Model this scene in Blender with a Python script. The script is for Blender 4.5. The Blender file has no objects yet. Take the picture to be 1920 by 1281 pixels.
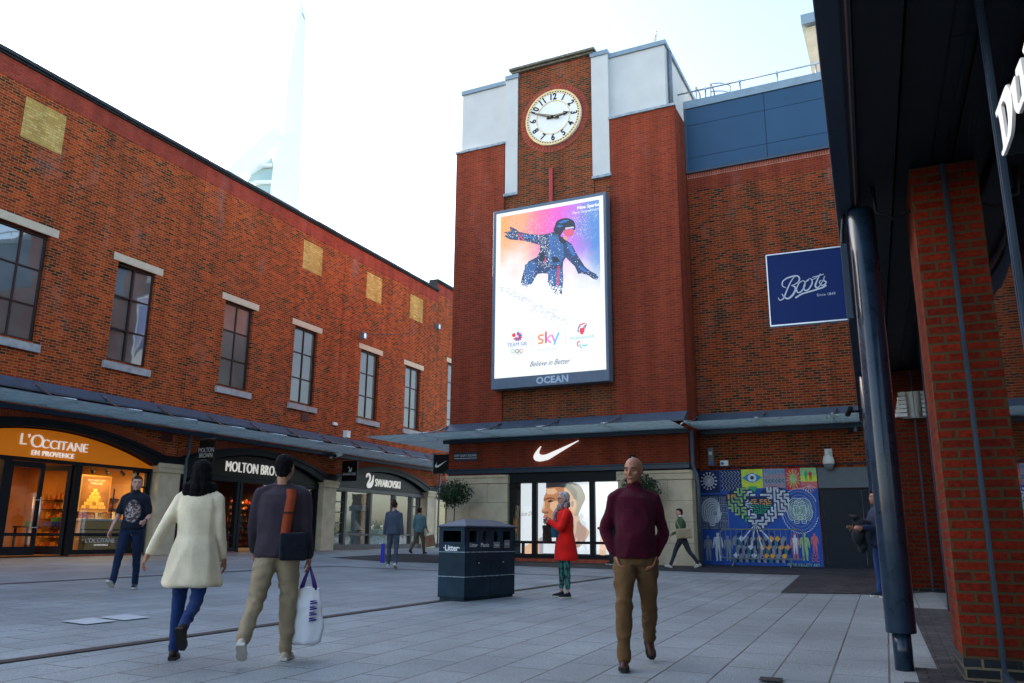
import bpy, bmesh, math, random
from mathutils import Vector, Matrix, noise
from mathutils.geometry import tessellate_polygon
C = bpy.context.scene.collection
SC = bpy.context.scene
R = math.radians
random.seed(7)

# ---------------------------------------------------------------- camera, sky, sun, exposure
PT, RL = 0.233671, 0.0084346
cam_d = bpy.data.cameras.new('camera'); cam_d.sensor_width = 36; cam_d.lens = 28.64
cam_d.clip_start = 0.05; cam_d.clip_end = 3000
cam = bpy.data.objects.new('camera', cam_d); C.objects.link(cam)
_fw = Vector((0, math.cos(PT), math.sin(PT))); _r = Vector((1, 0, 0)); _u = _r.cross(_fw)
_R = _r*math.cos(RL) + _u*math.sin(RL); _U = _u*math.cos(RL) - _r*math.sin(RL)
cam.matrix_world = Matrix((( _R.x, _U.x, -_fw.x, 0), (_R.y, _U.y, -_fw.y, 0), (_R.z, _U.z, -_fw.z, 0), (0, 0, 0, 1)))
SC.camera = cam
SUN_AZ, SUN_EL = R(-58), R(24)      # azimuth from +Y towards +X
W = bpy.data.worlds.new('World'); SC.world = W; W.use_nodes = True
nt = W.node_tree; bg = nt.nodes['Background']
sky = nt.nodes.new('ShaderNodeTexSky'); sky.sky_type = 'NISHITA'; sky.sun_disc = False
sky.sun_elevation = SUN_EL; sky.sun_rotation = SUN_AZ; sky.air_density = 1.0; sky.dust_density = 2.2; sky.ozone_density = .85
nt.links.new(sky.outputs[0], bg.inputs[0]); bg.inputs[1].default_value = 0.15
sd = bpy.data.lights.new('sun', 'SUN'); sd.energy = 4.5; sd.angle = R(0.5); sd.color = (1, .93, .82)
sun = bpy.data.objects.new('sun', sd); C.objects.link(sun)
_sv = Vector((math.sin(SUN_AZ)*math.cos(SUN_EL), math.cos(SUN_AZ)*math.cos(SUN_EL), math.sin(SUN_EL)))
sun.rotation_euler = _sv.to_track_quat('Z', 'Y').to_euler()
SC.view_settings.view_transform = 'Standard'; SC.view_settings.look = 'None'
SC.view_settings.exposure = 2.14; SC.view_settings.gamma = 1.0
SC.cycles.max_bounces = 7; SC.cycles.diffuse_bounces = 4; SC.cycles.glossy_bounces = 4
SC.cycles.transmission_bounces = 5; SC.cycles.transparent_max_bounces = 10
SC.cycles.caustics_reflective = False; SC.cycles.caustics_refractive = False
SC.cycles.sample_clamp_indirect = 6.0

# ---------------------------------------------------------------- frames of the street grid
def frame(x, y, o):
    """local x, y (y into the wall), origin o"""
    return Matrix(((x[0], y[0], 0, o[0]), (x[1], y[1], 0, o[1]), (0, 0, 1, 0), (0, 0, 0, 1)))
A = (0.40939, 0.91236); NL = (0.91236, -0.40939)
BD = (0.89809, -0.43982); NT = (-0.43982, -0.89809)
AR = (0.39714, 0.91775); NR = (0.91775, -0.39714)
FL = frame(A, (-NL[0], -NL[1]), (NL[0]*-19.97, NL[1]*-19.97))
FT = frame(BD, (-NT[0], -NT[1]), (NT[0]*-23.65, NT[1]*-23.65))
FR = frame((-AR[0], -AR[1]), NR, (0, 0))
GC = [-1.112597, 0.001348, 0.01541, 0.000763, -0.000239, -9.9e-05]
def gz(x, y):
    x = min(max(x, -15), 10); y = min(max(y, 2), 42)
    return GC[0] + GC[1]*x + GC[2]*y + GC[3]*x*x + GC[4]*x*y + GC[5]*y*y

# ---------------------------------------------------------------- node helpers / materials
def newmat(name):
    m = bpy.data.materials.new(name); m.use_nodes = True
    return m, m.node_tree.nodes, m.node_tree.links, m.node_tree.nodes['Principled BSDF']
def mat(name, col, rough=.6, metal=0., spec=.5, var=.12, scale=6., bump=0., bscale=60., emit=0., alpha=None, coat=0.):
    m, N, L, P = newmat(name)
    P.inputs['Roughness'].default_value = rough; P.inputs['Metallic'].default_value = metal
    P.inputs['Specular IOR Level'].default_value = spec*(.35 if max(col) < .06 and not metal else .6); P.inputs['Coat Weight'].default_value = coat
    c = (*col, 1)
    tc = N.new('ShaderNodeTexCoord')
    if var > 0:
        n = N.new('ShaderNodeTexNoise'); n.inputs['Scale'].default_value = scale; n.inputs['Detail'].default_value = 5
        L.new(tc.outputs['Object'], n.inputs['Vector'])
        mr = N.new('ShaderNodeMapRange'); mr.inputs[1].default_value = .3; mr.inputs[2].default_value = .7
        mr.inputs[3].default_value = 1-var; mr.inputs[4].default_value = 1+var
        L.new(n.outputs[0], mr.inputs[0])
        v = N.new('ShaderNodeVectorMath'); v.operation = 'SCALE'; v.inputs[0].default_value = col
        L.new(mr.outputs[0], v.inputs['Scale']); L.new(v.outputs[0], P.inputs['Base Color'])
        mr2 = N.new('ShaderNodeMapRange'); mr2.inputs[1].default_value = .3; mr2.inputs[2].default_value = .7
        mr2.inputs[3].default_value = max(rough-min(var, .2)*.3, .02); mr2.inputs[4].default_value = min(rough+min(var, .2)*.3, 1)
        L.new(n.outputs[0], mr2.inputs[0]); L.new(mr2.outputs[0], P.inputs['Roughness'])
    else:
        P.inputs['Base Color'].default_value = c
    if bump > 0:
        n2 = N.new('ShaderNodeTexNoise'); n2.inputs['Scale'].default_value = bscale; n2.inputs['Detail'].default_value = 6
        L.new(tc.outputs['Object'], n2.inputs['Vector'])
        b = N.new('ShaderNodeBump'); b.inputs['Strength'].default_value = bump; b.inputs['Distance'].default_value = .02
        L.new(n2.outputs[0], b.inputs['Height']); L.new(b.outputs[0], P.inputs['Normal'])
    if emit:
        P.inputs['Emission Color'].default_value = c; P.inputs['Emission Strength'].default_value = emit
    return m
def emat(name, col, s=1.):
    m, N, L, P = newmat(name)
    P.inputs['Base Color'].default_value = (0.02, 0.02, 0.02, 1); P.inputs['Roughness'].default_value = .4
    P.inputs['Emission Color'].default_value = (*col, 1); P.inputs['Emission Strength'].default_value = s
    return m
def glassmat(name, tint=(.9, .95, .95), refl=.12, rough=.02):
    """thin window glass: transparent + fresnel mirror (no ray-type tricks)"""
    m = bpy.data.materials.new(name); m.use_nodes = True; N = m.node_tree.nodes; L = m.node_tree.links
    N.remove(N['Principled BSDF']); o = N['Material Output']
    t = N.new('ShaderNodeBsdfTransparent'); t.inputs[0].default_value = (*tint, 1)
    g = N.new('ShaderNodeBsdfGlossy'); g.inputs['Roughness'].default_value = rough; g.inputs[0].default_value = (.95, .97, 1, 1)
    lw = N.new('ShaderNodeLayerWeight'); lw.inputs[0].default_value = .35
    mr = N.new('ShaderNodeMapRange'); mr.inputs[3].default_value = refl; mr.inputs[4].default_value = .95
    L.new(lw.outputs['Fresnel'], mr.inputs[0])
    mx = N.new('ShaderNodeMixShader'); L.new(mr.outputs[0], mx.inputs[0]); L.new(t.outputs[0], mx.inputs[1]); L.new(g.outputs[0], mx.inputs[2])
    tc = N.new('ShaderNodeTexCoord'); n = N.new('ShaderNodeTexNoise'); n.inputs['Scale'].default_value = 1.3
    L.new(tc.outputs['Object'], n.inputs[0]); b = N.new('ShaderNodeBump'); b.inputs['Strength'].default_value = .04; b.inputs['Distance'].default_value = .05
    L.new(n.outputs[0], b.inputs['Height']); L.new(b.outputs[0], g.inputs['Normal'])
    L.new(mx.outputs[0], o.inputs[0])
    return m
def brickmat(name, ramp, mortar, bw=.225, bh=.075, ms=.011, stain=.0, topz=None, rough=.85, dirt=.25, soldier=False, offset=.5, moss=False, squash=1.):
    m, N, L, P = newmat(name)
    tc = N.new('ShaderNodeTexCoord'); sp = N.new('ShaderNodeSeparateXYZ'); L.new(tc.outputs['Object'], sp.inputs[0])
    ad = N.new('ShaderNodeMath'); ad.operation = 'ADD'; L.new(sp.outputs[0], ad.inputs[0]); L.new(sp.outputs[1], ad.inputs[1])
    cb = N.new('ShaderNodeCombineXYZ')
    L.new(ad.outputs[0], cb.inputs[0 if not soldier else 1]); L.new(sp.outputs[2], cb.inputs[1 if not soldier else 0])
    # slight wobble so courses are not ruler straight
    nz = N.new('ShaderNodeTexNoise'); nz.inputs['Scale'].default_value = 9; L.new(tc.outputs['Object'], nz.inputs[0])
    sc = N.new('ShaderNodeVectorMath'); sc.operation = 'MULTIPLY_ADD'; sc.inputs[1].default_value = (.008, .008, 0); L.new(nz.outputs['Color'], sc.inputs[0]); L.new(cb.outputs[0], sc.inputs[2])
    b = N.new('ShaderNodeTexBrick'); b.inputs['Scale'].default_value = 1; b.offset = offset
    b.inputs['Brick Width'].default_value = bw; b.inputs['Row Height'].default_value = bh
    b.inputs['Mortar Size'].default_value = ms; b.inputs['Mortar Smooth'].default_value = .25
    b.inputs['Color1'].default_value = (0, 0, 0, 1); b.inputs['Color2'].default_value = (1, 1, 1, 1); b.inputs['Mortar'].default_value = (.5, .5, .5, 1)
    L.new(sc.outputs[0], b.inputs['Vector'])
    # patchiness drives the kind of brick
    big = N.new('ShaderNodeTexNoise'); big.inputs['Scale'].default_value = .9; big.inputs['Detail'].default_value = 4; L.new(tc.outputs['Object'], big.inputs[0])
    mr = N.new('ShaderNodeMapRange'); mr.inputs[1].default_value = .25; mr.inputs[2].default_value = .75; mr.inputs[3].default_value = -.24; mr.inputs[4].default_value = .2
    L.new(big.outputs[0], mr.inputs[0]); a2 = N.new('ShaderNodeMath'); a2.operation = 'ADD'; L.new(b.outputs['Color'], a2.inputs[0]); L.new(mr.outputs[0], a2.inputs[1])
    cr = N.new('ShaderNodeValToRGB'); L.new(a2.outputs[0], cr.inputs[0])
    els = cr.color_ramp.elements
    while len(els) < len(ramp): els.new(.5)
    for e, (p, c) in zip(els, ramp): e.position = p; e.color = (*c, 1)
    # in-brick mottling
    fine = N.new('ShaderNodeTexNoise'); fine.inputs['Scale'].default_value = 26; fine.inputs['Detail'].default_value = 4; L.new(tc.outputs['Object'], fine.inputs[0])
    fm = N.new('ShaderNodeMapRange'); fm.inputs[1].default_value = .3; fm.inputs[2].default_value = .7; fm.inputs[3].default_value = 1-dirt; fm.inputs[4].default_value = 1+dirt
    L.new(fine.outputs[0], fm.inputs[0]); vs = N.new('ShaderNodeVectorMath'); vs.operation = 'SCALE'; L.new(cr.outputs[0], vs.inputs[0]); L.new(fm.outputs[0], vs.inputs['Scale'])
    mx = N.new('ShaderNodeMix'); mx.data_type = 'RGBA'; L.new(b.outputs['Fac'], mx.inputs[0]); L.new(vs.outputs[0], mx.inputs[6]); mx.inputs[7].default_value = (*mortar, 1)
    out = mx.outputs[2]
    # broad tonal drift and rain streaks
    sm = N.new('ShaderNodeMapping'); sm.inputs['Scale'].default_value = (2.6, 2.6, .22); L.new(tc.outputs['Object'], sm.inputs[0])
    sn = N.new('ShaderNodeTexNoise'); sn.inputs['Scale'].default_value = 1; sn.inputs['Detail'].default_value = 6; L.new(sm.outputs[0], sn.inputs[0])
    sr = N.new('ShaderNodeMapRange'); sr.inputs[1].default_value = .3; sr.inputs[2].default_value = .7; sr.inputs[3].default_value = .76; sr.inputs[4].default_value = 1.16; L.new(sn.outputs[0], sr.inputs[0])
    s9 = N.new('ShaderNodeVectorMath'); s9.operation = 'SCALE'; L.new(out, s9.inputs[0]); L.new(sr.outputs[0], s9.inputs['Scale']); out = s9.outputs[0]
    if stain > 0:     # pale salt blooms and dark soot, streaked downwards, mostly near the top
        mp = N.new('ShaderNodeMapping'); mp.inputs['Scale'].default_value = (.9, .9, .35); L.new(tc.outputs['Object'], mp.inputs[0])
        s1 = N.new('ShaderNodeTexNoise'); s1.inputs['Scale'].default_value = 1.1; s1.inputs['Detail'].default_value = 9; s1.inputs['Roughness'].default_value = .65; L.new(mp.outputs[0], s1.inputs[0])
        zr = N.new('ShaderNodeMapRange'); zr.inputs[1].default_value = topz-5; zr.inputs[2].default_value = topz; zr.inputs[3].default_value = .34; zr.inputs[4].default_value = 1
        L.new(sp.outputs[2], zr.inputs[0])
        for lo, hi, col, k in ((.56, .72, (.30, .22, .20), .55*stain), (.28, .44, (.035, .022, .016), .75*stain)):
            r1 = N.new('ShaderNodeMapRange'); r1.inputs[1].default_value = lo; r1.inputs[2].default_value = hi
            if lo < .5: r1.inputs[3].default_value = 1; r1.inputs[4].default_value = 0
            L.new(s1.outputs[0], r1.inputs[0])
            mu = N.new('ShaderNodeMath'); mu.operation = 'MULTIPLY'; L.new(r1.outputs[0], mu.inputs[0]); L.new(zr.outputs[0], mu.inputs[1])
            m2 = N.new('ShaderNodeMath'); m2.operation = 'MULTIPLY'; m2.inputs[1].default_value = k; L.new(mu.outputs[0], m2.inputs[0])
            x = N.new('ShaderNodeMix'); x.data_type = 'RGBA'; L.new(m2.outputs[0], x.inputs[0]); L.new(out, x.inputs[6]); x.inputs[7].default_value = (*col, 1); out = x.outputs[2]
    L.new(out, P.inputs['Base Color']); P.inputs['Roughness'].default_value = rough; P.inputs['Specular IOR Level'].default_value = .12
    bp = N.new('ShaderNodeBump'); bp.inputs['Strength'].default_value = .6; bp.inputs['Distance'].default_value = .012; bp.invert = True
    L.new(b.outputs['Fac'], bp.inputs['Height']); L.new(bp.outputs[0], P.inputs['Normal'])
    return m

# ---------------------------------------------------------------- mesh helpers
class MB:
    def __init__(s): s.v = []; s.f = []; s.mi = []; s.sm = []
    def add(s, vs, fs, mi=0, smooth=False):
        o = len(s.v); s.v += [tuple(v) for v in vs]
        for f in fs: s.f.append([i+o for i in f]); s.mi.append(mi); s.sm.append(smooth)
        return s
    def box(s, x0, x1, y0, y1, z0, z1, mi=0):
        x0, x1 = min(x0, x1), max(x0, x1); y0, y1 = min(y0, y1), max(y0, y1); z0, z1 = min(z0, z1), max(z0, z1)
        v = [(x0,y0,z0),(x1,y0,z0),(x1,y1,z0),(x0,y1,z0),(x0,y0,z1),(x1,y0,z1),(x1,y1,z1),(x0,y1,z1)]
        return s.add(v, [(0,3,2,1),(4,5,6,7),(0,1,5,4),(1,2,6,5),(2,3,7,6),(3,0,4,7)], mi)
    def prism(s, outer, y0, y1, holes=(), mi=0, plane='xz'):
        """polygon in x,z extruded over y (or x,y over z)"""
        loops = [list(outer)] + [list(h) for h in holes]
        flat = [p for l in loops for p in l]
        tris = tessellate_polygon([[Vector((p[0], p[1], 0)) for p in l] for l in loops])
        def P(p, d): return (p[0], d, p[1]) if plane == 'xz' else (p[0], p[1], d)
        v = [P(p, y0) for p in flat] + [P(p, y1) for p in flat]; n = len(flat); f = []
        for t in tris:
            a, b, c = [flat[i] for i in t]
            cr = (b[0]-a[0])*(c[1]-a[1]) - (b[1]-a[1])*(c[0]-a[0])
            t = tuple(t) if cr > 0 else tuple(reversed(t))
            if plane == 'xy': t = tuple(reversed(t))
            f.append(t); f.append(tuple(i+n for i in reversed(t)))
        o = 0
        for k, l in enumerate(loops):
            ar = sum(l[i][0]*l[(i+1) % len(l)][1] - l[(i+1) % len(l)][0]*l[i][1] for i in range(len(l)))
            m = len(l)
            for i in range(m):
                a, b = o+i, o+(i+1) % m
                q = (a, a+n, b+n, b) if (ar > 0) == (k == 0) else (b, b+n, a+n, a)
                if plane == 'xy': q = tuple(reversed(q))
                f.append(q)
            o += m
        return s.add(v, f, mi)
    def flat(s, outer, y, holes=(), mi=0):
        """one-sided sheet facing -y (a painted or printed mark)"""
        loops = [list(outer)] + [list(h) for h in holes]; flat = [p for l in loops for p in l]
        f = []
        for t in tessellate_polygon([[Vector((p[0], p[1], 0)) for p in l] for l in loops]):
            a, b, c = [flat[i] for i in t]
            cr = (b[0]-a[0])*(c[1]-a[1]) - (b[1]-a[1])*(c[0]-a[0])
            f.append(tuple(t) if cr > 0 else tuple(reversed(t)))
        return s.add([(p[0], y, p[1]) for p in flat], f, mi)
    def tube(s, pts, r, n=10, mi=0, caps=True, smooth=True, flat=1.0):
        pts = [Vector(p) for p in pts]; rr = r if isinstance(r, (list, tuple)) else [r]*len(pts)
        rings = []; up = None; v = []
        for i, p in enumerate(pts):
            d = (pts[min(i+1, len(pts)-1)] - pts[max(i-1, 0)]).normalized()
            if up is None: up = Vector((0, 0, 1)) if abs(d.z) < .9 else Vector((1, 0, 0))
            x = d.cross(up).normalized(); y = x.cross(d).normalized(); up = y
            for k in range(n):
                a = 2*math.pi*k/n; v.append(p + (x*math.cos(a) + y*math.sin(a)*flat)*rr[i])
        f = [(i*n+k, i*n+(k+1) % n, (i+1)*n+(k+1) % n, (i+1)*n+k) for i in range(len(pts)-1) for k in range(n)]
        if caps: f += [tuple(reversed(range(n))), tuple(range((len(pts)-1)*n, len(pts)*n))]
        return s.add(v, f, mi, smooth)
    def rings(s, rg, n=16, mi=0, smooth=True):
        """stack of ellipses: (cx,cy,cz,rx,ry[,rot])"""
        v = []
        for q in rg:
            cx, cy, cz, rx, ry = q[:5]; ro = q[5] if len(q) > 5 else 0
            for k in range(n):
                a = 2*math.pi*k/n; x, y = rx*math.cos(a), ry*math.sin(a)
                v.append((cx + x*math.cos(ro) - y*math.sin(ro), cy + x*math.sin(ro) + y*math.cos(ro), cz))
        m = len(rg)
        f = [(i*n+k, i*n+(k+1) % n, (i+1)*n+(k+1) % n, (i+1)*n+k) for i in range(m-1) for k in range(n)]
        f += [tuple(reversed(range(n))), tuple(range((m-1)*n, m*n))]
        return s.add(v, f, mi, smooth)
    def ell(s, c, r, rot=None, n=14, m=9, mi=0):
        c = Vector(c); v = []; f = []
        for i in range(m+1):
            t = math.pi*i/m
            for k in range(n):
                a = 2*math.pi*k/n; p = Vector((r[0]*math.sin(t)*math.cos(a), r[1]*math.sin(t)*math.sin(a), -r[2]*math.cos(t)))
                if rot is not None: p = rot @ p
                v.append(c+p)
        for i in range(m):
            for k in range(n): f.append((i*n+k, i*n+(k+1) % n, (i+1)*n+(k+1) % n, (i+1)*n+k))
        return s.add(v, f, mi, True)
    def grid(s, fn, nu, nv, mi=0, smooth=True):
        v = [fn(i/nu, j/nv) for j in range(nv+1) for i in range(nu+1)]
        f = [(j*(nu+1)+i, j*(nu+1)+i+1, (j+1)*(nu+1)+i+1, (j+1)*(nu+1)+i) for j in range(nv) for i in range(nu)]
        return s.add(v, f, mi, smooth)
    def xf(s, M):
        s.v = [tuple(M @ Vector(v)) for v in s.v]; return s
    def mesh(s, name, mats):
        me = bpy.data.meshes.new(name); me.from_pydata(s.v, [], s.f)
        for m in (mats if isinstance(mats, (list, tuple)) else [mats]): me.materials.append(m)
        me.polygons.foreach_set('material_index', s.mi); me.polygons.foreach_set('use_smooth', s.sm); me.update()
        return me
    def build(s, name, mats, parent=None, bevel=0.):
        o = bpy.data.objects.new(name, s.mesh(name, mats)); C.objects.link(o)
        if parent is not None: o.parent = parent
        if bevel:
            b = o.modifiers.new('bevel', 'BEVEL'); b.width = bevel; b.segments = 2; b.limit_method = 'ANGLE'; b.angle_limit = R(35)
        return o
GROUPS = {'gift_box': 'gift boxes displayed in the orange shop', 'shelf_unit': 'shelf racks inside the shops', 'hanging_sign': 'signs hanging from the buildings', 'steel_column': 'steel columns of the arcade', 'wall_light': 'box lamps on the shop wall', 'socket_box': 'electrical boxes above the mural', 'spotlight': 'spotlights in the shop window', 'bay_tree': 'bay trees flanking the poster window', 'display_counter': 'counters inside the shops', 'security_camera': 'security cameras on the facades'}
def thing(name, label, cat, M=None, group=None):
    o = bpy.data.objects.new(name, None); C.objects.link(o); o.empty_display_size = .2
    if M is not None: o.matrix_world = M
    o['label'] = label; o['category'] = cat
    group = group or GROUPS.get(name)
    if group: o['group'] = group
    return o
def T(x, y, z): return Matrix.Translation((x, y, z))
def RZ(a): return Matrix.Rotation(a, 4, 'Z')
def lab(o, label): o['label'] = label; return o
def struct(o): o['kind'] = 'structure'; return o
def text(body, size, M, m, parent, name='lettering', ext=.01, sx=1., shear=0., align='CENTER', off=0., spacing=1.):
    """letters standing in the local xz plane, facing -y"""
    cu = bpy.data.curves.new(name, 'FONT'); cu.body = body; cu.size = size; cu.extrude = ext; cu.shear = shear
    cu.align_x = align; cu.align_y = 'CENTER'; cu.offset = off; cu.space_character = spacing; cu.resolution_u = 3
    t = bpy.data.objects.new(name, cu); C.objects.link(t)
    dg = bpy.context.evaluated_depsgraph_get(); me = bpy.data.meshes.new_from_object(t.evaluated_get(dg))
    bpy.data.objects.remove(t); bpy.data.curves.remove(cu)
    me.transform(Matrix.Diagonal((sx, 1, 1, 1))); me.transform(Matrix.Rotation(R(90), 4, 'X')); me.transform(M)
    me.materials.clear(); me.materials.append(m); me.name = name
    o = bpy.data.objects.new(name, me); C.objects.link(o); o.parent = parent
    return o
def copy_tree(o, parent=None):
    c = o.copy(); C.objects.link(c); c.parent = parent
    for ch in list(o.children): copy_tree(ch, c)
    return c
def stroke(pts, w, closed=False):
    """outline polygon of a polyline with round-ish joins; w number or list of half widths"""
    n = len(pts); ws = w if isinstance(w, (list, tuple)) else [w]*n; Lf = []; Rt = []
    for i in range(n):
        a = pts[max(i-1, 0)]; b = pts[min(i+1, n-1)]; dx, dy = b[0]-a[0], b[1]-a[1]; l = math.hypot(dx, dy) or 1
        nx, ny = -dy/l*ws[i], dx/l*ws[i]
        Lf.append((pts[i][0]+nx, pts[i][1]+ny)); Rt.append((pts[i][0]-nx, pts[i][1]-ny))
    return Lf, Rt
def addstroke(mb, pts, w, y, mi=0):
    Lf, Rt = stroke(pts, w); n = len(pts)
    mb.add([(p[0], y, p[1]) for p in Lf] + [(p[0], y, p[1]) for p in Rt], [(i, i+n, i+n+1, i+1) for i in range(n-1)], mi)
def spline(pts, k=8):
    out = []; n = len(pts)
    for i in range(n-1):
        p0 = pts[max(i-1, 0)]; p1 = pts[i]; p2 = pts[i+1]; p3 = pts[min(i+2, n-1)]
        for j in range(k):
            t = j/k; t2 = t*t; t3 = t2*t
            out.append(tuple(.5*(2*p1[d] + (p2[d]-p0[d])*t + (2*p0[d]-5*p1[d]+4*p2[d]-p3[d])*t2 + (3*p1[d]-p0[d]-3*p2[d]+p3[d])*t3) for d in range(len(p1))))
    out.append(tuple(pts[-1])); return out
def circ(cx, cz, r, n=32, rz=None, a0=0, a1=2*math.pi):
    rz = rz or r
    return [(cx + r*math.cos(a0+(a1-a0)*i/n), cz + rz*math.sin(a0+(a1-a0)*i/n)) for i in range(n if a1-a0 > 6.28 else n+1)]

# ---------------------------------------------------------------- materials of the place
RED = [(.0, (.050, .016, .010)), (.03, (.115, .020, .009)), (.18, (.18, .023, .008)), (.42, (.27, .027, .007)), (.64, (.37, .037, .007)), (.88, (.50, .064, .010)), (1., (.24, .032, .009))]
M_brick = brickmat('warm_multi_brick', RED, (.36, .165, .060), stain=1., topz=12.4)
M_brick_in = brickmat('dark_multi_brick', [(0, (.040, .018, .012)), (.10, (.09, .020, .009)), (.42, (.20, .023, .007)), (.7, (.35, .036, .007)), (1., (.17, .026, .009))], (.24, .13, .058), stain=.7, topz=12.)
M_brick_clock = brickmat('weathered_brick', [(0, (.050, .028, .022)), (.16, (.10, .028, .014)), (.5, (.20, .030, .011)), (.75, (.29, .040, .012)), (1., (.15, .032, .014))], (.22, .13, .06), stain=.9, topz=16.6)
M_brick_red = brickmat('smooth_red_brick', [(0, (.20, .027, .013)), (.4, (.25, .033, .014)), (.8, (.29, .040, .016)), (1., (.22, .032, .017))], (.21, .085, .045), ms=.009, stain=.35, topz=13.5, dirt=.12)
M_band = brickmat('pink_red_brick', [(0, (.28, .046, .026)), (.5, (.37, .058, .031)), (1., (.32, .060, .038))], (.16, .045, .03), ms=.006, stain=.6, topz=12.5, dirt=.12)
M_yellow = brickmat('buff_brick', [(0, (.46, .27, .07)), (.5, (.56, .35, .10)), (1., (.64, .44, .15))], (.38, .22, .06), ms=.007, dirt=.18)
M_pier = brickmat('orange_red_brick', [(0, (.12, .011, .005)), (.5, (.19, .017, .006)), (1., (.11, .013, .006))], (.072, .046, .022), ms=.012, dirt=.3)
M_bluebrick = brickmat('blue_engineering_brick', [(0, (.012, .014, .02)), (1., (.02, .024, .034))], (.14, .12, .08), ms=.010, rough=.4)
M_arch = mat('arch_brick', (.30, .045, .013), .85, var=.45, scale=14, bump=.3)
M_mortar = mat('arch_mortar', (.34, .25, .15), .9)
M_stone = mat('buff_stone', (.60, .49, .33), .8, var=.14, scale=3, bump=.15, bscale=30)
M_sill = mat('grey_stone', (.36, .35, .34), .85, var=.22, scale=5, bump=.2, bscale=30)
M_lintel = mat('cream_lintel', (.60, .49, .34), .8, var=.08, scale=5, bump=.1)
M_render = mat('pale_render', (.55, .56, .54), .85, var=.06, scale=1.4, bump=.12, bscale=50)
M_navy = mat('navy_steel', (.020, .038, .065), .38, var=.2, scale=3, bump=.03)
M_navyband = mat('blue_grey_steel', (.060, .085, .115), .45, var=.14, scale=4)
M_clad = mat('navy_cladding', (.020, .068, .135), .42, var=.07, scale=1.2)
M_lead = mat('lead_flashing', (.30, .36, .40), .5, var=.25, scale=7, bump=.2)
M_capgrey = mat('grey_capping', (.22, .30, .36), .45, var=.1)
M_coping = mat('dark_coping', (.030, .036, .040), .7, var=.5, scale=9, bump=.3)
M_stonecop = mat('mossy_coping', (.16, .15, .11), .9, var=.45, scale=9, bump=.4)
M_black = mat('black_paint', (.007, .009, .012), .5, var=.3, scale=8)
M_dark = mat('dark_void', (.004, .004, .005), .9, var=0)
M_brown = mat('brown_frame', (.045, .022, .018), .45, var=.2)
M_white = mat('white_letter', (.82, .82, .80), .5, var=.03)
M_steel = mat('brushed_steel', (.55, .56, .58), .28, metal=.9, var=.1)
M_grey = mat('grey_metal', (.18, .20, .22), .5, var=.15)
M_pane = None
M_glass = glassmat('shop_glass')
M_glassdk = glassmat('dark_glass', (.45, .5, .5), .42)
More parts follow.
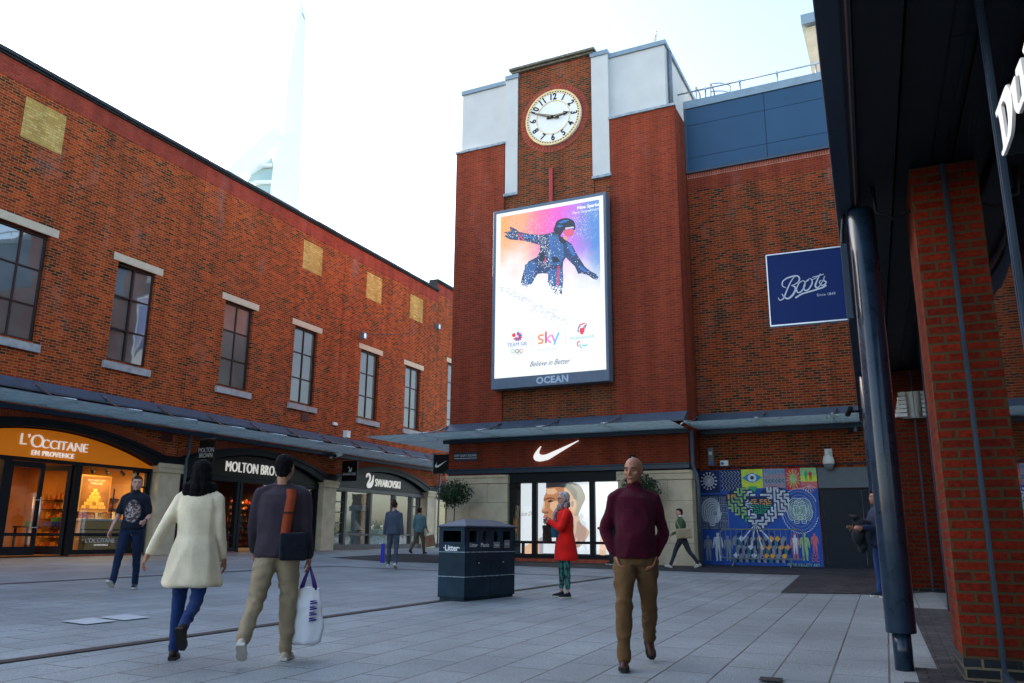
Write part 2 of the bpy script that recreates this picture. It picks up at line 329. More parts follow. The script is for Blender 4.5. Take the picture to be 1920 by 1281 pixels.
# ---------------------------------------------------------------- ground
def ground_mat():
    m, N, L, P = newmat('granite_paving')
    tc = N.new('ShaderNodeTexCoord'); mp = N.new('ShaderNodeMapping'); mp.inputs['Rotation'].default_value = (0, 0, R(24.2))
    L.new(tc.outputs['Object'], mp.inputs[0])
    b = N.new('ShaderNodeTexBrick'); b.inputs['Scale'].default_value = 1; b.inputs['Brick Width'].default_value = .8; b.inputs['Row Height'].default_value = .4
    b.inputs['Mortar Size'].default_value = .009; b.inputs['Mortar Smooth'].default_value = .3; b.inputs['Bias'].default_value = 0
    b.inputs['Color1'].default_value = (0, 0, 0, 1); b.inputs['Color2'].default_value = (1, 1, 1, 1)
    rot = N.new('ShaderNodeVectorMath'); rot.operation = 'ADD'; rot.inputs[1].default_value = (.13, .07, 0); 
    sw = N.new('ShaderNodeSeparateXYZ'); cw = N.new('ShaderNodeCombineXYZ'); L.new(mp.outputs[0], sw.inputs[0]); L.new(sw.outputs[1], cw.inputs[0]); L.new(sw.outputs[0], cw.inputs[1])
    L.new(cw.outputs[0], rot.inputs[0]); L.new(rot.outputs[0], b.inputs['Vector'])
    cr = N.new('ShaderNodeMapRange'); cr.inputs[3].default_value = .90; cr.inputs[4].default_value = 1.08; L.new(b.outputs['Color'], cr.inputs[0])
    # granite speckle
    n1 = N.new('ShaderNodeTexNoise'); n1.inputs['Scale'].default_value = 75; n1.inputs['Detail'].default_value = 4; n1.inputs['Roughness'].default_value = .9; L.new(tc.outputs['Object'], n1.inputs[0])
    m1 = N.new('ShaderNodeMapRange'); m1.inputs[1].default_value = .35; m1.inputs[2].default_value = .65; m1.inputs[3].default_value = .45; m1.inputs[4].default_value = 1.55; L.new(n1.outputs[0], m1.inputs[0])
    n2 = N.new('ShaderNodeTexNoise'); n2.inputs['Scale'].default_value = .8; n2.inputs['Detail'].default_value = 8; n2.inputs['Roughness'].default_value = .6; L.new(tc.outputs['Object'], n2.inputs[0])
    m2 = N.new('ShaderNodeMapRange'); m2.inputs[1].default_value = .3; m2.inputs[2].default_value = .7; m2.inputs[3].default_value = .74; m2.inputs[4].default_value = 1.2; L.new(n2.outputs[0], m2.inputs[0])
    # pale edges beside each joint (worn arrises, dried salts)
    b2 = N.new('ShaderNodeTexBrick'); b2.inputs['Scale'].default_value = 1; b2.inputs['Brick Width'].default_value = .8; b2.inputs['Row Height'].default_value = .4
    b2.inputs['Mortar Size'].default_value = .022; b2.inputs['Mortar Smooth'].default_value = 1; L.new(rot.outputs[0], b2.inputs['Vector'])
    n3 = N.new('ShaderNodeTexNoise'); n3.inputs['Scale'].default_value = 2.2; n3.inputs['Detail'].default_value = 4; L.new(tc.outputs['Object'], n3.inputs[0])
    m3 = N.new('ShaderNodeMapRange'); m3.inputs[1].default_value = .42; m3.inputs[2].default_value = .65; m3.inputs[3].default_value = 0; m3.inputs[4].default_value = .55; L.new(n3.outputs[0], m3.inputs[0])
    pe = N.new('ShaderNodeMath'); pe.operation = 'MULTIPLY'; L.new(b2.outputs['Fac'], pe.inputs[0]); L.new(m3.outputs[0], pe.inputs[1])
    t1 = N.new('ShaderNodeMath'); t1.operation = 'MULTIPLY'; L.new(cr.outputs[0], t1.inputs[0]); L.new(m1.outputs[0], t1.inputs[1])
    t2 = N.new('ShaderNodeMath'); t2.operation = 'MULTIPLY'; L.new(t1.outputs[0], t2.inputs[0]); L.new(m2.outputs[0], t2.inputs[1])
    # trodden-in gum and dark spots
    vg = N.new('ShaderNodeTexVoronoi'); vg.inputs['Scale'].default_value = 2.1; L.new(tc.outputs['Object'], vg.inputs[0])
    vm = N.new('ShaderNodeMapRange'); vm.inputs[1].default_value = .05; vm.inputs[2].default_value = .085; vm.inputs[3].default_value = .5; vm.inputs[4].default_value = 1; L.new(vg.outputs['Distance'], vm.inputs[0])
    tg = N.new('ShaderNodeMath'); tg.operation = 'MULTIPLY'; L.new(t2.outputs[0], tg.inputs[0]); L.new(vm.outputs[0], tg.inputs[1]); t2 = tg
    t3 = N.new('ShaderNodeMath'); t3.operation = 'ADD'; L.new(t2.outputs[0], t3.inputs[0]); L.new(pe.outputs[0], t3.inputs[1])
    vs = N.new('ShaderNodeVectorMath'); vs.operation = 'SCALE'; vs.inputs[0].default_value = (.212, .240, .247); L.new(t3.outputs[0], vs.inputs['Scale'])
    # joints only partly dark
    jf = N.new('ShaderNodeMapRange'); jf.inputs[1].default_value = .4; jf.inputs[2].default_value = .6; jf.inputs[3].default_value = .55; jf.inputs[4].default_value = 1; L.new(n3.outputs[0], jf.inputs[0])
    jm = N.new('ShaderNodeMath'); jm.operation = 'MULTIPLY'; L.new(b.outputs['Fac'], jm.inputs[0]); L.new(jf.outputs[0], jm.inputs[1])
    mx = N.new('ShaderNodeMix'); mx.data_type = 'RGBA'; L.new(jm.outputs[0], mx.inputs[0]); L.new(vs.outputs[0], mx.inputs[6]); mx.inputs[7].default_value = (.045, .036, .028, 1)
    L.new(mx.outputs[2], P.inputs['Base Color']); P.inputs['Roughness'].default_value = .62
    bp = N.new('ShaderNodeBump'); bp.inputs['Strength'].default_value = .25; bp.inputs['Distance'].default_value = .004; L.new(n1.outputs[0], bp.inputs['Height'])
    bq = N.new('ShaderNodeBump'); bq.inputs['Strength'].default_value = .8; bq.inputs['Distance'].default_value = .008; bq.invert = True; L.new(b.outputs['Fac'], bq.inputs['Height']); L.new(bp.outputs[0], bq.inputs['Normal'])
    L.new(bq.outputs[0], P.inputs['Normal'])
    return m
M_ground = ground_mat()
M_setts = None
def sett_mat():
    m = brickmat('dark_block_paving', [(0, (.030, .030, .034)), (.5, (.050, .048, .052)), (1., (.075, .070, .072))], (.018, .017, .016), bw=.2, bh=.1, ms=.006, rough=.7)
    N = m.node_tree.nodes; L = m.node_tree.links     # lie the pattern flat
    tc = [n for n in N if n.type == 'TEX_COORD'][0]; mp = N.new('ShaderNodeMapping'); mp.inputs['Rotation'].default_value = (R(90), 0, 0)
    sp = [n for n in N if n.type == 'SEPXYZ'][0]; s0 = N.new('ShaderNodeMapping'); s0.inputs['Rotation'].default_value = (0, 0, R(24.2))
    L.new(tc.outputs['Object'], s0.inputs[0]); L.new(s0.outputs[0], mp.inputs[0])
    mu = N.new('ShaderNodeVectorMath'); mu.operation = 'MULTIPLY'; mu.inputs[1].default_value = (1, 0, 1); L.new(mp.outputs[0], mu.inputs[0]); L.new(mu.outputs[0], sp.inputs[0])
    return m
M_setts = sett_mat()
gb = MB()
xs = [-400, -150, -60] + [-30 + 1.5*i for i in range(41)] + [60, 150, 400]
ys = [-400, -100, -30] + [-10 + 1.5*i for i in range(41)] + [80, 200, 900]
gb.add([(x, y, gz(x, y)) for y in ys for x in xs], [(j*len(xs)+i, j*len(xs)+i+1, (j+1)*len(xs)+i+1, (j+1)*len(xs)+i) for j in range(len(ys)-1) for i in range(len(xs)-1)], 0, True)
struct(gb.build('ground', M_ground))
def draped(name, poly, m, h, step=.6, kind=None):
    """sheet lying h above the ground, cut from a fine grid so that it follows the fall of the square"""
    bm = bmesh.new()
    vs = [bm.verts.new((p[0], p[1], 0)) for p in poly]; bm.faces.new(vs)
    x0, x1 = min(p[0] for p in poly), max(p[0] for p in poly); y0, y1 = min(p[1] for p in poly), max(p[1] for p in poly)
    for k in range(int(x0//1.5)*1, int(x1//1.5)+2):
        bmesh.ops.bisect_plane(bm, geom=bm.verts[:]+bm.edges[:]+bm.faces[:], plane_co=(k*1.5, 0, 0), plane_no=(1, 0, 0))
    for k in range(int((y0+10)//1.5), int((y1+10)//1.5)+2):
        bmesh.ops.bisect_plane(bm, geom=bm.verts[:]+bm.edges[:]+bm.faces[:], plane_co=(0, k*1.5-10, 0), plane_no=(0, 1, 0))
    bmesh.ops.triangulate(bm, faces=bm.faces[:])
    for v in bm.verts: v.co.z = gzi(v.co.x, v.co.y) + h
    bmesh.ops.recalc_face_normals(bm, faces=bm.faces[:])
    for f in bm.faces:
        if f.normal.z < 0: f.normal_flip()
    me = bpy.data.meshes.new(name); bm.to_mesh(me); bm.free(); me.materials.append(m)
    o = bpy.data.objects.new(name, me); C.objects.link(o)
    if kind: o['kind'] = kind
    return o
import bisect
def gzi(x, y):
    """height of the actual ground mesh (bilinear in its cells)"""
    i = min(max(bisect.bisect_right(xs, x)-1, 0), len(xs)-2); j = min(max(bisect.bisect_right(ys, y)-1, 0), len(ys)-2)
    a = (x-xs[i])/(xs[i+1]-xs[i]); b = (y-ys[j])/(ys[j+1]-ys[j])
    return (gz(xs[i], ys[j])*(1-a)+gz(xs[i+1], ys[j])*a)*(1-b) + (gz(xs[i], ys[j+1])*(1-a)+gz(xs[i+1], ys[j+1])*a)*b
def w2(F, x, y): v = F @ Vector((x, y, 0)); return (v.x, v.y)
# dark block paving aprons in front of the clock tower, under the arcade and by the left shops
draped('pavement', [(-5.6, 26.3), (-3.9, 24.6), (-1.3, 23.8), (4.1, 21.0), (6.65, 19.4), (4.55, 14.3), (6.0, 14.0), (7.2, 14.5), (12, 24.5), (8, 27), (0, 29.5), (-4, 31)], M_setts, .008, kind='structure')
draped('pavement', [w2(FR, -12.9, .38), w2(FR, -12.9, 2.5), w2(FR, -1, 2.5), w2(FR, -1, .52), w2(FR, -5.9, .52), w2(FR, -5.9, .12), w2(FR, -6.9, .12), w2(FR, -6.9, .22), w2(FR, -7.6, .22), w2(FR, -7.6, .38)][::-1], M_setts, .012, kind='structure')
M_drain = mat('drain_iron', (.035, .030, .030), .6, metal=.3, var=.3, scale=20)
def drain(pts, w, lbl):
    for a, b in zip(pts[:-1], pts[1:]):
        d = Vector((b[0]-a[0], b[1]-a[1])).normalized(); n = Vector((-d.y, d.x))*w*.5
        o = draped('drain_channel', [(a[0]-n.x, a[1]-n.y), (b[0]-n.x, b[1]-n.y), (b[0]+n.x, b[1]+n.y), (a[0]+n.x, a[1]+n.y)], M_drain, .010)
        o['kind'] = 'structure'
drain([(-8.9, -4.3), (-3.97, 6.77), (-1.0, 12.35), (2.2, 18.3)], .13, '')
drain([(-13.5, 3.5), (-8.34, 13.9), (-4.5, 21.3)], .10, '')
drain([(-4.5, 21.3), (2.23, 18.3)], .10, '')
M_paleslab = mat('pale_slab', (.44, .46, .47), .7, var=.08, scale=80)
for q in ([(-4.86, 9.3), (-4.48, 9.07), (-4.30, 9.42), (-4.70, 9.66)], [(-4.66, 9.72), (-4.26, 9.47), (-4.10, 9.80), (-4.50, 10.05)]): draped('paving_slab', q, M_paleslab, .012, kind='structure')
e1 = Vector(A); e2 = Vector(NL)
# service cover near the camera
c = Vector((1.80, 6.30)); draped('manhole_cover', [tuple(c), tuple(c+e2*.16), tuple(c+e2*.16+e1*.16), tuple(c+e1*.16)], M_drain, .014, kind='structure')

# ---------------------------------------------------------------- upper windows / shared pieces
def blindmat(name, col, ior):
    m, N, L, P = newmat(name)
    tc = N.new('ShaderNodeTexCoord'); n = N.new('ShaderNodeTexNoise'); n.inputs['Scale'].default_value = .8; n.inputs['Detail'].default_value = 2; L.new(tc.outputs['Object'], n.inputs[0])
    mr = N.new('ShaderNodeMapRange'); mr.inputs[1].default_value = .3; mr.inputs[2].default_value = .7; mr.inputs[3].default_value = .7; mr.inputs[4].default_value = 1.3; L.new(n.outputs[0], mr.inputs[0])
    v = N.new('ShaderNodeVectorMath'); v.operation = 'SCALE'; v.inputs[0].default_value = col; L.new(mr.outputs[0], v.inputs['Scale']); L.new(v.outputs[0], P.inputs['Base Color'])
    P.inputs['Roughness'].default_value = .8
    n2 = N.new('ShaderNodeTexNoise'); n2.inputs['Scale'].default_value = 1.1; L.new(tc.outputs['Object'], n2.inputs[0])
    P.inputs['Coat Weight'].default_value = 1.; P.inputs['Coat IOR'].default_value = ior; P.inputs['Coat Roughness'].default_value = .02
    b = N.new('ShaderNodeBump'); b.inputs['Strength'].default_value = .1; b.inputs['Distance'].default_value = .03; L.new(n2.outputs[0], b.inputs['Height']); L.new(b.outputs[0], P.inputs['Coat Normal'])
    return m
M_pane = blindmat('backed_window_glass', (.105, .108, .090), 1.55)
M_pane2 = blindmat('reflecting_window_glass', (.11, .115, .10), 2.5)

# ================================================================ LEFT BUILDING (shops)
LB = thing('shop_building', 'long red-brick shop building with brown upper windows and buff brick squares above arched shopfronts', 'building', FL)
ARC = [6.6, 14.75, 22.9, 31.02, 39.2]; HC = 3.75
def arcz(x, c, z0, k): return z0 - k*(x-c)**2
wins = [(8.9, 10.3, 4.83, 7.78), (12.47, 13.88, 4.83, 7.78), (16.1, 17.5, 4.83, 7.78), (20.5, 21.9, 4.83, 7.78), (24.2, 25.62, 4.83, 7.78), (28.62, 30.05, 4.83, 7.78), (32.3, 33.7, 4.83, 7.78), (36.45, 37.85, 4.83, 8.72)]
low = [(0., 2.3)]
for c in ARC:
    for i in range(21):
        x = c-HC + 2*HC*i/20; low.append((x, arcz(x, c, 2.89, .042)))
low.append((43.2, 2.3))
def piece(x0, x1, ztop):
    """part of the facade between two movement joints"""
    pts = [p for p in low if x0 < p[0] < x1]
    def zl(x):
        for a, b in zip(low[:-1], low[1:]):
            if a[0] <= x <= b[0]: return a[1] + (b[1]-a[1])*(x-a[0])/max(b[0]-a[0], 1e-6)
        return 2.3
    outer = [(x0, zl(x0))] + pts + [(x1, zl(x1)), (x1, ztop), (x0, ztop)]
    hs = [[(a, c), (a, d), (b, d), (b, c)] for a, b, c, d in wins if a > x0 and b < x1]
    return outer, hs
mb = MB()
for x0, x1, zt in ((0, 19.06, 11.60), (19.075, 27.1, 11.60), (27.115, 35.22, 11.60), (35.235, 43.2, 12.10)):
    o, h = piece(x0, x1, zt); mb.prism(o, 0, .34, h)
mb.build('wall', M_brick, LB)
mb = MB()
for x0, x1, z0, z1 in ((0, 19.06, 11.60, 12.2), (19.075, 27.1, 11.60, 12.2), (27.115, 34.98, 11.60, 12.2), (34.98, 43.2, 12.1, 12.7)): mb.box(x0, x1, -.006, .34, z0, z1)
mb.box(34.98, 35.24, -.006, .34, 11.6, 12.1)
mb.build('brick_band', M_band, LB)
mb = MB()
for x0, x1, z in ((-.2, 35.1, 12.2), (34.95, 43.3, 12.7)):
    x = x0
    while x < x1-.01:
        e = min(x+1.2, x1); mb.box(x+.003, e-.003, -.13+random.uniform(-.01, .01), .42, z, z+.10); mb.box(x+.003, e-.003, -.07, .4, z-.05, z-.001); x = e
mb.box(34.93, 35.0, -.05, .42, 12.18, 12.8)
mb.build('coping', M_coping, LB)
# shell behind the facade
mb = MB(); mb.box(0, 43.2, .345, 14, 12.0, 12.1); mb.box(0, 43.2, 13.9, 14, -1.2, 12); mb.box(-.1, 0, .0, 14, -1.2, 12.1); mb.box(43.2, 43.3, 0, 14, -1.2, 12.6); mb.box(0, 43.2, .36, 14, 3.0, 3.1)
mb.build('roof', M_coping, LB)
PB = .12     # added tilt of one window's panes, aimed to mirror the big screen
# the panes sit a hair out of square with the wall
for k, (a, b, c, d) in enumerate(wins):
    w = MB(); f = .07
    w.box(a, a+f, .10, .2, c, d); w.box(b-f, b, .10, .2, c, d); w.box(a+f, b-f, .10, .2, c, c+f); w.box(a+f, b-f, .10, .2, d-f, d)
    mid = (a+b)/2; w.box(mid-.028, mid+.028, .115, .19, c+f, d-f)
    nr = 3 if d < 8 else 4
    for i in range(1, nr): z = c + (d-c)*i/nr; w.box(a+f, mid-.028, .118, .19, z-.022, z+.022); w.box(mid+.028, b-f, .118, .19, z-.022, z+.022)
    wo = w.build('window', M_brown, LB, .004)
    g = MB(); zz = [c+f] + [c+(d-c)*i/nr for i in range(1, nr)] + [d-f]
    for i in range(nr):
        for (x0, x1) in ((a+f, mid-.028), (mid+.028, b-f)):
            t = random.uniform(-.002, .002)-(x0-mid)*PB*(k == 2); u = random.uniform(-.002, .002)-(x1-mid)*PB*(k == 2); yb = .2 if k == 2 else .15     # small random set of each pane, plus the aimed tilt
            g.add([(x0, yb+t, zz[i]), (x1, yb+u, zz[i]), (x1, yb+u, zz[i+1]), (x0, yb+t, zz[i+1])], [(0, 1, 2, 3)])
    g.build('pane', M_pane2 if k in (1, 2) else M_pane, wo)
    s_ = MB(); s_.box(a-.13, b+.14, -.09, .12, c-.27, c-.06); s_.add([(a-.13, -.09, c-.06), (b+.14, -.09, c-.06), (b+.14, .12, c-.02), (a-.13, .12, c-.02)], [(0, 1, 2, 3)]); s_.build('sill', M_sill, wo, .01)
    l_ = MB(); l_.box(a-.18, b+.24, -.02, .12, d+.01, d+.24); l_.build('lintel', M_lintel, wo, .008)
for a, z0, z1 in ((12.64, 10.16, 11.33), (24.37, 10.14, 11.32), (28.76, 10.14, 11.32), (32.46, 10.14, 11.33)):
    MB().box(a, a+1.2, -.012, .02, z0, z1).build('brick_panel', M_yellow, LB)
# brick arch rings, black arch trims, stone piers
def ring(c, z0, k, t0, t1, y0, y1, n=40, half=HC):
    v = []; f = []
    for i in range(n+1):
        x = c-half+2*half*i/n; z = arcz(x, c, z0, k); s = 2*k*(x-c); L_ = math.hypot(1, s); nx, nz_ = s/L_, 1/L_
        for t in (t0, t1):
            for y in (y0, y1): v.append((x+nx*t, y, z+nz_*t))
    for i in range(n):
        o = 4*i; p = o+4
        f += [(o, p, p+2, o+2), (o+2, p+2, p+3, o+3), (o+1, o+3, p+3, p+1), (o, o+1, p+1, p)]
    return v, f
for c in ARC[0:5]:
    r_ = MB(); n = 96
    for i in range(n):
        xa = c-HC+2*HC*(i+.07)/n; xb = c-HC+2*HC*(i+.93)/n; v = []
        for x in (xa, xb):
            z = arcz(x, c, 2.893, .042); s = 2*.042*(x-c); L_ = math.hypot(1, s)
            for t in (.0, .225):
                v += [(x+s/L_*t, -.012, z+t/L_), (x+s/L_*t, .05, z+t/L_)]
        r_.add(v, [(0, 4, 6, 2), (2, 6, 7, 3), (0, 2, 3, 1), (4, 5, 7, 6), (0, 1, 5, 4)])
    v, f = ring(c, 2.893, .042, 0, .235, -.006, .03); r_.add(v, f, 1)
    r_.build('brick_arch', [M_arch, M_mortar], LB)
    t_ = MB(); N_ = 32; v = []
    for i in range(N_+1):
        x = c-HC+2*HC*i/N_; u = arcz(x, c, 2.888, .042); w = max(arcz(x, c, 2.66, .056), 1.93)
        v += [(x, -.07, u), (x, -.07, w), (x, .3, u), (x, .3, w)]
    f = []
    for i in range(N_):
        o = 4*i; p = o+4; f += [(o+1, p+1, p, o), (o, p, p+2, o+2), (o+3, p+3, p+1, o+1)]
    t_.add(v, f); t_.box(c-HC, c-HC+.001, -.07, .3, 1.93, 2.29)
    # a second, inner bead of the trim
    v, f = ring(c, 2.80, .046, 0, .05, -.11, -.06, 32); t_.add(v, f)
    t_.build('arch_trim', M_black, LB)
for c0, c1 in zip([2.5]+[c+HC for c in ARC], [c-HC for c in ARC]+[43.2]):
    if c1-c0 < .2: continue
    p_ = MB(); p_.box(c0+.0, c1, -.09, .3, 2.06, 2.27); p_.build('beam', M_black, LB)
    if c1 - c0 < 1.2:
        q = MB(); a, b = c0-.16, c1+.12
        q.box(a-.02, b+.02, -.12, .34, 1.78, 2.058); q.box(a-.05, b+.05, -.15, .34, 1.92, 2.02)
        q.box(a+.04, b-.04, -.06, .34, -1.2, 1.78); q.build('stone_pier', M_stone, LB, .01)
# vents, downpipes
for s, z in ((18.35, 2.72), (24.9, 4.18), (19.9, 2.9)):
    v_ = MB(); v_.box(s, s+.45, -.012, .02, z, z+.30)
    for i in range(7): v_.box(s+.02, s+.43, -.03, -.012, z+.02+i*.04, z+.04+i*.04)
    v_.build('vent_grille', mat('vent_red', (.12, .025, .018), .6), LB)
for s in (19.35, 35.55):
    MB().tube([(s, -.19, 3.0), (s, -.19, 2.45), (s-.09, -.2, 2.2), (s-.1, -.22, 1.9), (s-.1, -.22, -.75)], .045, 10).build('downpipe', M_navyband if s < 20 else M_grey, LB)

# glass canopies -------------------------------------------------
def canopymat():
    m = bpy.data.materials.new('canopy_glass'); m.use_nodes = True; N = m.node_tree.nodes; L = m.node_tree.links; P = N['Principled BSDF']
    P.inputs['Base Color'].default_value = (.30, .40, .42, 1); P.inputs['Roughness'].default_value = .25
    tc = N.new('ShaderNodeTexCoord'); mp = N.new('ShaderNodeMapping'); mp.inputs['Scale'].default_value = (1, 2.2, 1); mp.inputs['Rotation'].default_value = (0, 0, .6); L.new(tc.outputs['Object'], mp.inputs[0])
    n = N.new('ShaderNodeTexNoise'); n.inputs['Scale'].default_value = 2.2; n.inputs['Detail'].default_value = 8; n.inputs['Distortion'].default_value = 1.5; L.new(mp.outputs[0], n.inputs[0])
    mr = N.new('ShaderNodeMapRange'); mr.inputs[1].default_value = .35; mr.inputs[2].default_value = .7; mr.inputs[3].default_value = .5; mr.inputs[4].default_value = .85; L.new(n.outputs[0], mr.inputs[0])
    t = N.new('ShaderNodeBsdfTransparent'); t.inputs[0].default_value = (.55, .68, .70, 1)
    tl = N.new('ShaderNodeBsdfTranslucent'); tl.inputs[0].default_value = (.50, .56, .54, 1)
    m0 = N.new('ShaderNodeMixShader'); m0.inputs[0].default_value = .22; L.new(tl.outputs[0], m0.inputs[1]); L.new(P.outputs[0], m0.inputs[2])
    mx = N.new('ShaderNodeMixShader'); L.new(mr.outputs[0], mx.inputs[0]); L.new(t.outputs[0], mx.inputs[1]); L.new(m0.outputs[0], mx.inputs[2]); L.new(mx.outputs[0], N['Material Output'].inputs[0])
    return m
M_canopy = canopymat()
def canopy(par, x0, x1, zb, zt, zg, dout, y=0., step=1.75, mitre=False, ends=(0, 0)):
    cp = MB()
    cp.box(x0+ends[0], x1, y-.16, y-.002, zb, zb+.13)
    root = cp.build('canopy', M_navy, par, .005)
    fl = MB(); fl.add([(x0, y-.42, zt-.28), (x1, y-.42, zt-.28), (x1, y-.02, zt), (x0, y-.02, zt), (x0, y-.42, zt-.33), (x1, y-.42, zt-.33), (x0, y-.02, zt-.33), (x1, y-.02, zt-.33)], [(0, 1, 2, 3), (4, 5, 1, 0), (6, 7, 5, 4), (0, 3, 6, 4), (2, 1, 5, 7)])
    fl.build('gutter', M_navyband, root)
    gl = MB(); x = x0 - (dout if mitre else 0); n = max(1, round((x1-x)/step)); st = (x1-x)/n
    for i in range(n):
        a, b = x+i*st+.006, x+(i+1)*st-.006
        gl.box(a, b, y-dout, y-.12, zg, zg+.016)
    gl.build('glass', M_canopy, root)
    for i in range(n+1):
        a = x+i*st
        if a > x1-.05 or a < x0-.01: continue
        sp = MB()
        sp.tube([(a, y-.05, zt-.05), (a, y-dout*.45, zg+.20), (a, y-dout*.93, zg+.05)], [.03, .022, .016], 6)
        for yy in (y-dout*.86, y-dout*.28):
            for dx in (-.13, .13):
                sp.tube([(a, yy, zg+.07), (a+dx, yy, zg+.0), (a+dx, yy, zg-.03)], .013, 6); sp.tube([(a+dx, yy, zg-.018), (a+dx, yy, zg-.03)], .03, 8)
        sp.build('bracket', M_steel, root)
    return root
canopy(LB, -.1, 36.0, 3.0, 3.83, 3.16, 1.95, step=2.03)
# ---------------------------------------------------------------- pixel of the photo -> point on a real plane of a frame (used for tracing printed artwork)
def onp(F, px, py, y=0.):
    d = _R*(px-960) + _U*(640.5-py) + _fw*1527.6
    Fi = F.inverted(); o = Fi @ Vector((0, 0, 0)); q = Fi.to_3x3() @ d
    t = (y-o.y)/q.y; p = o + q*t; return (p.x, p.z)
def trc(F, ox, oy, sc, y, pts): return [onp(F, ox+p[0]/sc, oy+p[1]/sc, y) for p in pts]

# ---------------------------------------------------------------- shops of the left building
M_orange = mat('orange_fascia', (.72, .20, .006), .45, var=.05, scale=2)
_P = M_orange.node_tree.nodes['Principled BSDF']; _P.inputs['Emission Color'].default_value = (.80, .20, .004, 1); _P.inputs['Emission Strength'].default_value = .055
M_litw = mat('lit_letter', (.82, .82, .78), .5, var=.03, emit=0)
_P = M_litw.node_tree.nodes['Principled BSDF']; _P.inputs['Emission Color'].default_value = (1, .95, .86, 1); _P.inputs['Emission Strength'].default_value = .09
M_fbrown = mat('dark_brown_fascia', (.020, .016, .012), .5, var=.1)
M_fgrey = mat('charcoal_fascia', (.014, .0135, .014), .45, var=.1)
M_ofwarm = mat('warm_plaster', (.60, .30, .08), .8, var=.12, scale=2)
M_ochre = mat('ochre_counter', (.62, .38, .10), .6, var=.1)
M_floorw = mat('shop_floor', (.16, .09, .05), .5, var=.2)
M_bulb = emat('warm_bulb', (1, .62, .28), 9)
M_plinth = brickmat('plinth_brick', [(0, (.36, .06, .03)), (1, (.5, .10, .045))], (.25, .15, .1), bw=.075, bh=.2, ms=.008)
M_swframe = mat('grey_brown_frame', (.085, .075, .070), .45, var=.1)
def shop(c, fm, fr, nm, x0=None, x1=None):
    """fascia board + frame inside one arch, returns the shopfront part"""
    x0 = c-3.55; x1 = c+3.55
    fb = MB(); n = 40; top = []
    for i in range(n+1):
        x = x0+(x1-x0)*i/n; top.append((x, max(arcz(x, c, 2.62, .0575), 1.895)))
    fb.prism([(x0, 1.87), (x1, 1.87)] + top[::-1], .12, .20)
    fo = fb.build('fascia', fm, LB)
    return fo
def pane(par, x0, x1, z0, z1, y=.27, m=None, nm='pane'):
    return MB().add([(x0, y, z0), (x1, y, z0), (x1, y, z1), (x0, y, z1)], [(0, 1, 2, 3)]).build(nm, m or M_glass, par)
def room(par, x0, x1, y0, y1, z0, z1, mw, mf, mc=None, back=True):
    """open-fronted interior"""
    r = MB(); r.add([(x0, y0, z0), (x1, y0, z0), (x1, y1, z0), (x0, y1, z0)], [(0, 1, 2, 3)], 1)
    r.add([(x0, y0, z1), (x1, y0, z1), (x1, y1, z1), (x0, y1, z1)], [(3, 2, 1, 0)], 2)
    r.add([(x0, y0, z0), (x0, y1, z0), (x0, y1, z1), (x0, y0, z1)], [(0, 1, 2, 3)]); r.add([(x1, y0, z0), (x1, y1, z0), (x1, y1, z1), (x1, y0, z1)], [(3, 2, 1, 0)])
    if back: r.add([(x0, y1, z0), (x1, y1, z0), (x1, y1, z1), (x0, y1, z1)], [(0, 1, 2, 3)])
    return r.build('interior', [mw, mf, mc or mw], par)
def ladder_panes(fr, x0, x1, z0, z1, n, w=.045):
    fr.box(x0, x0+w, .2, .31, z0, z1); fr.box(x1-w, x1, .2, .31, z0, z1)
    for i in range(n+1): z = z0+(z1-z0-w)*i/n; fr.box(x0+w, x1-w, .215, .30, z, z+w)
# --- orange shop
c = 14.75; f1 = shop(c, M_orange, None, '')
text("L\u2019", .42, T(14.08, .10, 2.30), M_litw, f1, ext=.03, off=-.004)
text("O", .50, T(14.43, .10, 2.28), M_litw, f1, ext=.03, off=-.006)
text("CCITANE", .34, T(15.25, .10, 2.24), M_litw, f1, ext=.03, sx=.98, off=-.003)
text("EN PROVENCE", .19, T(14.93, .10, 1.99), M_litw, f1, ext=.03, off=.0, sx=.92, spacing=1.12)
fr = MB(); x0, x1 = c-3.55, c+3.55
fr.box(x0, x0+.1, .16, .32, -.62, 1.87); fr.box(x1-.08, x1, .16, .32, -.62, 1.87)
fr.box(x0, x1, .14, .33, 1.78, 1.868)
for a, b in ((12.20, 12.32), (13.66, 13.86), (15.70, 15.92), (17.74, 17.84)): fr.box(a, b, .15, .33, -.62, 1.78)
fr.box(12.32, 13.66, .2, .3, -.12, -.03); fr.box(12.32, 13.66, .16, .32, -.62, -.48)
fr.box(15.92, 17.74, .2, .3, -.12, -.03); fr.box(15.92, 18.25, .16, .32, -.60, -.48)
ladder_panes(fr, 17.84, 18.22, -.48, 1.78, 5); ladder_panes(fr, 11.30, 12.20, -.48, 1.78, 5)
fro = fr.build('shop_frame', M_black, LB, .004)
for a, b, z0, z1 in ((12.32, 13.66, -.48, 1.78), (15.92, 17.74, -.48, 1.78), (17.88, 18.2, -.44, 1.74), (11.35, 12.15, -.44, 1.74)): pane(fro, a, b, z0, z1)
MB().box(12.2, 13.8, .12, .34, -.9, -.60).box(15.8, 18.25, .12, .34, -.9, -.60).build('plinth', M_plinth, fro)
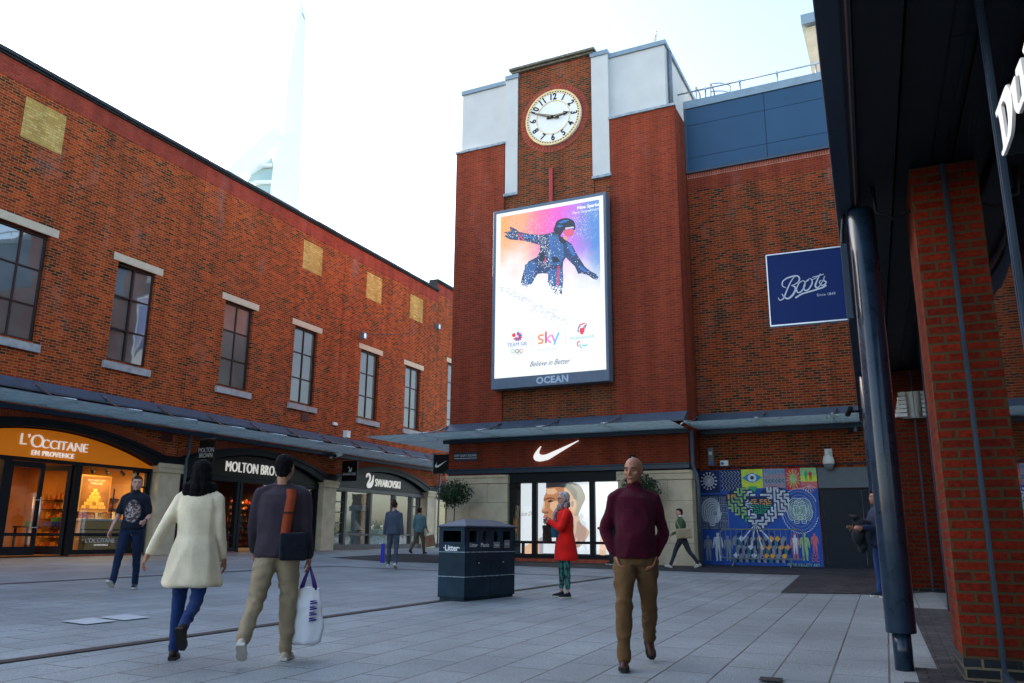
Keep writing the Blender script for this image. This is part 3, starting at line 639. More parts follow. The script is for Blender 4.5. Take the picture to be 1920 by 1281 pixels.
def door(par, w, M, handle=1):
    d = MB(); s = .11
    d.box(0, s, 0, .06, -.60, 1.76); d.box(w-s, w, 0, .06, -.60, 1.76); d.box(s, w-s, 0, .06, 1.62, 1.76); d.box(s, w-s, 0, .06, -.60, -.38); d.box(s, w-s, .005, .055, -.12, -.04)
    d.xf(M); o = d.build('door', M_black, par)
    g = MB().add([(s, .03, -.38), (w-s, .03, -.38), (w-s, .03, 1.62), (s, .03, 1.62)], [(0, 1, 2, 3)]).xf(M).build('pane', M_glass, o)
    hx = w-s*.5-.0 if handle > 0 else s*.5
    h = MB()
    for y in (-.07,): h.tube([(hx-.12*0, y, .02), (hx, y, .88)], .019, 8)
    h.tube([(hx-.09, .09, .02), (hx-.09, .09, .88)], .019, 8)
    for z in (.1, .8): h.tube([(hx, -.07, z), (hx-.09, .09, z)], .012, 6)
    h.xf(M).build('handle', M_steel, o)
    return o
door(LB, .98, T(13.86, .2, 0), 1)
door(LB, .84, T(15.70, .26, 0) @ RZ(R(118)), 1)
room(LB, 11.3, 18.25, .35, 5.6, -.62, 2.0, M_ofwarm, M_floorw, mat('shop_ceiling', (.35, .2, .09), .8))
MB().add([(13.86, .3, 1.78), (15.70, .3, 1.78), (15.70, .3, 1.87), (13.86, .3, 1.87)], [(0, 1, 2, 3)]).build('shop_frame', M_black, LB)
# decal lettering on the glass
text("L\u2019OCCITANE", .17, T(16.85, .262, -.24), M_white, fro, ext=.001); text("EN PROVENCE", .07, T(16.9, .262, -.36), M_litw, fro, ext=.001)
MB().prism(circ(18.05, -.22, .11, 20), .255, .262).build('sticker', mat('blue_sticker', (.02, .16, .30), .5), fro)
def area(name, loc, size, power, col, par=None, sy=None):
    d = bpy.data.lights.new(name, 'AREA'); d.energy = power; d.color = col; d.size = size
    if sy: d.shape = 'RECTANGLE'; d.size_y = sy
    o = bpy.data.objects.new(name, d); C.objects.link(o)
    if par is not None: o.parent = par
    o.location = loc
    return o
area('display_light', (17.2, .55, 1.72), .9, 9, (1, .72, .34), LB, .15)
area('ceiling_light', (14.8, 1.6, 1.98), 5.6, 34, (1, .50, .16), LB, 2.2)
area('ceiling_light', (14.8, 4.2, 1.98), 5.6, 14, (1, .42, .12), LB, 1.6)
def shelf_unit(x, y, w, h, label, cols, n=6, M=None, base=-.62, dens=.075, frame_m=None, rot=0):
    """free-standing shelf rack full of boxes and bottles"""
    u = thing('shelf_unit', label, 'shelf', FL @ T(x, y, base) @ RZ(R(rot)))
    s = MB()
    for a in (0, w-.03): s.box(a, a+.03, 0, .03, 0, h); s.box(a, a+.03, .3, .33, 0, h)
    for i in range(n): s.box(.03, w-.03, .0, .33, .12+i*(h-.15)/n, .14+i*(h-.15)/n)
    s.build('rack', frame_m or M_black, u)
    for k, m in enumerate(cols):
        p = MB()
        for i in range(n):
            z = .14+i*(h-.15)/n; a = .06+random.uniform(0, dens*len(cols))
            while a < w-.14:
                bw = random.uniform(.06, .12); bh = random.uniform(.07, (h-.15)/n*.75)
                if a+bw < w-.05:
                    if random.random() < .5: p.box(a, a+bw, .05, .05+bw, z+.001, z+bh)
                    else: p.tube([(a+bw/2, .1, z+.001), (a+bw/2, .1, z+bh*.7), (a+bw/2, .1, z+bh*.72), (a+bw/2, .1, z+bh)], [bw*.45, bw*.45, bw*.18, bw*.18], 8)
                a += dens*len(cols)*random.uniform(.7, 1.4)
        o = p.build('product', m, u); o['kind'] = 'stuff'
    return u
MP = [mat('box_amber', (.60, .30, .06), .5), mat('box_red', (.45, .05, .02), .5), mat('box_cream', (.65, .55, .38), .5), mat('box_green', (.05, .22, .10), .5), mat('box_blue', (.03, .07, .40), .5)]
shelf_unit(13.2, 5.1, 1.9, 1.9, 'black shelf rack of boxes at the far left of the orange shop', [MP[0], MP[1], MP[2]])
shelf_unit(15.6, 5.15, 1.8, 1.9, 'black shelf rack seen through the closed door of the orange shop', [MP[0], MP[3], MP[2]])
shelf_unit(18.0, 4.6, 1.6, 1.9, 'black shelf rack seen through the open doorway of the orange shop', [MP[0], MP[1], MP[0]], rot=-90)
shelf_unit(18.0, 2.8, 1.5, 1.9, 'black shelf rack behind the window display of the orange shop', [MP[2], MP[0], MP[1]], rot=-90)
# counter in the window, table inside the door
ct = thing('display_counter', 'ochre display counter with a white top in the orange shop window', 'counter', FL @ T(17.2, .75, -.62))
MB().box(-.85, .95, -.25, .25, 0, .92).build('cabinet', M_ochre, ct, .008)
MB().box(-.84, .94, -.262, -.252, .66, .70).box(-.84, .94, -.258, -.251, .30, .305).build('groove', M_black, ct)
MB().box(-.88, .98, -.28, .28, .921, .985).build('counter_top', M_white, ct, .005)
for k, (dx, w, h, m, l) in enumerate(((-.72, .16, .13, MP[1], 'flat red box at the left end of the window counter'), (-.5, .20, .10, mat('pink_box', (.7, .38, .33), .5), 'low pink box on the window counter'), (-.22, .12, .17, MP[2], 'upright white box with red lettering on the window counter'), (.02, .22, .12, MP[0], 'golden gift basket in the middle of the window counter'), (.34, .09, .20, MP[2], 'tall cream carton right of the golden basket'), (.5, .08, .16, MP[1], 'small red carton at the right of the window counter'))):
    t = thing('gift_box', l, 'box', FL @ T(17.2+dx, .62, .366))
    MB().box(-w/2, w/2, -.06, .06, 0, h*.75).build('box', m, t, .004); MB().box(-w/2-.004, w/2+.004, -.064, .064, h*.752, h).build('lid', m, t, .004)
tb = thing('display_table', 'dark display table with gift boxes inside the orange shop doorway', 'table', FL @ T(16.6, 2.1, -.62))
MB().box(-.9, .7, -.3, .3, .72, .77).build('table_top', M_brown, tb)
for sx in (-.85, .62):
    for sy in (-.27, .24): MB().box(sx, sx+.05, sy, sy+.05, 0, .72).build('leg', M_black, tb)
for dx, dy, z, m, l in ((-.05, .0, .15, MP[4], 'blue gift box at the left on the doorway table'), (.25, 0, .15, MP[4], 'blue gift box at the right on the doorway table'), (.25, 0, .28, MP[3], 'green gift box stacked on the blue one'), (-.55, 0, .15, MP[3], 'green carton behind the closed shop door')):
    t = thing('gift_box', l, 'box', FL @ T(16.6+dx, 2.1+dy, z+.001)); MB().box(-.13, .13, -.12, .12, 0, .10).build('box', m, t, .004); MB().box(-.134, .134, -.124, .124, .101, .125).build('lid', m, t)
# framed poster in the window
pt = thing('framed_poster', 'tall gold-framed poster of stacked golden gift boxes in the orange shop window', 'poster', FL @ T(17.15, 1.06, .56))
MB().box(-.52, .52, 0, .04, 0, 1.06).build('frame', mat('gold_frame', (.55, .30, .06), .4, metal=.3), pt, .006)
MB().add([(-.47, -.004, .05), (.47, -.004, .05), (.47, -.004, 1.01), (-.47, -.004, 1.01)], [(0, 1, 2, 3)]).build('print', mat('brown_print', (.34, .13, .03), .5, var=.3, scale=3), pt)
M_goldp = mat('golden_print', (.85, .50, .08), .5, var=.2, scale=9); M_goldd = mat('dark_gold_print', (.50, .24, .03), .5)
p = MB(); k = 0
for row, n in ((0, 6), (1, 5), (2, 4), (3, 3), (4, 2), (5, 1)):
    for i in range(n):
        x = -.40*(n/6)+i*.133+random.uniform(-.01, .01); z = .10+row*.095
        p.flat([(x, z), (x+.128, z+random.uniform(-.004, .004)), (x+.128, z+.092), (x, z+.088)], -.008, mi=(i+row) % 2 if random.random() < .35 else 0)
p.build('print', [M_goldp, M_goldd], pt)
text("MOTHER'S DAY", .085, T(0, -.01, .90), mat('cream_print', (.9, .75, .5), .5), pt, ext=.001); text("TREASURES", .085, T(0, -.01, .82), bpy.data.materials['cream_print'], pt, ext=.001)
for dx in (-.5, 0, .55):
    t = thing('spotlight', ('leftmost', 'middle', 'rightmost')[int((dx+.6)//.5)] + ' black spotlight on the track in the orange shop window', 'spotlight', FL @ T(17.2+dx, .8, 1.66))
    MB().tube([(0, 0, .25), (0, 0, .1)], .012, 6).build('stem', M_black, t); MB().tube([(0, .02, .12), (.04, -.08, .0)], [.035, .055], 12).build('head', M_black, t)
MB().box(15.9, 18.2, .79, .81, 1.96, 1.99).build('light_track', M_black, LB)

# --- dark brown shop
c = 22.9; f2 = shop(c, M_fbrown, None, '')
text("MOLTON BROWN", .50, T(22.86, .10, 2.18), M_litw, f2, ext=.03, sx=.74, off=-.004, spacing=1.03)
fr = MB(); x0, x1 = c-3.55, c+3.55
fr.box(x0, x0+.1, .16, .32, -.62, 1.87); fr.box(x1-.1, x1, .16, .32, -.62, 1.87); fr.box(x0, x1, .14, .33, 1.70, 1.868)
for a in (19.95, 22.0, 22.16, 23.75, 25.55): fr.box(a, a+.12, .16, .33, -.62, 1.70)
ladder_panes(fr, 25.67, 26.33, -.45, 1.7, 5); ladder_panes(fr, 19.45, 19.95, -.45, 1.7, 5)
for a, b in ((20.07, 22.0), (23.87, 25.55)): fr.box(a, b, .18, .3, -.12, -.03); fr.box(a, b, .16, .32, -.62, -.47)
fro = fr.build('shop_frame', M_black, LB, .004)
for a, b in ((19.47, 19.93), (20.07, 22.0), (22.28, 23.75), (23.87, 25.55), (25.7, 26.3)): pane(fro, a, b, -.48, 1.7)
MB().box(19.35, 22.1, .12, .34, -.9, -.60).box(23.8, 26.5, .12, .34, -.9, -.60).build('plinth', M_plinth, fro)
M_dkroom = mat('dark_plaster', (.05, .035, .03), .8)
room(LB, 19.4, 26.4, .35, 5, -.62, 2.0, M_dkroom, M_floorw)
M_amb = mat('amber_bottle', (.45, .16, .03), .3)
for x, y, l in ((21.2, 3.6, 'lit shelf of amber bottles left of the dark brown shop door'), (23.3, 3.6, 'tall lit shelf of bottles seen through the dark brown shop door'), (25.0, 3.2, 'shelf of bottles right of the dark brown shop door')):
    shelf_unit(x, y, 1.3, 2.0, l, [M_amb, MP[2], MP[1]], n=8)
    area('shelf_light', (x+.6, y-.25, 1.6), 1.0, 7, (1, .5, .2), LB, .1)
# --- charcoal shop
c = 31.02; f3 = shop(c, M_fgrey, None, '')
text("SWAROVSKI", .47, T(31.35, .10, 2.17), M_litw, f3, ext=.03, sx=.78, off=-.003, spacing=1.03)
sw = MB(); sw.prism(spline([(29.75, 1.93), (29.68, 2.05), (29.75, 2.18), (29.86, 2.32), (29.80, 2.45), (29.70, 2.46), (29.66, 2.36), (29.60, 2.40), (29.64, 2.52), (29.80, 2.56), (29.93, 2.46), (29.94, 2.30), (29.86, 2.18), (29.90, 2.14), (30.05, 2.25), (30.16, 2.5), (30.16, 2.2), (30.08, 2.03), (29.93, 1.93), (29.75, 1.93)], 3)[:-1], .07, .11)
sw.build('lettering', M_litw, f3)
fr = MB(); x0, x1 = c-3.55, c+3.5
fr.box(x0, x1, .14, .33, 1.72, 1.868); fr.box(x0, x1, .16, .32, -.62, -.42)
for a in (28.28, 30.12, 32.05, 33.55): fr.box(a, a+.14, .16, .33, -.42, 1.72)
ladder_panes(fr, 27.55, 28.28, -.42, 1.72, 5); ladder_panes(fr, 33.69, 34.25, -.42, 1.72, 5)
for a, b in ((28.42, 30.12), (30.26, 32.05), (32.19, 33.55)): fr.box(a, b, .18, .3, -.06, .02)
fro = fr.build('shop_frame', M_swframe, LB, .004)
for a, b in ((27.6, 28.25), (28.42, 30.12), (30.26, 32.05), (32.19, 33.55), (33.7, 34.2)): pane(fro, a, b, -.42, 1.72)
MB().box(27.45, 34.5, .10, .34, -.9, -.61).build('plinth', M_plinth, fro)
M_bluecab = mat('blue_cabinet', (.05, .17, .26), .5); M_swroom = mat('blue_grey_plaster', (.06, .09, .12), .8)
room(LB, 27.5, 35.2, .35, 6.5, -.62, 2.0, M_swroom, mat('grey_floor', (.2, .2, .2), .4))
cb = thing('display_cabinet', 'tall blue display cabinet behind the left panes of the charcoal-fronted shop', 'cabinet', FL @ T(30.0, .75, -.62))
MB().box(-.45, .45, -.2, .2, 0, .72).box(-.45, -.38, -.2, .2, .72, 1.75).box(.38, .45, -.2, .2, .72, 1.75).box(-.45, .45, -.2, .2, 1.62, 1.82).box(-.38, .38, .15, .2, .72, 1.62).build('cabinet', M_bluecab, cb)
MB().add([(-.36, -.1, .8), (.36, -.1, .8), (.1, .1, 1.2), (-.36, .1, 1.35)], [(0, 1, 2, 3)]).build('display_card', M_white, cb)
for x, y in ((31.9, 1.4), (33.4, 1.4)):
    cn = thing('display_counter', 'low blue counter with glass ornaments ' + ('left of' if x < 32.5 else 'right of') + ' the middle mullion of the charcoal shop', 'counter', FL @ T(x, y, -.62))
    MB().box(-.5, .5, -.25, .25, 0, .82).build('cabinet', M_bluecab, cn); MB().box(-.52, .52, -.27, .27, .82, .86).build('counter_top', M_steel, cn)
    o_ = MB()
    for i in range(8): xx = -.45+i*.12; o_.tube([(xx, 0, .861), (xx, 0, .95+.09*random.random())], .018+.01*random.random(), 8)
    o_.build('ornament', M_steel, cn)
MB().box(28.0, 34.0, 2.9, 2.95, 1.2, 1.28).box(28.0, 34.0, 6.45, 6.5, 1.4, 1.5).build('light_track', M_black, LB)
for x in (28.0, 29.9, 31.9, 33.9): MB().box(x, x+.1, 6.42, 6.5, -.62, 2).build('shop_frame', M_swframe, LB)
area('ceiling_light', (31, 1.6, 1.98), 4.5, 22, (.9, .95, 1), LB, 1.6)
# --- fourth shop, seen past the last pier
fr = MB(); fr.box(35.6, 42.6, .14, .33, 1.72, 1.868); fr.box(35.6, 42.6, .16, .32, -.62, -.42)
for a in (35.6, 37.2, 39, 41): fr.box(a, a+.12, .16, .33, -.42, 1.72)
fro = fr.build('shop_frame', M_black, LB)
shop(39.2, M_fgrey, None, ''); pane(fro, 35.6, 42.6, -.42, 1.72)
room(LB, 35.5, 43, .35, 6.5, -.62, 2.0, mat('cream_plaster', (.5, .47, .36), .8), bpy.data.materials['grey_floor'])
area('ceiling_light', (38, 2.5, 1.98), 5, 60, (1, .95, .8), LB, 3)
# --- left neighbour of the orange shop (outside the photo)
fr = MB(); fr.box(3.0, 10.2, .14, .33, 1.72, 1.868); fr.box(3.0, 10.2, .16, .32, -.62, -.42)
for a in (3.0, 5, 7, 9): fr.box(a, a+.12, .16, .33, -.42, 1.72)
fro = fr.build('shop_frame', M_black, LB); shop(6.6, M_fbrown, None, ''); pane(fro, 3, 10.2, -.42, 1.72)
room(LB, 3, 10.2, .35, 4, -.62, 2.0, M_dkroom, M_floorw)

# ---------------------------------------------------------------- hanging signs and fittings on the left facade
M_signblk = mat('black_sign', (.008, .008, .009), .4, var=.1)
M_signbrn = mat('brown_sign', (.022, .017, .013), .4, var=.1)
def hang_sign(s, z0, z1, w, m, label, y=-.22):
    """board at right angles to the left facade, facing the camera"""
    t = thing('hanging_sign', label, 'sign', FL @ T(s, y, 0) @ RZ(R(-90)))      # local x runs out of the wall
    MB().box(-.0, w, -.03, .03, z0, z1).build('board', m, t, .006)
    MB().tube([(-.3, 0, z1+.06), (w+.03, 0, z1+.06)], .014, 6).tube([(.06, 0, z1+.06), (.06, 0, z1)], .01, 6).tube([(w-.05, 0, z1+.06), (w-.05, 0, z1)], .01, 6).build('bracket', M_grey, t)
    return t
def L2(px, py, y=0): return onp(FL, px, py, y)
# hanging signs: local frame of each has x along -NL... (towards the square = +x after RZ(-90))
hs = hang_sign(19.75, 2.14, 2.86, .62, M_signbrn, 'dark brown hanging sign with two lines of white lettering above the first stone pier')
text("MOLTON", .20, T(.31, -.036, 2.55), M_white, hs, ext=.002, sx=.75); text("BROWN", .20, T(.31, -.036, 2.38), M_white, hs, ext=.002, sx=.75)
hs = hang_sign(27.45, 2.06, 2.86, .72, M_signblk, 'black hanging sign with a small swan above the second stone pier')
text("SWAROVSKI", .15, T(.36, -.036, 2.33), M_white, hs, ext=.002, sx=.75)
MB().prism([(.32, 2.42), (.36, 2.55), (.31, 2.6), (.30, 2.56), (.27, 2.57), (.31, 2.64), (.40, 2.56), (.42, 2.50), (.46, 2.62), (.47, 2.48), (.42, 2.41)], -.036, -.031).build('swan_emblem', M_white, hs)
def swoosh(x, z, w, h):
    P = [(0, .20), (.03, .05), (.12, -.02), (.26, .02), (1.0, .87), (.985, .86), (.5, .47), (.34, .35), (.22, .30), (.135, .34), (.105, .44), (.125, .62), (.16, .80), (.09, .66), (.03, .46)]
    P = [(0, .22), (.012, .10), (.05, .015), (.11, -.02), (.2, .0), (.32, .06), (1.0, .98), (.30, .33), (.22, .305), (.155, .32), (.115, .39), (.11, .5), (.13, .63), (.16, .76), (.10, .62), (.05, .47), (.015, .34)]
    return [(x+p[0]*w, z+p[1]*h) for p in P]
hs = thing('hanging_sign', 'black hanging sign with a white curved tick at the left corner of the clock tower', 'sign', FT @ T(-13.9, .12, 0))
_a = onp(FT, 813.5, 853, .12); _b = onp(FT, 843, 888, .12)
MB().box(_a[0]+13.9, _b[0]+13.9, -.03, .03, _b[1], _a[1]).build('board', M_signblk, hs, .006); MB().tube([(_a[0]+13.85, 0, _a[1]+.05), (.06, 0, _a[1]+.05)], .014, 6).box(_a[0]+13.89, _a[0]+13.92, -.034, .034, _b[1], _a[1]+.05).box(_b[0]+13.88, _b[0]+13.91, -.034, .034, _b[1], _a[1]+.05).build('bracket', M_grey, hs)
MB().prism(swoosh(_a[0]+13.9+.08, (_a[1]+_b[1])/2-.11, (_b[0]-_a[0])*.72, .23), -.036, -.031).build('tick_emblem', M_white, hs)
# wall lights, cable, small boxes, cameras
def wall_light(px, py, label):
    s, z = L2(px, py, -.2); t = thing('wall_light', label, 'light', FL @ T(s, -.0, z))
    MB().box(-.10, .10, -.30, -.12, -.14, .14).build('housing', M_grey, t, .01); MB().box(-.02, .02, -.14, .0, -.02, .02).build('arm', M_grey, t)
    MB().add([(-.08, -.302, -.1), (.08, -.302, -.1), (.08, -.302, .1), (-.08, -.302, .1)], [(0, 1, 2, 3)]).build('lens', M_steel, t)
wall_light(681, 630, 'grey box lamp on the wall above the window in the sunlit patch')
wall_light(821, 613, 'grey box lamp high on the shop wall beside the clock tower')
a = L2(642, 620, -.05); b = L2(681, 624, -.3); c_ = L2(819, 610, -.3)
cbl = thing('overhead_cable', 'thin dark cable strung between the two grey box lamps on the shop wall', 'cable', FL @ T(a[0], -.05, a[1]))
def sag(p, q, dip, n=10): return [tuple(p[i]+(q[i]-p[i])*k/n - (dip*4*(k/n)*(1-k/n) if i == 2 else 0) for i in range(3)) for k in range(n+1)]
MB().tube([(x-a[0], y+.05, z-a[1]) for x, y, z in sag((a[0], -.05, a[1]), (b[0], -.25, b[1]), .05)+sag((b[0], -.25, b[1]), (c_[0], -.25, c_[1]), .25)], .014, 5).build('cable', M_brown, cbl)
def camera_unit(F, x, y, z, label, sc=1., dirx=-1, col=None):
    t = thing('security_camera', label, 'camera', F @ T(x, y, z)); m = col or M_white
    MB().box(-.05*sc, .05*sc, -.02, 0, -.06*sc, .06*sc).build('wall_plate', m, t); MB().tube([(0, -.02, 0), (0, -.22*sc, .02)], .025*sc, 8).build('arm', m, t)
    MB().tube([(-dirx*.14*sc, -.22*sc, .06*sc), (dirx*.22*sc, -.30*sc, -.02*sc)], [.055*sc, .06*sc], 12).build('body', m, t, .004)
    MB().tube([(dirx*.222*sc, -.30*sc, -.02*sc), (dirx*.235*sc, -.303*sc, -.023*sc)], .048*sc, 12).build('lens', M_black, t)
    return t
s, z = L2(628, 855, -.2); camera_unit(FL, s, 0, z, 'white security camera on an arm left of the hanging swan sign', 1.5)
s, z = L2(641, 815, -.2); 
t = thing('junction_box', 'small white box on the gutter above the swan sign', 'box', FL @ T(s, -.44, z)); MB().box(-.12, .12, -.1, .1, -.14, .12).build('housing', M_white, t, .01); MB().box(-.13, .13, -.11, .11, .12, .14).build('lid', M_white, t)
t = thing('wall_box', 'small pale fitting on the shop wall above the gutter', 'box', FL @ T(L2(626, 795)[0], 0, L2(626, 795)[1])); MB().box(-.1, .1, -.08, 0, -.06, .06).build('housing', M_white, t, .01); MB().box(.12, .2, -.05, 0, -.04, .04).build('sensor', M_white, t)

# ================================================================ CLOCK TOWER BUILDING
TB = thing('clock_tower', 'red-brick clock tower with pale rendered shoulders, big screen and stone-flanked shopfront', 'building', FT)
wl = MB()
wl.box(-11.56, -8.60, -.03, .4, 11.0, 16.12)                       # clock panel
wl.prism([(-11.9, 3.0), (-8.0, 3.0), (-8.0, 11.5), (-8.6, 11.5), (-8.6, 11.6), (-11.56, 11.6), (-11.56, 11.5), (-11.9, 11.5)], -.001, .4)
wl.build('wall', M_brick_clock, TB)
wg = MB(); wg.box(-13.85, -11.901, -.07, .4, -1.3, 13.48); wg.box(-7.999, -5.81, -.07, 8, 2.0, 13.52); wg.box(-13.85, -13.45, .4, 8, -1.3, 13.48)
wg.box(-11.9, -8.0, -.065, .36, 2.02, 3.0)
wg.build('wall', M_brick_red, TB)
rd = MB(); rd.box(-13.72, -11.4, .06, 7, 13.47, 15.86); rd.box(-11.87, -11.40, -.075, .3, 11.52, 15.94)
rd.box(-8.62, -8.02, -.075, .3, 11.56, 15.98); rd.box(-8.03, -6.10, .06, 7, 13.5, 15.86)
rd.build('render', M_render, TB)
cp = MB(); cp.box(-13.76, -11.86, .0, 7.05, 15.86, 16.02); cp.box(-11.89, -11.36, -.12, 7.0, 15.94, 16.10); cp.box(-8.65, -8.01, -.12, 7.0, 15.98, 16.14); cp.box(-8.01, -6.03, .0, 7.05, 15.86, 16.02)
cp.build('capping', M_capgrey, TB)
for x0, x1, z, yy in ((-13.88, -11.88, 13.48, -.12), (-11.92, -11.38, 11.47, -.12), (-8.64, -7.96, 11.50, -.12), (-8.03, -5.78, 13.52, -.12)):
    n = 14; ld = MB()
    for i in range(n):
        a = x0+(x1-x0)*i/n; ld.box(a, x0+(x1-x0)*(i+1)/n, yy+random.uniform(-.008, .008), .06, z+random.uniform(-.025, -.01), z+.07+random.uniform(-.01, .01))
    ld.build('flashing', M_lead, TB)
sc = MB()
sc.box(-11.63, -8.53, -.14, .5, 16.12, 16.20); sc.box(-11.70, -8.46, -.22, .56, 16.20, 16.30); sc.build('coping', M_stonecop, TB, .02)
MB().tube([(-6.02, .42, 13.6), (-6.02, .42, 15.8)], .07, 10).build('downpipe', M_grey, TB)
MB().box(-10.20, -10.06, -.09, -.03, 10.5, 12.2).build('conduit', mat('red_paint', (.36, .035, .03), .45), TB, .01)
MB().box(-13.4, -5.9, 7.9, 8, -1.3, 13.4).box(-13.4, -5.9, .4, 8, 13.3, 13.4).box(-11.5, -8.5, 6.9, 7, 13.4, 16).box(-11.4, -8.6, .4, 7, 15.7, 15.8).build('roof', M_grey, TB)
# clock
cx, cz = -10.02, 14.04
ck = MB(); n = 60
for i in range(n):
    a0 = 2*math.pi*(i+.08)/n; a1 = 2*math.pi*(i+.92)/n
    v = [(cx+r*math.cos(a), y, cz+r*math.sin(a)) for a in (a0, a1) for r in (1.04, 1.26) for y in (-.055, -.02)]
    ck.add(v, [(0, 4, 6, 2), (2, 6, 7, 3), (0, 1, 5, 4), (0, 2, 3, 1), (4, 5, 7, 6)], 0)
ck.prism(circ(cx, cz, 1.27, 60), -.036, -.029, [circ(cx, cz, 1.0, 60)[::-1]], 1)
ck.build('brick_surround', [mat('clock_brick', (.30, .055, .03), .8, var=.3, scale=9), mat('clock_mortar', (.26, .15, .09), .9)], TB)
clk = MB().prism(circ(cx, cz, 1.035, 64), -.13, -.03).build('clock', M_white, TB)
M_gold = mat('gold_paint', (.80, .60, .26), .4, var=.1); M_num = mat('black_numeral', (.008, .010, .014), .4, var=0)
dg = MB()
for r, w in ((1.0, .032), (.915, .012), (.62, .014)): dg.prism(circ(cx, cz, r+w, 72), -.145, -.129, [circ(cx, cz, r-w, 72)[::-1]])
dg.build('dial_ring', M_gold, clk)
tk = MB()
for i in range(60):
    a = 2*math.pi*i/60; w = .020; r0, r1 = .928, .972; dx, dz = math.sin(a), math.cos(a); px_, pz = dz, -dx
    tk.flat([(cx+dx*r0-px_*w, cz+dz*r0-pz*w), (cx+dx*r0+px_*w, cz+dz*r0+pz*w), (cx+dx*r1+px_*w, cz+dz*r1+pz*w), (cx+dx*r1-px_*w, cz+dz*r1-pz*w)][::-1], -.137)
tk.build('minute_mark', M_num, clk)
for h in range(1, 13):
    a = 2*math.pi*h/12; rr = .765
    rot = a if (h <= 3 or h >= 10) else a + (0 if h in () else 0)
    if h in (4, 5, 6, 7, 8): rot = a + math.pi
    if h == 9: rot = a+math.pi*0 + R(180)
    if h in (3,): rot = a
    if h == 9: rot = R(90)
    M = T(cx+rr*math.sin(a), -.134, cz+rr*math.cos(a)) @ Matrix.Rotation(rot, 4, 'Y')
    text(str(h), .33, M, M_num, clk, 'numeral', ext=.003, sx=.85, off=.010)
def hand(ang, l, w, tail, y, mi):
    a = ang; M = T(cx, y, cz) @ Matrix.Rotation(a, 4, 'Y')
    h = MB(); h.prism([(-w*.6, -tail), (w*.6, -tail), (w, 0), (w*.45, l*.8), (0, l), (-w*.45, l*.8), (-w, 0)], -.012, .012)
    if mi: h.prism([(-.075, l*.66), (0, l*.98), (.075, l*.66)], -.014, .010)
    h.xf(M); o = h.build('clock_hand', M_num, clk)
    g = MB(); g.prism([(-w*.22, -tail*.5), (w*.22, -tail*.5), (w*.12, l*.78), (-w*.12, l*.78)], -.016, -.012).xf(M); g.build('trim', M_gold, o)
hand(2*math.pi*(48.6/60), .90, .045, .25, -.185, 0); hand(2*math.pi*(2.81/12), .62, .05, .22, -.16, 1)
MB().prism(circ(cx, cz, .05, 20), -.21, -.13).build('hub', M_num, clk)
# ground-floor shopfront
sf = MB(); sf.box(-11.62, -7.98, .0, .32, 1.62, 1.99); sf.box(-11.62, -11.5, .02, .3, -.56, 1.62); sf.box(-11.62, -7.98, .0, .3, -.68, -.55)
for a, b in ((-10.86, -10.70), (-8.94, -8.78)): sf.box(a, b, .03, .3, -.55, 1.62)
sf.box(-11.5, -10.86, .06, .28, -.24, -.16); sf.box(-10.70, -8.94, .06, .28, -.24, -.16); sf.box(-8.78, -7.98, .06, .28, -.24, -.16); sf.box(-11.22, -11.15, .06, .28, -.55, -.24)
sfo = sf.build('shop_frame', M_black, TB, .004)
MB().box(-11.62, -7.98, -.02, .3, -1.2, -.68).build('plinth', M_plinth, TB)
pane(sfo, -11.5, -7.98, -.55, 1.62, y=.10)
bm_ = MB(); bm_.box(-13.87, -5.79, -.14, .05, 1.93, 2.10); bm_.box(-13.83, -5.83, -.18, .05, 2.06, 2.10); bm_.build('beam', M_navy, TB, .006)
MB().tube([(-13.9, -.08, 2.05), (-14.0, -.08, 2.0), (-14.02, -.08, 1.9)], .03, 8).build('downpipe', M_navy, TB)
M_jt = mat('stone_joint', (.16, .12, .08), .9)
for x0, x1 in ((-13.86, -11.64), (-7.97, -5.74)):
    st = MB(); st.box(x0-.03, x1+.03, -.16, .3, 1.62, 1.88); st.box(x0, x1, -.20, .3, 1.80, 1.88)
    z = 1.61; r = 0
    while z > -1.0:
        h = .60 if z > -.2 else .62; nx = 2; off = .45 if r % 2 else .70; xs_ = [x0, x0+(x1-x0)*(.68 if r % 2 == 0 else .38), x1]
        for a, b in zip(xs_[:-1], xs_[1:]): st.box(a+.004, b-.004, -.12+random.uniform(-.002, .002), .3, z-h+.008, z)
        z -= h; r += 1
    st.box(x0+.01, x1-.01, -.108, .28, -1.2, 1.6, 1)
    st.build('stone_pier', [M_stone, M_jt], TB, .004)
canopy(TB, -13.85, -5.80, 2.94, 3.60, 3.06, 2.0, y=-.07, step=1.9, mitre=True, ends=(-.15, 0))
# canopy along the hidden left flank of the tower
g = MB()
for i in range(4): g.box(-15.83, -13.9, .0+i*1.9, 1.88+i*1.9, 3.062, 3.078)
g.build('glass', M_canopy, TB)
# white tick emblem
MB().prism(swoosh(-10.72, 2.28, 1.52, .60), -.16, -.08).build('tick_emblem', emat('lit_white', (1, 1, 1), .2), TB)
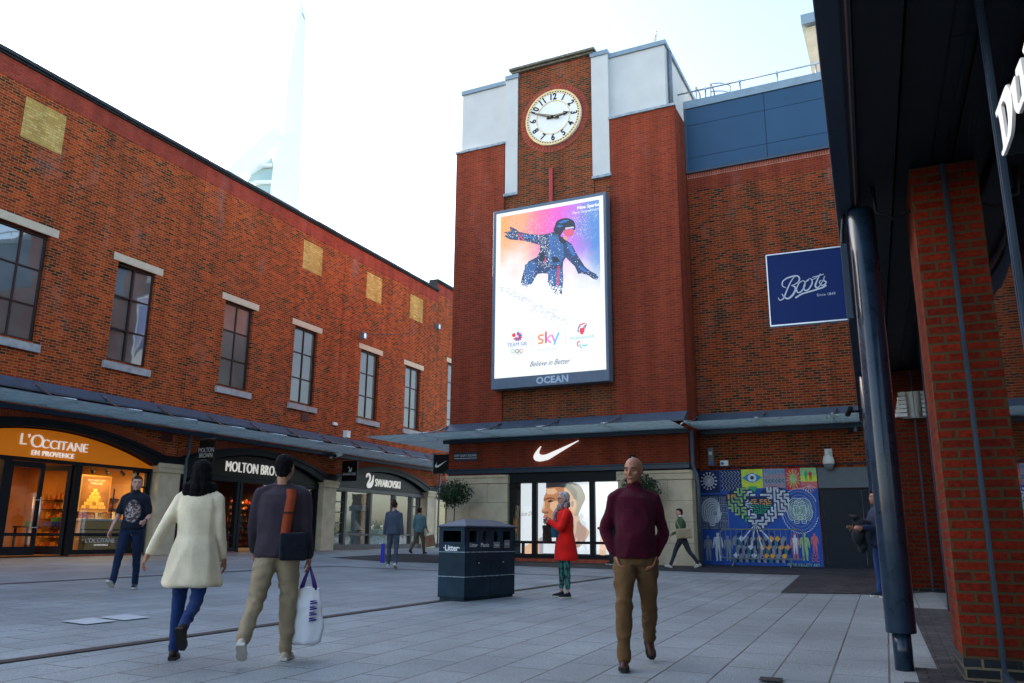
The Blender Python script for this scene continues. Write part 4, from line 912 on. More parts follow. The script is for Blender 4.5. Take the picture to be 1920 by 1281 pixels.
# backlit poster in the window : traced on its own plane
PY = .16
E3 = (820, 740, 3.768)
def ptrace(pts, y): return trc(FT, *E3, y, pts)
M_lb = emat('lightbox_white', (.90, .94, 1.0), .225)
pb = MB(); pb.box(-11.30, -10.78, PY, PY+.05, -.53, 1.61); pb.box(-10.78, -8.86, PY, PY+.05, -.53, 1.61); pb.box(-8.86, -7.99, PY, PY+.05, -.53, 1.61)
pbo = pb.build('poster', M_lb, TB)
def pm(n, c, s=.225): return emat(n, c, s)
skin1 = pm('print_skin', (.62, .25, .11)); skin2 = pm('print_skin_light', (.95, .55, .33)); skin3 = pm('print_skin_dark', (.28, .085, .035)); skin4 = pm('print_skin_faded', (.60, .38, .30)); hairp = pm('print_hair', (.02, .015, .02)); hairf = pm('print_hair_soft', (.20, .17, .17)); lipp = pm('print_lip', (.5, .10, .08)); vest = pm('print_vest', (.42, .42, .55)); shirtp = pm('print_grey', (.75, .74, .85))
face = [(770, 655), (768, 690), (750, 735), (752, 765), (737, 822), (740, 835), (755, 842), (752, 856), (748, 868), (757, 880), (768, 905), (790, 960), (840, 985), (890, 975), (940, 930), (955, 860), (975, 830), (985, 780), (975, 735), (960, 690), (900, 655), (850, 652), (800, 652)]
neck = [(790, 955), (940, 880), (985, 760), (1000, 850), (1010, 900), (1065, 965), (1060, 1000), (1030, 1050), (985, 1080), (900, 1090), (850, 1060), (860, 1000)]
pp = MB()
pp.flat(spline(ptrace([(930, 930)] + [(985, 740), (998, 840), (1012, 905), (1070, 962), (1060, 1010), (1020, 1065), (985, 1085), (950, 1120), (880, 1115), (850, 1060), (850, 980), (930, 930)], PY-.004), 4)[:-1], PY-.004, mi=3)
pp.flat(spline(ptrace([(860, 622), (930, 618), (1005, 640), (1035, 690), (1045, 735), (1020, 790), (1000, 840), (985, 860), (940, 830), (900, 700), (860, 622)], PY-.006), 4)[:-1], PY-.006, mi=7)
pp.flat(spline(ptrace(face+[face[0]], PY-.009), 3)[:-1], PY-.009, mi=0)
pp.flat(ptrace([(768, 618), (930, 620), (985, 680), (990, 740), (970, 745), (940, 690), (905, 658), (850, 653), (768, 660)], PY-.012), PY-.012, mi=4)
for pts, mi in (([(776, 668), (830, 662), (850, 690), (820, 705), (780, 705), (770, 690)], 1), ([(800, 760), (850, 750), (880, 790), (860, 830), (820, 830), (795, 800)], 1), ([(750, 745), (760, 760), (757, 800), (742, 822), (746, 800)], 1), ([(750, 740), (775, 728), (800, 724), (825, 733), (840, 742), (812, 740), (785, 738), (765, 745), (760, 757)], 2), ([(778, 752), (800, 744), (822, 752), (805, 760), (785, 760)], 4), ([(755, 826), (785, 826), (785, 840), (762, 843), (742, 836)], 2), ([(748, 858), (770, 852), (785, 858), (772, 868), (785, 874), (768, 882), (752, 878)], 5), ([(790, 905), (850, 890), (900, 850), (930, 800), (950, 850), (935, 925), (880, 970), (810, 968)], 2)):
    pp.flat(ptrace(pts, PY-.015), PY-.015, mi=mi)
ear = spline(ptrace([(940, 750), (955, 738), (975, 745), (980, 775), (972, 800), (955, 820), (945, 800), (935, 775), (940, 750)], PY-.015), 4)[:-1]
pp.flat(ear, PY-.017, mi=3); pp.flat([((p[0]-ear[0][0])*.55+ear[0][0]+.02, (p[1]-ear[0][1])*.6+ear[0][1]-.03) for p in ear], PY-.019, mi=2)
pp.flat(ptrace([(702, 1030), (725, 1012), (722, 1125), (702, 1122)], PY-.012), PY-.012, mi=1); pp.flat(ptrace([(722, 1012), (750, 1005), (748, 1125), (722, 1125)], PY-.012), PY-.012, mi=6)
pp.flat(spline(ptrace([(600, 1122), (612, 1085), (640, 1060), (668, 1052), (668, 1122), (600, 1122)], PY-.012), 3)[:-1], PY-.012, mi=1)
pp.flat(spline(ptrace([(1145, 1130), (1148, 1030), (1165, 985), (1185, 1000), (1190, 1130), (1145, 1130)], PY-.012), 3)[:-1], PY-.012, mi=1)
pp.build('print', [skin1, skin2, skin3, skin4, hairp, lipp, vest, hairf], pbo)
a_ = ptrace([(630, 843)], PY-.012)[0]; text("Just Do", .17, T(a_[0]+.02, PY-.010, a_[1]), pm('print_text', (.18, .18, .2)), pbo, ext=.001, shear=.35, sx=.85)
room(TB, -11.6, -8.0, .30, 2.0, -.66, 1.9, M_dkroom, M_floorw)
MB().box(-11.45, -11.34, .5, .53, .1, .5).build('light_strip', emat('amber_strip', (1, .5, .15), 1.2), TB)
# street name plate, small camera
sg = thing('street_sign', 'small navy name plate reading City Quay Square left of the white tick', 'sign', FT @ T(-13.2, -.075, 2.52))
MB().box(-.44, .44, -.03, 0, -.15, .13).build('plate', M_navy, sg, .004); text("CITY QUAY SQUARE", .105, T(0, -.033, .02), M_white, sg, ext=.001, sx=.86); MB().box(-.42, .42, -.033, -.03, -.075, -.06).build('rule', M_white, sg)
t = thing('wall_camera', 'tiny black cube camera on the brick above the right stone pier', 'camera', FT @ T(-7.48, -.07, 2.29)); MB().box(-.08, .08, -.12, 0, -.07, .07).build('body', M_black, t, .01); MB().tube([(0, -.12, 0), (0, -.135, 0)], .035, 10).build('lens', M_steel, t)
MB().tube([(-5.68, -.16, 3.0), (-5.68, -.16, 2.0), (-5.64, -.18, 1.88), (-5.56, -.30, 1.75), (-5.52, -.30, 1.5), (-5.52, -.28, -.9)], .055, 10).build('downpipe', M_navyband, TB)

# big screen ------------------------------------------------------
SCN = thing('advertising_screen', 'large grey-framed illuminated screen showing a snowboarder on the clock tower', 'screen', FT @ T(-10.05, -.07, 4.6))
SX = -10.05
fr_ = MB(); fr_.box(-2.05, 2.0, -.38, 0, 0, 6.18); fr_.box(-2.05, 2.0, -.40, -.38, 0, .36); fr_.box(-2.05, -1.94, -.40, -.38, .36, 6.18); fr_.box(1.91, 2.0, -.40, -.38, .36, 6.18); fr_.box(-1.94, 1.91, -.40, -.38, 6.08, 6.18)
fr_.build('housing', mat('screen_grey', (.13, .17, .22), .45, var=.08), SCN, .012)
text("OCEAN", .30, T(.12, -.404, .17), mat('pale_blue_letter', (.50, .60, .72), .5), SCN, ext=.003, off=.012, spacing=1.1)
def ledmat():
    m, N, L, P = newmat('screen_picture'); P.inputs['Base Color'].default_value = (.02, .02, .02, 1)
    tc = N.new('ShaderNodeTexCoord'); sp = N.new('ShaderNodeSeparateXYZ'); L.new(tc.outputs['Object'], sp.inputs[0])
    n = N.new('ShaderNodeTexNoise'); n.inputs['Scale'].default_value = 1.1; n.inputs['Detail'].default_value = 6; L.new(tc.outputs['Object'], n.inputs[0])
    def mr(src, a, b, c=0, d=1, sm=True):
        x = N.new('ShaderNodeMapRange'); x.interpolation_type = 'SMOOTHSTEP' if sm else 'LINEAR'
        x.inputs[1].default_value = a; x.inputs[2].default_value = b; x.inputs[3].default_value = c; x.inputs[4].default_value = d; L.new(src, x.inputs[0]); return x.outputs[0]
    def mth(op, a, b):
        x = N.new('ShaderNodeMath'); x.operation = op; x.use_clamp = op != 'MULTIPLY_ADD'
        for i, s in enumerate((a, b)):
            if hasattr(s, 'is_linked'): L.new(s, x.inputs[i])
            else: x.inputs[i].default_value = s
        return x.outputs[0]
    u = mr(sp.outputs[0], -1.7, 1.75, 0, 1, False); uu = N.new('ShaderNodeMath'); uu.operation = 'MULTIPLY_ADD'; L.new(n.outputs[0], uu.inputs[0]); uu.inputs[1].default_value = .35; 
    us = N.new('ShaderNodeMath'); us.operation = 'SUBTRACT'; L.new(u, us.inputs[0]); us.inputs[1].default_value = .17; L.new(us.outputs[0], uu.inputs[2])
    cr = N.new('ShaderNodeValToRGB'); L.new(uu.outputs[0], cr.inputs[0]); e = cr.color_ramp.elements
    cols = [(0, (.98, .42, .10)), (.25, (.95, .42, .22)), (.42, (.92, .18, .42)), (.6, (.85, .12, .72)), (.78, (.50, .22, .85)), (.95, (.10, .28, .72))]
    while len(e) < len(cols): e.new(.5)
    for q, (p_, c_) in zip(e, cols): q.position = p_; q.color = (*c_, 1)
    # band that stays coloured: near the top on the left, further down on the right
    lim = mr(sp.outputs[0], -1.7, 1.75, 4.1, 2.9, False); dz = N.new('ShaderNodeMath'); dz.operation = 'SUBTRACT'; L.new(sp.outputs[2], dz.inputs[0]); L.new(lim, dz.inputs[1])
    dzn = N.new('ShaderNodeMath'); dzn.operation = 'MULTIPLY_ADD'; L.new(n.outputs[0], dzn.inputs[0]); dzn.inputs[1].default_value = 2.2; L.new(dz.outputs[0], dzn.inputs[2])
    k = mr(dzn.outputs[0], .75, 2.6)
    # frame of white round the picture
    k = mth('MULTIPLY', k, mr(sp.outputs[0], -1.78, -1.76)); k = mth('MULTIPLY', k, mr(sp.outputs[0], 1.78, 1.76)); k = mth('MULTIPLY', k, mr(sp.outputs[2], 5.96, 5.94))
    mx = N.new('ShaderNodeMix'); mx.data_type = 'RGBA'; L.new(k, mx.inputs[0]); mx.inputs[6].default_value = (.93, .97, 1, 1); L.new(cr.outputs[0], mx.inputs[7])
    # snow spray
    s = N.new('ShaderNodeTexNoise'); s.inputs['Scale'].default_value = 38; s.inputs['Detail'].default_value = 2; L.new(tc.outputs['Object'], s.inputs[0])
    sk = mth('MULTIPLY', mr(s.outputs[0], .60, .68), mr(n.outputs[0], .45, .65)); m2 = N.new('ShaderNodeMix'); m2.data_type = 'RGBA'; L.new(sk, m2.inputs[0]); L.new(mx.outputs[2], m2.inputs[6]); m2.inputs[7].default_value = (1, .97, .97, 1)
    L.new(m2.outputs[2], P.inputs['Emission Color']); P.inputs['Emission Strength'].default_value = .235
    return m
MB().box(-1.94, 1.91, -.385, -.381, .36, 6.08).build('display', ledmat(), SCN)
FS = FT @ T(-10.05, -.07, 4.6)
def strace(pts, y): return trc(FS, 900, 350, 3.2025, y, pts)
SE = .235
m_ink = pm('suit_navy', (.02, .05, .16), SE); m_ink2 = pm('suit_blue', (.035, .13, .38), SE); m_blk = pm('helmet_black', (.012, .018, .035), SE); m_pink = pm('goggle_pink', (.75, .12, .22), SE); m_sk = pm('face_tone', (.80, .35, .25), SE); m_snow = pm('snow_white', (.95, .97, 1), SE); m_grey = pm('snow_shade', (.62, .68, .85), SE); m_redp = pm('print_red', (.85, .04, .09), SE)
sb = MB(); y1 = -.388
body = [(405, 283), (440, 272), (470, 285), (515, 320), (550, 345), (590, 420), (630, 480), (660, 505), (700, 528), (712, 545), (700, 560), (675, 552), (655, 535), (610, 520), (590, 525), (570, 480), (540, 450), (515, 425), (500, 450), (497, 490), (500, 560), (492, 640), (478, 690), (450, 640), (420, 600), (405, 570), (415, 525), (380, 520), (345, 525), (325, 560), (300, 600), (262, 605), (245, 575), (262, 510), (290, 450), (320, 435), (345, 420), (360, 385), (358, 350), (320, 340), (260, 325), (180, 318), (145, 298), (165, 285), (142, 275), (185, 268), (178, 240), (215, 255), (235, 272), (300, 285), (360, 290)]
sb.flat(strace(body, y1), y1, mi=0)
sb.flat(strace([(410, 290), (470, 290), (500, 330), (505, 420), (480, 470), (420, 470), (405, 420), (425, 350)], y1-.002), y1-.002, mi=1)
sb.flat(strace([(270, 470), (320, 445), (340, 470), (320, 550), (290, 600), (262, 590)], y1-.002), y1-.002, mi=1); sb.flat(strace([(410, 500), (495, 490), (497, 560), (485, 640), (450, 620), (408, 565)], y1-.002), y1-.002, mi=1)
hel = spline(strace([(440, 262), (450, 235), (460, 210), (490, 193), (530, 190), (560, 205), (572, 232), (568, 262), (545, 250), (505, 262), (485, 290), (470, 300), (455, 285), (440, 262)], y1-.004), 4)[:-1]
sb.flat(hel, y1-.004, mi=2); sb.flat(strace([(505, 262), (545, 252), (568, 266), (560, 290), (540, 302), (515, 296), (500, 280)], y1-.006), y1-.006, mi=3); sb.flat(strace([(500, 296), (520, 304), (528, 312), (518, 325), (500, 312)], y1-.006), y1-.006, mi=4)
for pts, mi in (([(470, 215), (505, 200), (540, 200), (520, 212), (485, 222)], 9), ([(458, 240), (475, 228), (500, 236), (480, 246)], 9), ([(512, 246), (560, 240), (566, 250), (540, 250), (512, 256)], 6), ([(415, 300), (430, 296), (436, 340), (428, 390), (418, 350)], 9), ([(520, 335), (548, 355), (575, 410), (560, 420), (535, 380)], 9), ([(600, 470), (625, 490), (648, 510), (630, 514), (600, 495)], 9), ([(245, 290), (300, 297), (340, 302), (338, 312), (290, 308), (246, 300)], 9), ([(360, 400), (385, 395), (392, 430), (370, 450), (352, 436)], 2), ([(430, 420), (470, 425), (480, 452), (440, 458)], 2)): sb.flat(strace(pts, y1-.0052), y1-.0052, mi=mi)
sb.flat(strace([(470, 300), (500, 305), (520, 325), (500, 345), (478, 330)], y1-.0048), y1-.0048, mi=2)
for k in range(10): z = 478+k*12; sb.flat(strace([(466-k*.8, z), (482-k*.8, z), (480-k*.8, z+7), (464-k*.8, z+7)], y1-.005), y1-.005, mi=7)
for pl in ([(228, 280), (245, 300), (262, 325)], [(262, 282), (240, 305), (228, 322)], [(385, 455), (395, 430), (380, 420)]): addstroke(sb, strace(pl, y1-.005), .018, y1-.005, 7)
rnd = random.Random(3)
def inpoly(p, P):
    c = False
    for i in range(len(P)):
        a, b = P[i], P[i-1]
        if (a[1] > p[1]) != (b[1] > p[1]) and p[0] < (b[0]-a[0])*(p[1]-a[1])/(b[1]-a[1])+a[0]: c = not c
    return c
n_ = 0
while n_ < 760:       # snow flecks over suit and gloves, thick at the legs
    p_ = (rnd.uniform(140, 715), rnd.uniform(240, 700))
    w = .12 + .9*max(0, (p_[1]-500)/150) + (.6 if 350 < p_[0] < 430 and p_[1] < 480 else 0) + (.35 if p_[0] < 350 and p_[1] < 350 else 0)
    if rnd.random() > w or not inpoly(p_, body): continue
    r = rnd.uniform(.8, 2.8)*(1+max(0, (p_[1]-540)/60)); q = [(p_[0]+r*math.cos(t)*rnd.uniform(.6, 1.3), p_[1]+r*math.sin(t)*rnd.uniform(.6, 1.3)) for t in (0, 1.2, 2.4, 3.6, 4.9)]
    sb.flat(strace(q, y1-.0045), y1-.0045, mi=5); n_ += 1
for k in range(150):
    t = rnd.random(); p_ = (125+t*390+rnd.gauss(0, 14), 600+t*215+rnd.gauss(0, 12)); r = rnd.uniform(1.5, 5)
    sb.flat(strace([(p_[0]+r*math.cos(a)*1.6, p_[1]+r*math.sin(a)*.8) for a in (0, 1.2, 2.5, 3.8, 5)], y1), y1, mi=6)
sb.flat(strace([(235, 600), (262, 596), (285, 602), (300, 590), (320, 600), (300, 640), (250, 640)], y1-.006), y1-.006, mi=5); sb.flat(strace([(400, 640), (430, 630), (455, 655), (480, 640), (500, 660), (490, 700), (420, 700)], y1-.006), y1-.006, mi=5)
# logos along the foot
def ring_(cx, cy, r, w, mi, n=20):
    P = [(cx+r*math.cos(2*math.pi*i/n), cy+r*math.sin(2*math.pi*i/n)) for i in range(n+1)]; addstroke(sb, strace(P, y1), w, y1, mi)
lion = (225, 900)
for k in range(8):
    a = R(-100+k*32); pts = [(lion[0]+r*math.cos(a+r*.012), lion[1]+r*math.sin(a+r*.012)) for r in (6, 14, 22, 30)]; addstroke(sb, strace(pts, y1), [.012, .028, .035, .012], y1, 7 if k % 2 else 9)
sb.flat(strace([(193, 885), (212, 878), (215, 900), (200, 905), (192, 896)], y1), y1, mi=7)
for (x_, c_, mi) in ((198, 990, 10), (223, 990, 2), (248, 990, 7), (211, 998, 11), (236, 998, 12)): ring_(x_, c_-2, 11, .009, mi)
addstroke(sb, strace([(309, 876), (309, 972)], y1), .006, y1, 6); addstroke(sb, strace([(514, 855), (514, 951)], y1), .006, y1, 6)
for k, (pts, mi) in enumerate((([(590, 850), (600, 830), (618, 824), (640, 818)], 7), ([(588, 862), (592, 845), (606, 838)], 9), ([(628, 858), (634, 838), (642, 822)], 9), ([(620, 862), (624, 842), (634, 828)], 7), ([(595, 876), (588, 864), (590, 852)], 9))): addstroke(sb, strace(pts, y1), [.01]+[.022]*(len(pts)-2)+[.006], y1, mi)
sb.flat(strace([(600, 850), (624, 848), (628, 866), (618, 888), (606, 888), (597, 868)], y1), y1, mi=7)
for pts, mi in (([(600, 928), (588, 935), (586, 950), (592, 962)], 7), ([(600, 945), (602, 960), (615, 970)], 10), ([(612, 950), (632, 956), (646, 946)], 12)): addstroke(sb, strace(spline(pts, 4), y1), [.004]+[.018]*(len(spline(pts, 4))-2)+[.004], y1, mi)
# big partner word in rounded strokes
for pts, w, mi in (([(382, 893), (362, 893), (352, 905), (358, 916), (374, 920), (376, 932), (366, 940), (350, 942)], .030, 8), ([(396, 870), (396, 940)], .030, 7), ([(424, 893), (400, 915), (426, 938)], .030, 13), ([(430, 888), (444, 918), (448, 932)], .030, 13), ([(474, 876), (455, 920), (446, 950)], .030, 10)): addstroke(sb, strace(spline(pts, 4) if len(pts) > 3 else pts, y1-.001), w, y1-.001, mi)
sb.build('picture', [m_ink, m_ink2, m_blk, m_pink, m_sk, m_snow, m_grey, m_redp, pm('p_orange', (.95, .30, .10), SE), pm('p_blue', (.04, .16, .55), SE), pm('p_cyan', (.12, .60, .85), SE), pm('p_gold', (.95, .6, .35), SE), pm('p_green', (.05, .62, .5), SE), pm('p_magenta', (.85, .25, .80), SE)], SCN)
def stext(b, cx, cy, size, mcol, **k):
    p_ = strace([(cx, cy)], y1)[0]; text(b, size, T(p_[0], y1-.001, p_[1]), mcol, SCN, ext=.0005, **k)
stext("Nina Sparks", 648, 118, .155, m_snow, off=.006); stext("Para Snowboard", 638, 146, .145, m_snow)
stext("TEAM GB", 222, 948, .17, bpy.data.materials['p_blue']); stext("Proud Partner", 408, 976, .115, m_grey); stext("ParalympicsGB", 612, 905, .13, bpy.data.materials['p_cyan']); stext("Believe in Better", 415, 1058, .24, bpy.data.materials['suit_navy'], shear=.45, sx=.85)
# ================================================================ INFILL BUILDING (mural, navy cladding); same street line as the tower, 1.2 m back
IB = thing('infill_building', 'brick building with navy cladding on top between the clock tower and the dark arcade', 'building', FT @ T(0, 1.2, 0))
MB().prism([(-5.8, -1.3), (4.2, -1.3), (4.2, 11.0), (-5.8, 11.0)], 0, .35, [[(-2.46, -1.2), (-2.46, 1.36), (-.9, 1.36), (-.9, -1.2)]]).build('wall', M_brick_in, IB)
MB().box(-5.8, 4.2, -.004, .35, 11.0, 11.45).build('brick_band', M_brick_red, IB)
sol = MB(); n = 130
M_sold = brickmat('soldier_brick', [(0, (.34, .06, .04)), (1, (.42, .08, .05))], (.34, .26, .18), bw=.225, bh=.075, ms=.009, soldier=True, offset=0)
sol.box(-5.8, 4.2, -.006, .35, 11.45, 11.66); sol.build('brick_band', M_sold, IB)
cl = MB(); xs2 = [-5.8, -3.2, -.4, 2.2, 4.2]; zs2 = [11.70, 12.15, 13.32, 13.93]
for a, b in zip(xs2[:-1], xs2[1:]):
    for c0, c1 in zip(zs2[:-1], zs2[1:]): cl.box(a+.008, b-.008, -.07, .3, c0+.006, c1-.006)
cl.build('cladding', M_clad, IB, .003)
MB().box(-5.8, 4.2, -.055, .29, 11.66, 13.94).build('cladding_joint', M_black, IB)
MB().box(-5.8, 4.2, -.11, .35, 13.94, 14.22).build('capping', M_capgrey, IB, .01); MB().box(-5.8, 4.2, -.10, .3, 11.62, 11.69).box(-5.8, -5.72, -.09, .3, 11.69, 13.94).build('trim', M_navyband, IB)
MB().box(-5.8, 4.2, .35, 8, 14.0, 14.1).box(-5.8, 4.2, 7.9, 8, -1.3, 14).build('roof', M_grey, IB)
canopy(IB, -5.75, 4.1, 3.02, 3.66, 3.16, 2.05, y=0, step=2.1)
# roof rail and access hoop
rl = MB(); rl.tube([(-6.25, .5, 14.88), (4, .5, 14.88)], .032, 8)
for x in (-5.15, -4.0, -2.8, -1.6, -.4): rl.tube([(x, .5, 14.1), (x, .5, 14.88)], .028, 8); rl.box(x-.03, x+.03, .465, .535, 14.84, 14.92)
rl.build('roof_rail', M_steel, IB)
hp = MB()
for x in (-5.55, -5.05):
    hp.tube([(x, .9, 14.1), (x, .9, 15.25), (x, 1.0, 15.3), (x, 1.5, 15.3), (x, 1.55, 14.1)], .028, 8)
for z in (14.65, 14.95, 15.25):
    hp.tube([(-5.05+.6*math.sin(t), .9+.5*(1-math.cos(t)), z) for t in [math.pi*i/10 for i in range(11)]], .022, 6)
hp.build('ladder_hoop', M_steel, IB)
# door recess and panel over it
MB().box(-2.455, -.9, -.05, .02, 1.37, 1.93).build('lintel_panel', mat('grey_panel', (.11, .13, .15), .5, var=.06), IB, .004)
M_doorn = mat('navy_door', (.004, .009, .018), .4, var=.12)
dr = MB(); dr.box(-2.45, -2.38, .05, .12, -1.2, 1.36); dr.box(-2.38, -.9, .05, .12, 1.30, 1.36)
dr.build('door_frame', M_doorn, IB)
for a, b in ((-2.37, -1.36), (-1.345, -.92)):
    d_ = MB().box(a, b, .08, .12, -1.2, 1.295).build('door', M_doorn, IB, .004); MB().tube([(b-.08, .03, .1), (b-.08, .03, .32)], .012, 6).build('handle', M_black, d_)
# ---- mural (painted hoarding)
MU = thing('mural', 'blue painted mural of a maze heart, heads and figures beside the navy door', 'mural', FT @ T(-4.2, 1.2, -.84))
def mk(n, c, r=.55): return mat(n, c, r, var=.12, scale=12)
MUR = [mk('mural_blue', (.010, .080, .40)), mk('mural_navy', (.006, .020, .11)), mk('mural_white', (.70, .75, .82)), mk('mural_yellow', (.66, .78, .06)), mk('mural_sky', (.03, .26, .55)), mk('mural_pink', (.70, .16, .17)), mk('mural_orange', (.90, .42, .05)), mk('mural_green', (.03, .42, .16)), mk('mural_grey', (.26, .31, .40)), mk('mural_lime', (.35, .60, .25)), mk('mural_red', (.62, .04, .04)), mk('mural_teal', (.03, .22, .30))]
FM = FT @ T(-4.2, 1.2, -.84)
def M2(x, y): # crop pixels of the mural zoom -> local
    return onp(FM, 1240+x/3.767, 740+y/3.767, -.05)
mu = MB(); mu.box(-1.66, 1.72, -.045, -.003, -.4, 2.79, 0)
def U(u, v): return (-1.66+3.38*u, .03+2.76*v)     # unit square of the panel, v up
def poly(pts, lay, mi): mu.flat([U(*p) for p in pts], -.046-.0022*lay, mi=mi)
def ln(pts, w, lay, mi): addstroke(mu, [U(*p) for p in pts], w, -.046-.0022*lay, mi)
poly([(0, .0), (1, 0), (1, .35), (.62, .4), (.3, .35), (0, .36)], 1, 0)
# top row tiles
poly([(.0, .76), (.19, .76), (.19, 1), (0, 1)], 1, 1)
for k in range(14):
    a = 2*math.pi*k/14; ln([(.095, .885), (.095+.062*math.cos(a)*.95, .885+.082*math.sin(a))], .008, 2, 2); p = (.095+.066*math.cos(a), .885+.088*math.sin(a)); poly([(p[0]-.007, p[1]-.007), (p[0]+.007, p[1]-.007), (p[0]+.007, p[1]+.007), (p[0]-.007, p[1]+.007)], 2, 2)
poly([(.095+.040*math.cos(a), .885+.052*math.sin(a)) for a in [2*math.pi*i/16 for i in range(16)]], 1.5, 8)
for r in (.045,): ln([(.095+r*math.cos(a), .885+r*1.25*math.sin(a)) for a in [2*math.pi*i/20 for i in range(21)]], .008, 2.5, 2)
poly([(.20, .78), (.375, .78), (.375, 1), (.20, 1)], 1, 1)
for k in range(6): ln([(.215+k*.028+(.012 if j % 2 else -.010), .985-j*.0255) for j in range(9)], .013, 2, 8)
poly([(.38, .80), (.56, .80), (.56, 1), (.38, 1)], 1, 3)
poly([(.385, .91), (.43, .945), (.47, .965), (.51, .945), (.555, .91), (.51, .875), (.47, .855), (.43, .875)], 2, 4)
poly([(.47+.037*math.cos(a), .91+.042*math.sin(a)) for a in [2*math.pi*i/20 for i in range(20)]], 3, 2); poly([(.47+.016*math.cos(a), .91+.019*math.sin(a)) for a in [2*math.pi*i/16 for i in range(16)]], 4, 1)
poly([(.43, .82), (.51, .82), (.475, .735)], 2, 7)
poly([(.565, .80), (.745, .80), (.745, 1), (.565, 1)], 1, 8)
for j in range(5):
    for k in range(6): x = .575+k*.028; z = .985-j*.048; ln([(x+.020, z), (x, z-.017), (x+.020, z-.034)], .012, 2, (4, 5, 1, 5, 4)[j])
poly([(.75, .78), (.865, .78), (.865, 1), (.75, 1)], 1, 10)
for k in range(28):
    a = 2*math.pi*k/28; ln([(.81+.022*math.cos(a), .89+.035*math.sin(a)), (.81+(.055+.01*(k % 2))*math.cos(a), .89+(.10)*math.sin(a))], .006, 2, (6, 3, 9, 2)[k % 4])
poly([(.81+.024*math.cos(a), .89+.045*math.sin(a)) for a in [2*math.pi*i/16 for i in range(16)]], 3, 9)
poly([(.87, .92), (1, .92), (1, 1), (.87, 1)], 1, 9); poly([(.87, .86), (1, .86), (1, .92), (.87, .92)], 1, 3); poly([(.87, .79), (1, .79), (1, .86), (.87, .86)], 1, 5)
for k in range(13): a = R(15+150*k/12); ln([(.935, .83), (.935+.06*math.cos(a), .83-.09*math.sin(a))], .006, 2, (10, 2)[k % 2])
def man(x, z, h, mi, lay=3):
    S = [(0, 1), (.045, .985), (.055, .94), (.03, .885), (.035, .86), (.13, .83), (.15, .74), (.17, .56), (.155, .46), (.125, .47), (.11, .68), (.09, .52), (.10, .28), (.075, .03), (.10, 0), (.03, 0), (.02, .25), (0, .45)]
    P = [(x+p[0]*h*.9, z+p[1]*h) for p in S] + [(x-p[0]*h*.9, z+p[1]*h) for p in reversed(S[1:-1])]
    poly(P, lay, mi)
for x, mi in ((.915, 7), (.95, 10)): man(x, .87, .10, mi, 3)
# left middle: squares pattern and layered head
poly([(0, .37), (.24, .37), (.24, .74), (0, .74)], 1, 1)
for gx in range(3):
    for gy in range(4):
        cx_, cy_ = .045+gx*.085, .42+gy*.085
        for r in (.038, .023, .009): P = [(cx_-r*.9, cy_-r), (cx_+r*.9, cy_-r), (cx_+r*.9, cy_+r), (cx_-r*.9, cy_+r), (cx_-r*.9, cy_-r)]; ln(P, .011, 1.5, 8)
def head(cx_, cy_, w, h, flip, lay, mi, lw=None):
    S = [(-.1, -.5), (-.12, -.38), (-.42, -.28), (-.5, 0), (-.44, .3), (-.2, .48), (.12, .5), (.36, .38), (.44, .2), (.42, .08), (.52, -.08), (.46, -.12), (.46, -.22), (.40, -.30), (.30, -.38), (.16, -.38), (.12, -.5)]
    P = spline([(cx_+p[0]*w*flip, cy_+p[1]*h) for p in S+[S[0]]], 3)
    if lw: ln(P, lw, lay, mi)
    else: poly(P[:-1], lay, mi)
head(.10, .555, .17, .29, 1, 2.5, 8)
for k in range(6): head(.108+k*.006, .555-k*.003, .165-k*.024, .28-k*.042, 1, 3+k*.3, 2, .0085)
# right: mirrored faces with rays
for k in range(46):
    a = 2*math.pi*k/46
    for r in (1.0, 1.22, 1.42):
        if math.cos(a)*r*.115+.845 > .995: continue
        b = a+.12; ln([(.845+.100*r*math.cos(a), .565+.155*r*math.sin(a)), (.845+.106*r*math.cos(b), .565+.164*r*math.sin(b))], .008, 2, 8 if r < 1.3 else 2)
for k in range(6):
    for fl in (1, -1): head(.845+fl*.026, .565, .15-k*.022, .25-k*.036, fl, 3+k*.25, 9 if k % 2 else 2, .009)
# heart maze in the middle
def heart(t, s=1.): return (.510+.0200*s*16*math.sin(t)**3*.86, .61+.0172*s*(13*math.cos(t)-5*math.cos(2*t)-2*math.cos(3*t)-math.cos(4*t)))
H1 = [heart(2*math.pi*i/60) for i in range(60)]
poly(H1, 2, 1)
def maze(cells, x0, z0, x1, z1, nx, nz, lay, inside, colf, w, seed):
    rn = random.Random(seed); seen = {(0, 0)}; stack = [(nx//2, nz//2)]; seen = {stack[0]}; edges = []
    while stack:
        c_ = stack[-1]; nb = [(c_[0]+d[0], c_[1]+d[1]) for d in ((1, 0), (-1, 0), (0, 1), (0, -1))]; nb = [q for q in nb if 0 <= q[0] < nx and 0 <= q[1] < nz and q not in seen]
        if not nb: stack.pop(); continue
        q = rn.choice(nb); seen.add(q); edges.append((c_, q)); stack.append(q)
    for a, b in edges:
        A_ = (x0+(a[0]+.5)*(x1-x0)/nx, z0+(a[1]+.5)*(z1-z0)/nz); B_ = (x0+(b[0]+.5)*(x1-x0)/nx, z0+(b[1]+.5)*(z1-z0)/nz)
        if inside(A_) and inside(B_):
            dx, dz = B_[0]-A_[0], B_[1]-A_[1]; l = math.hypot(dx*3.38, dz*2.76); ex, ez = dx/l*w, dz/l*w
            ln([(A_[0]-ex, A_[1]-ez), (B_[0]+ex, B_[1]+ez)], w, lay+.0, colf(A_))
inner = [heart(2*math.pi*i/40, .42) for i in range(40)]; inner = [(p[0]-.0, p[1]+.005) for p in inner]
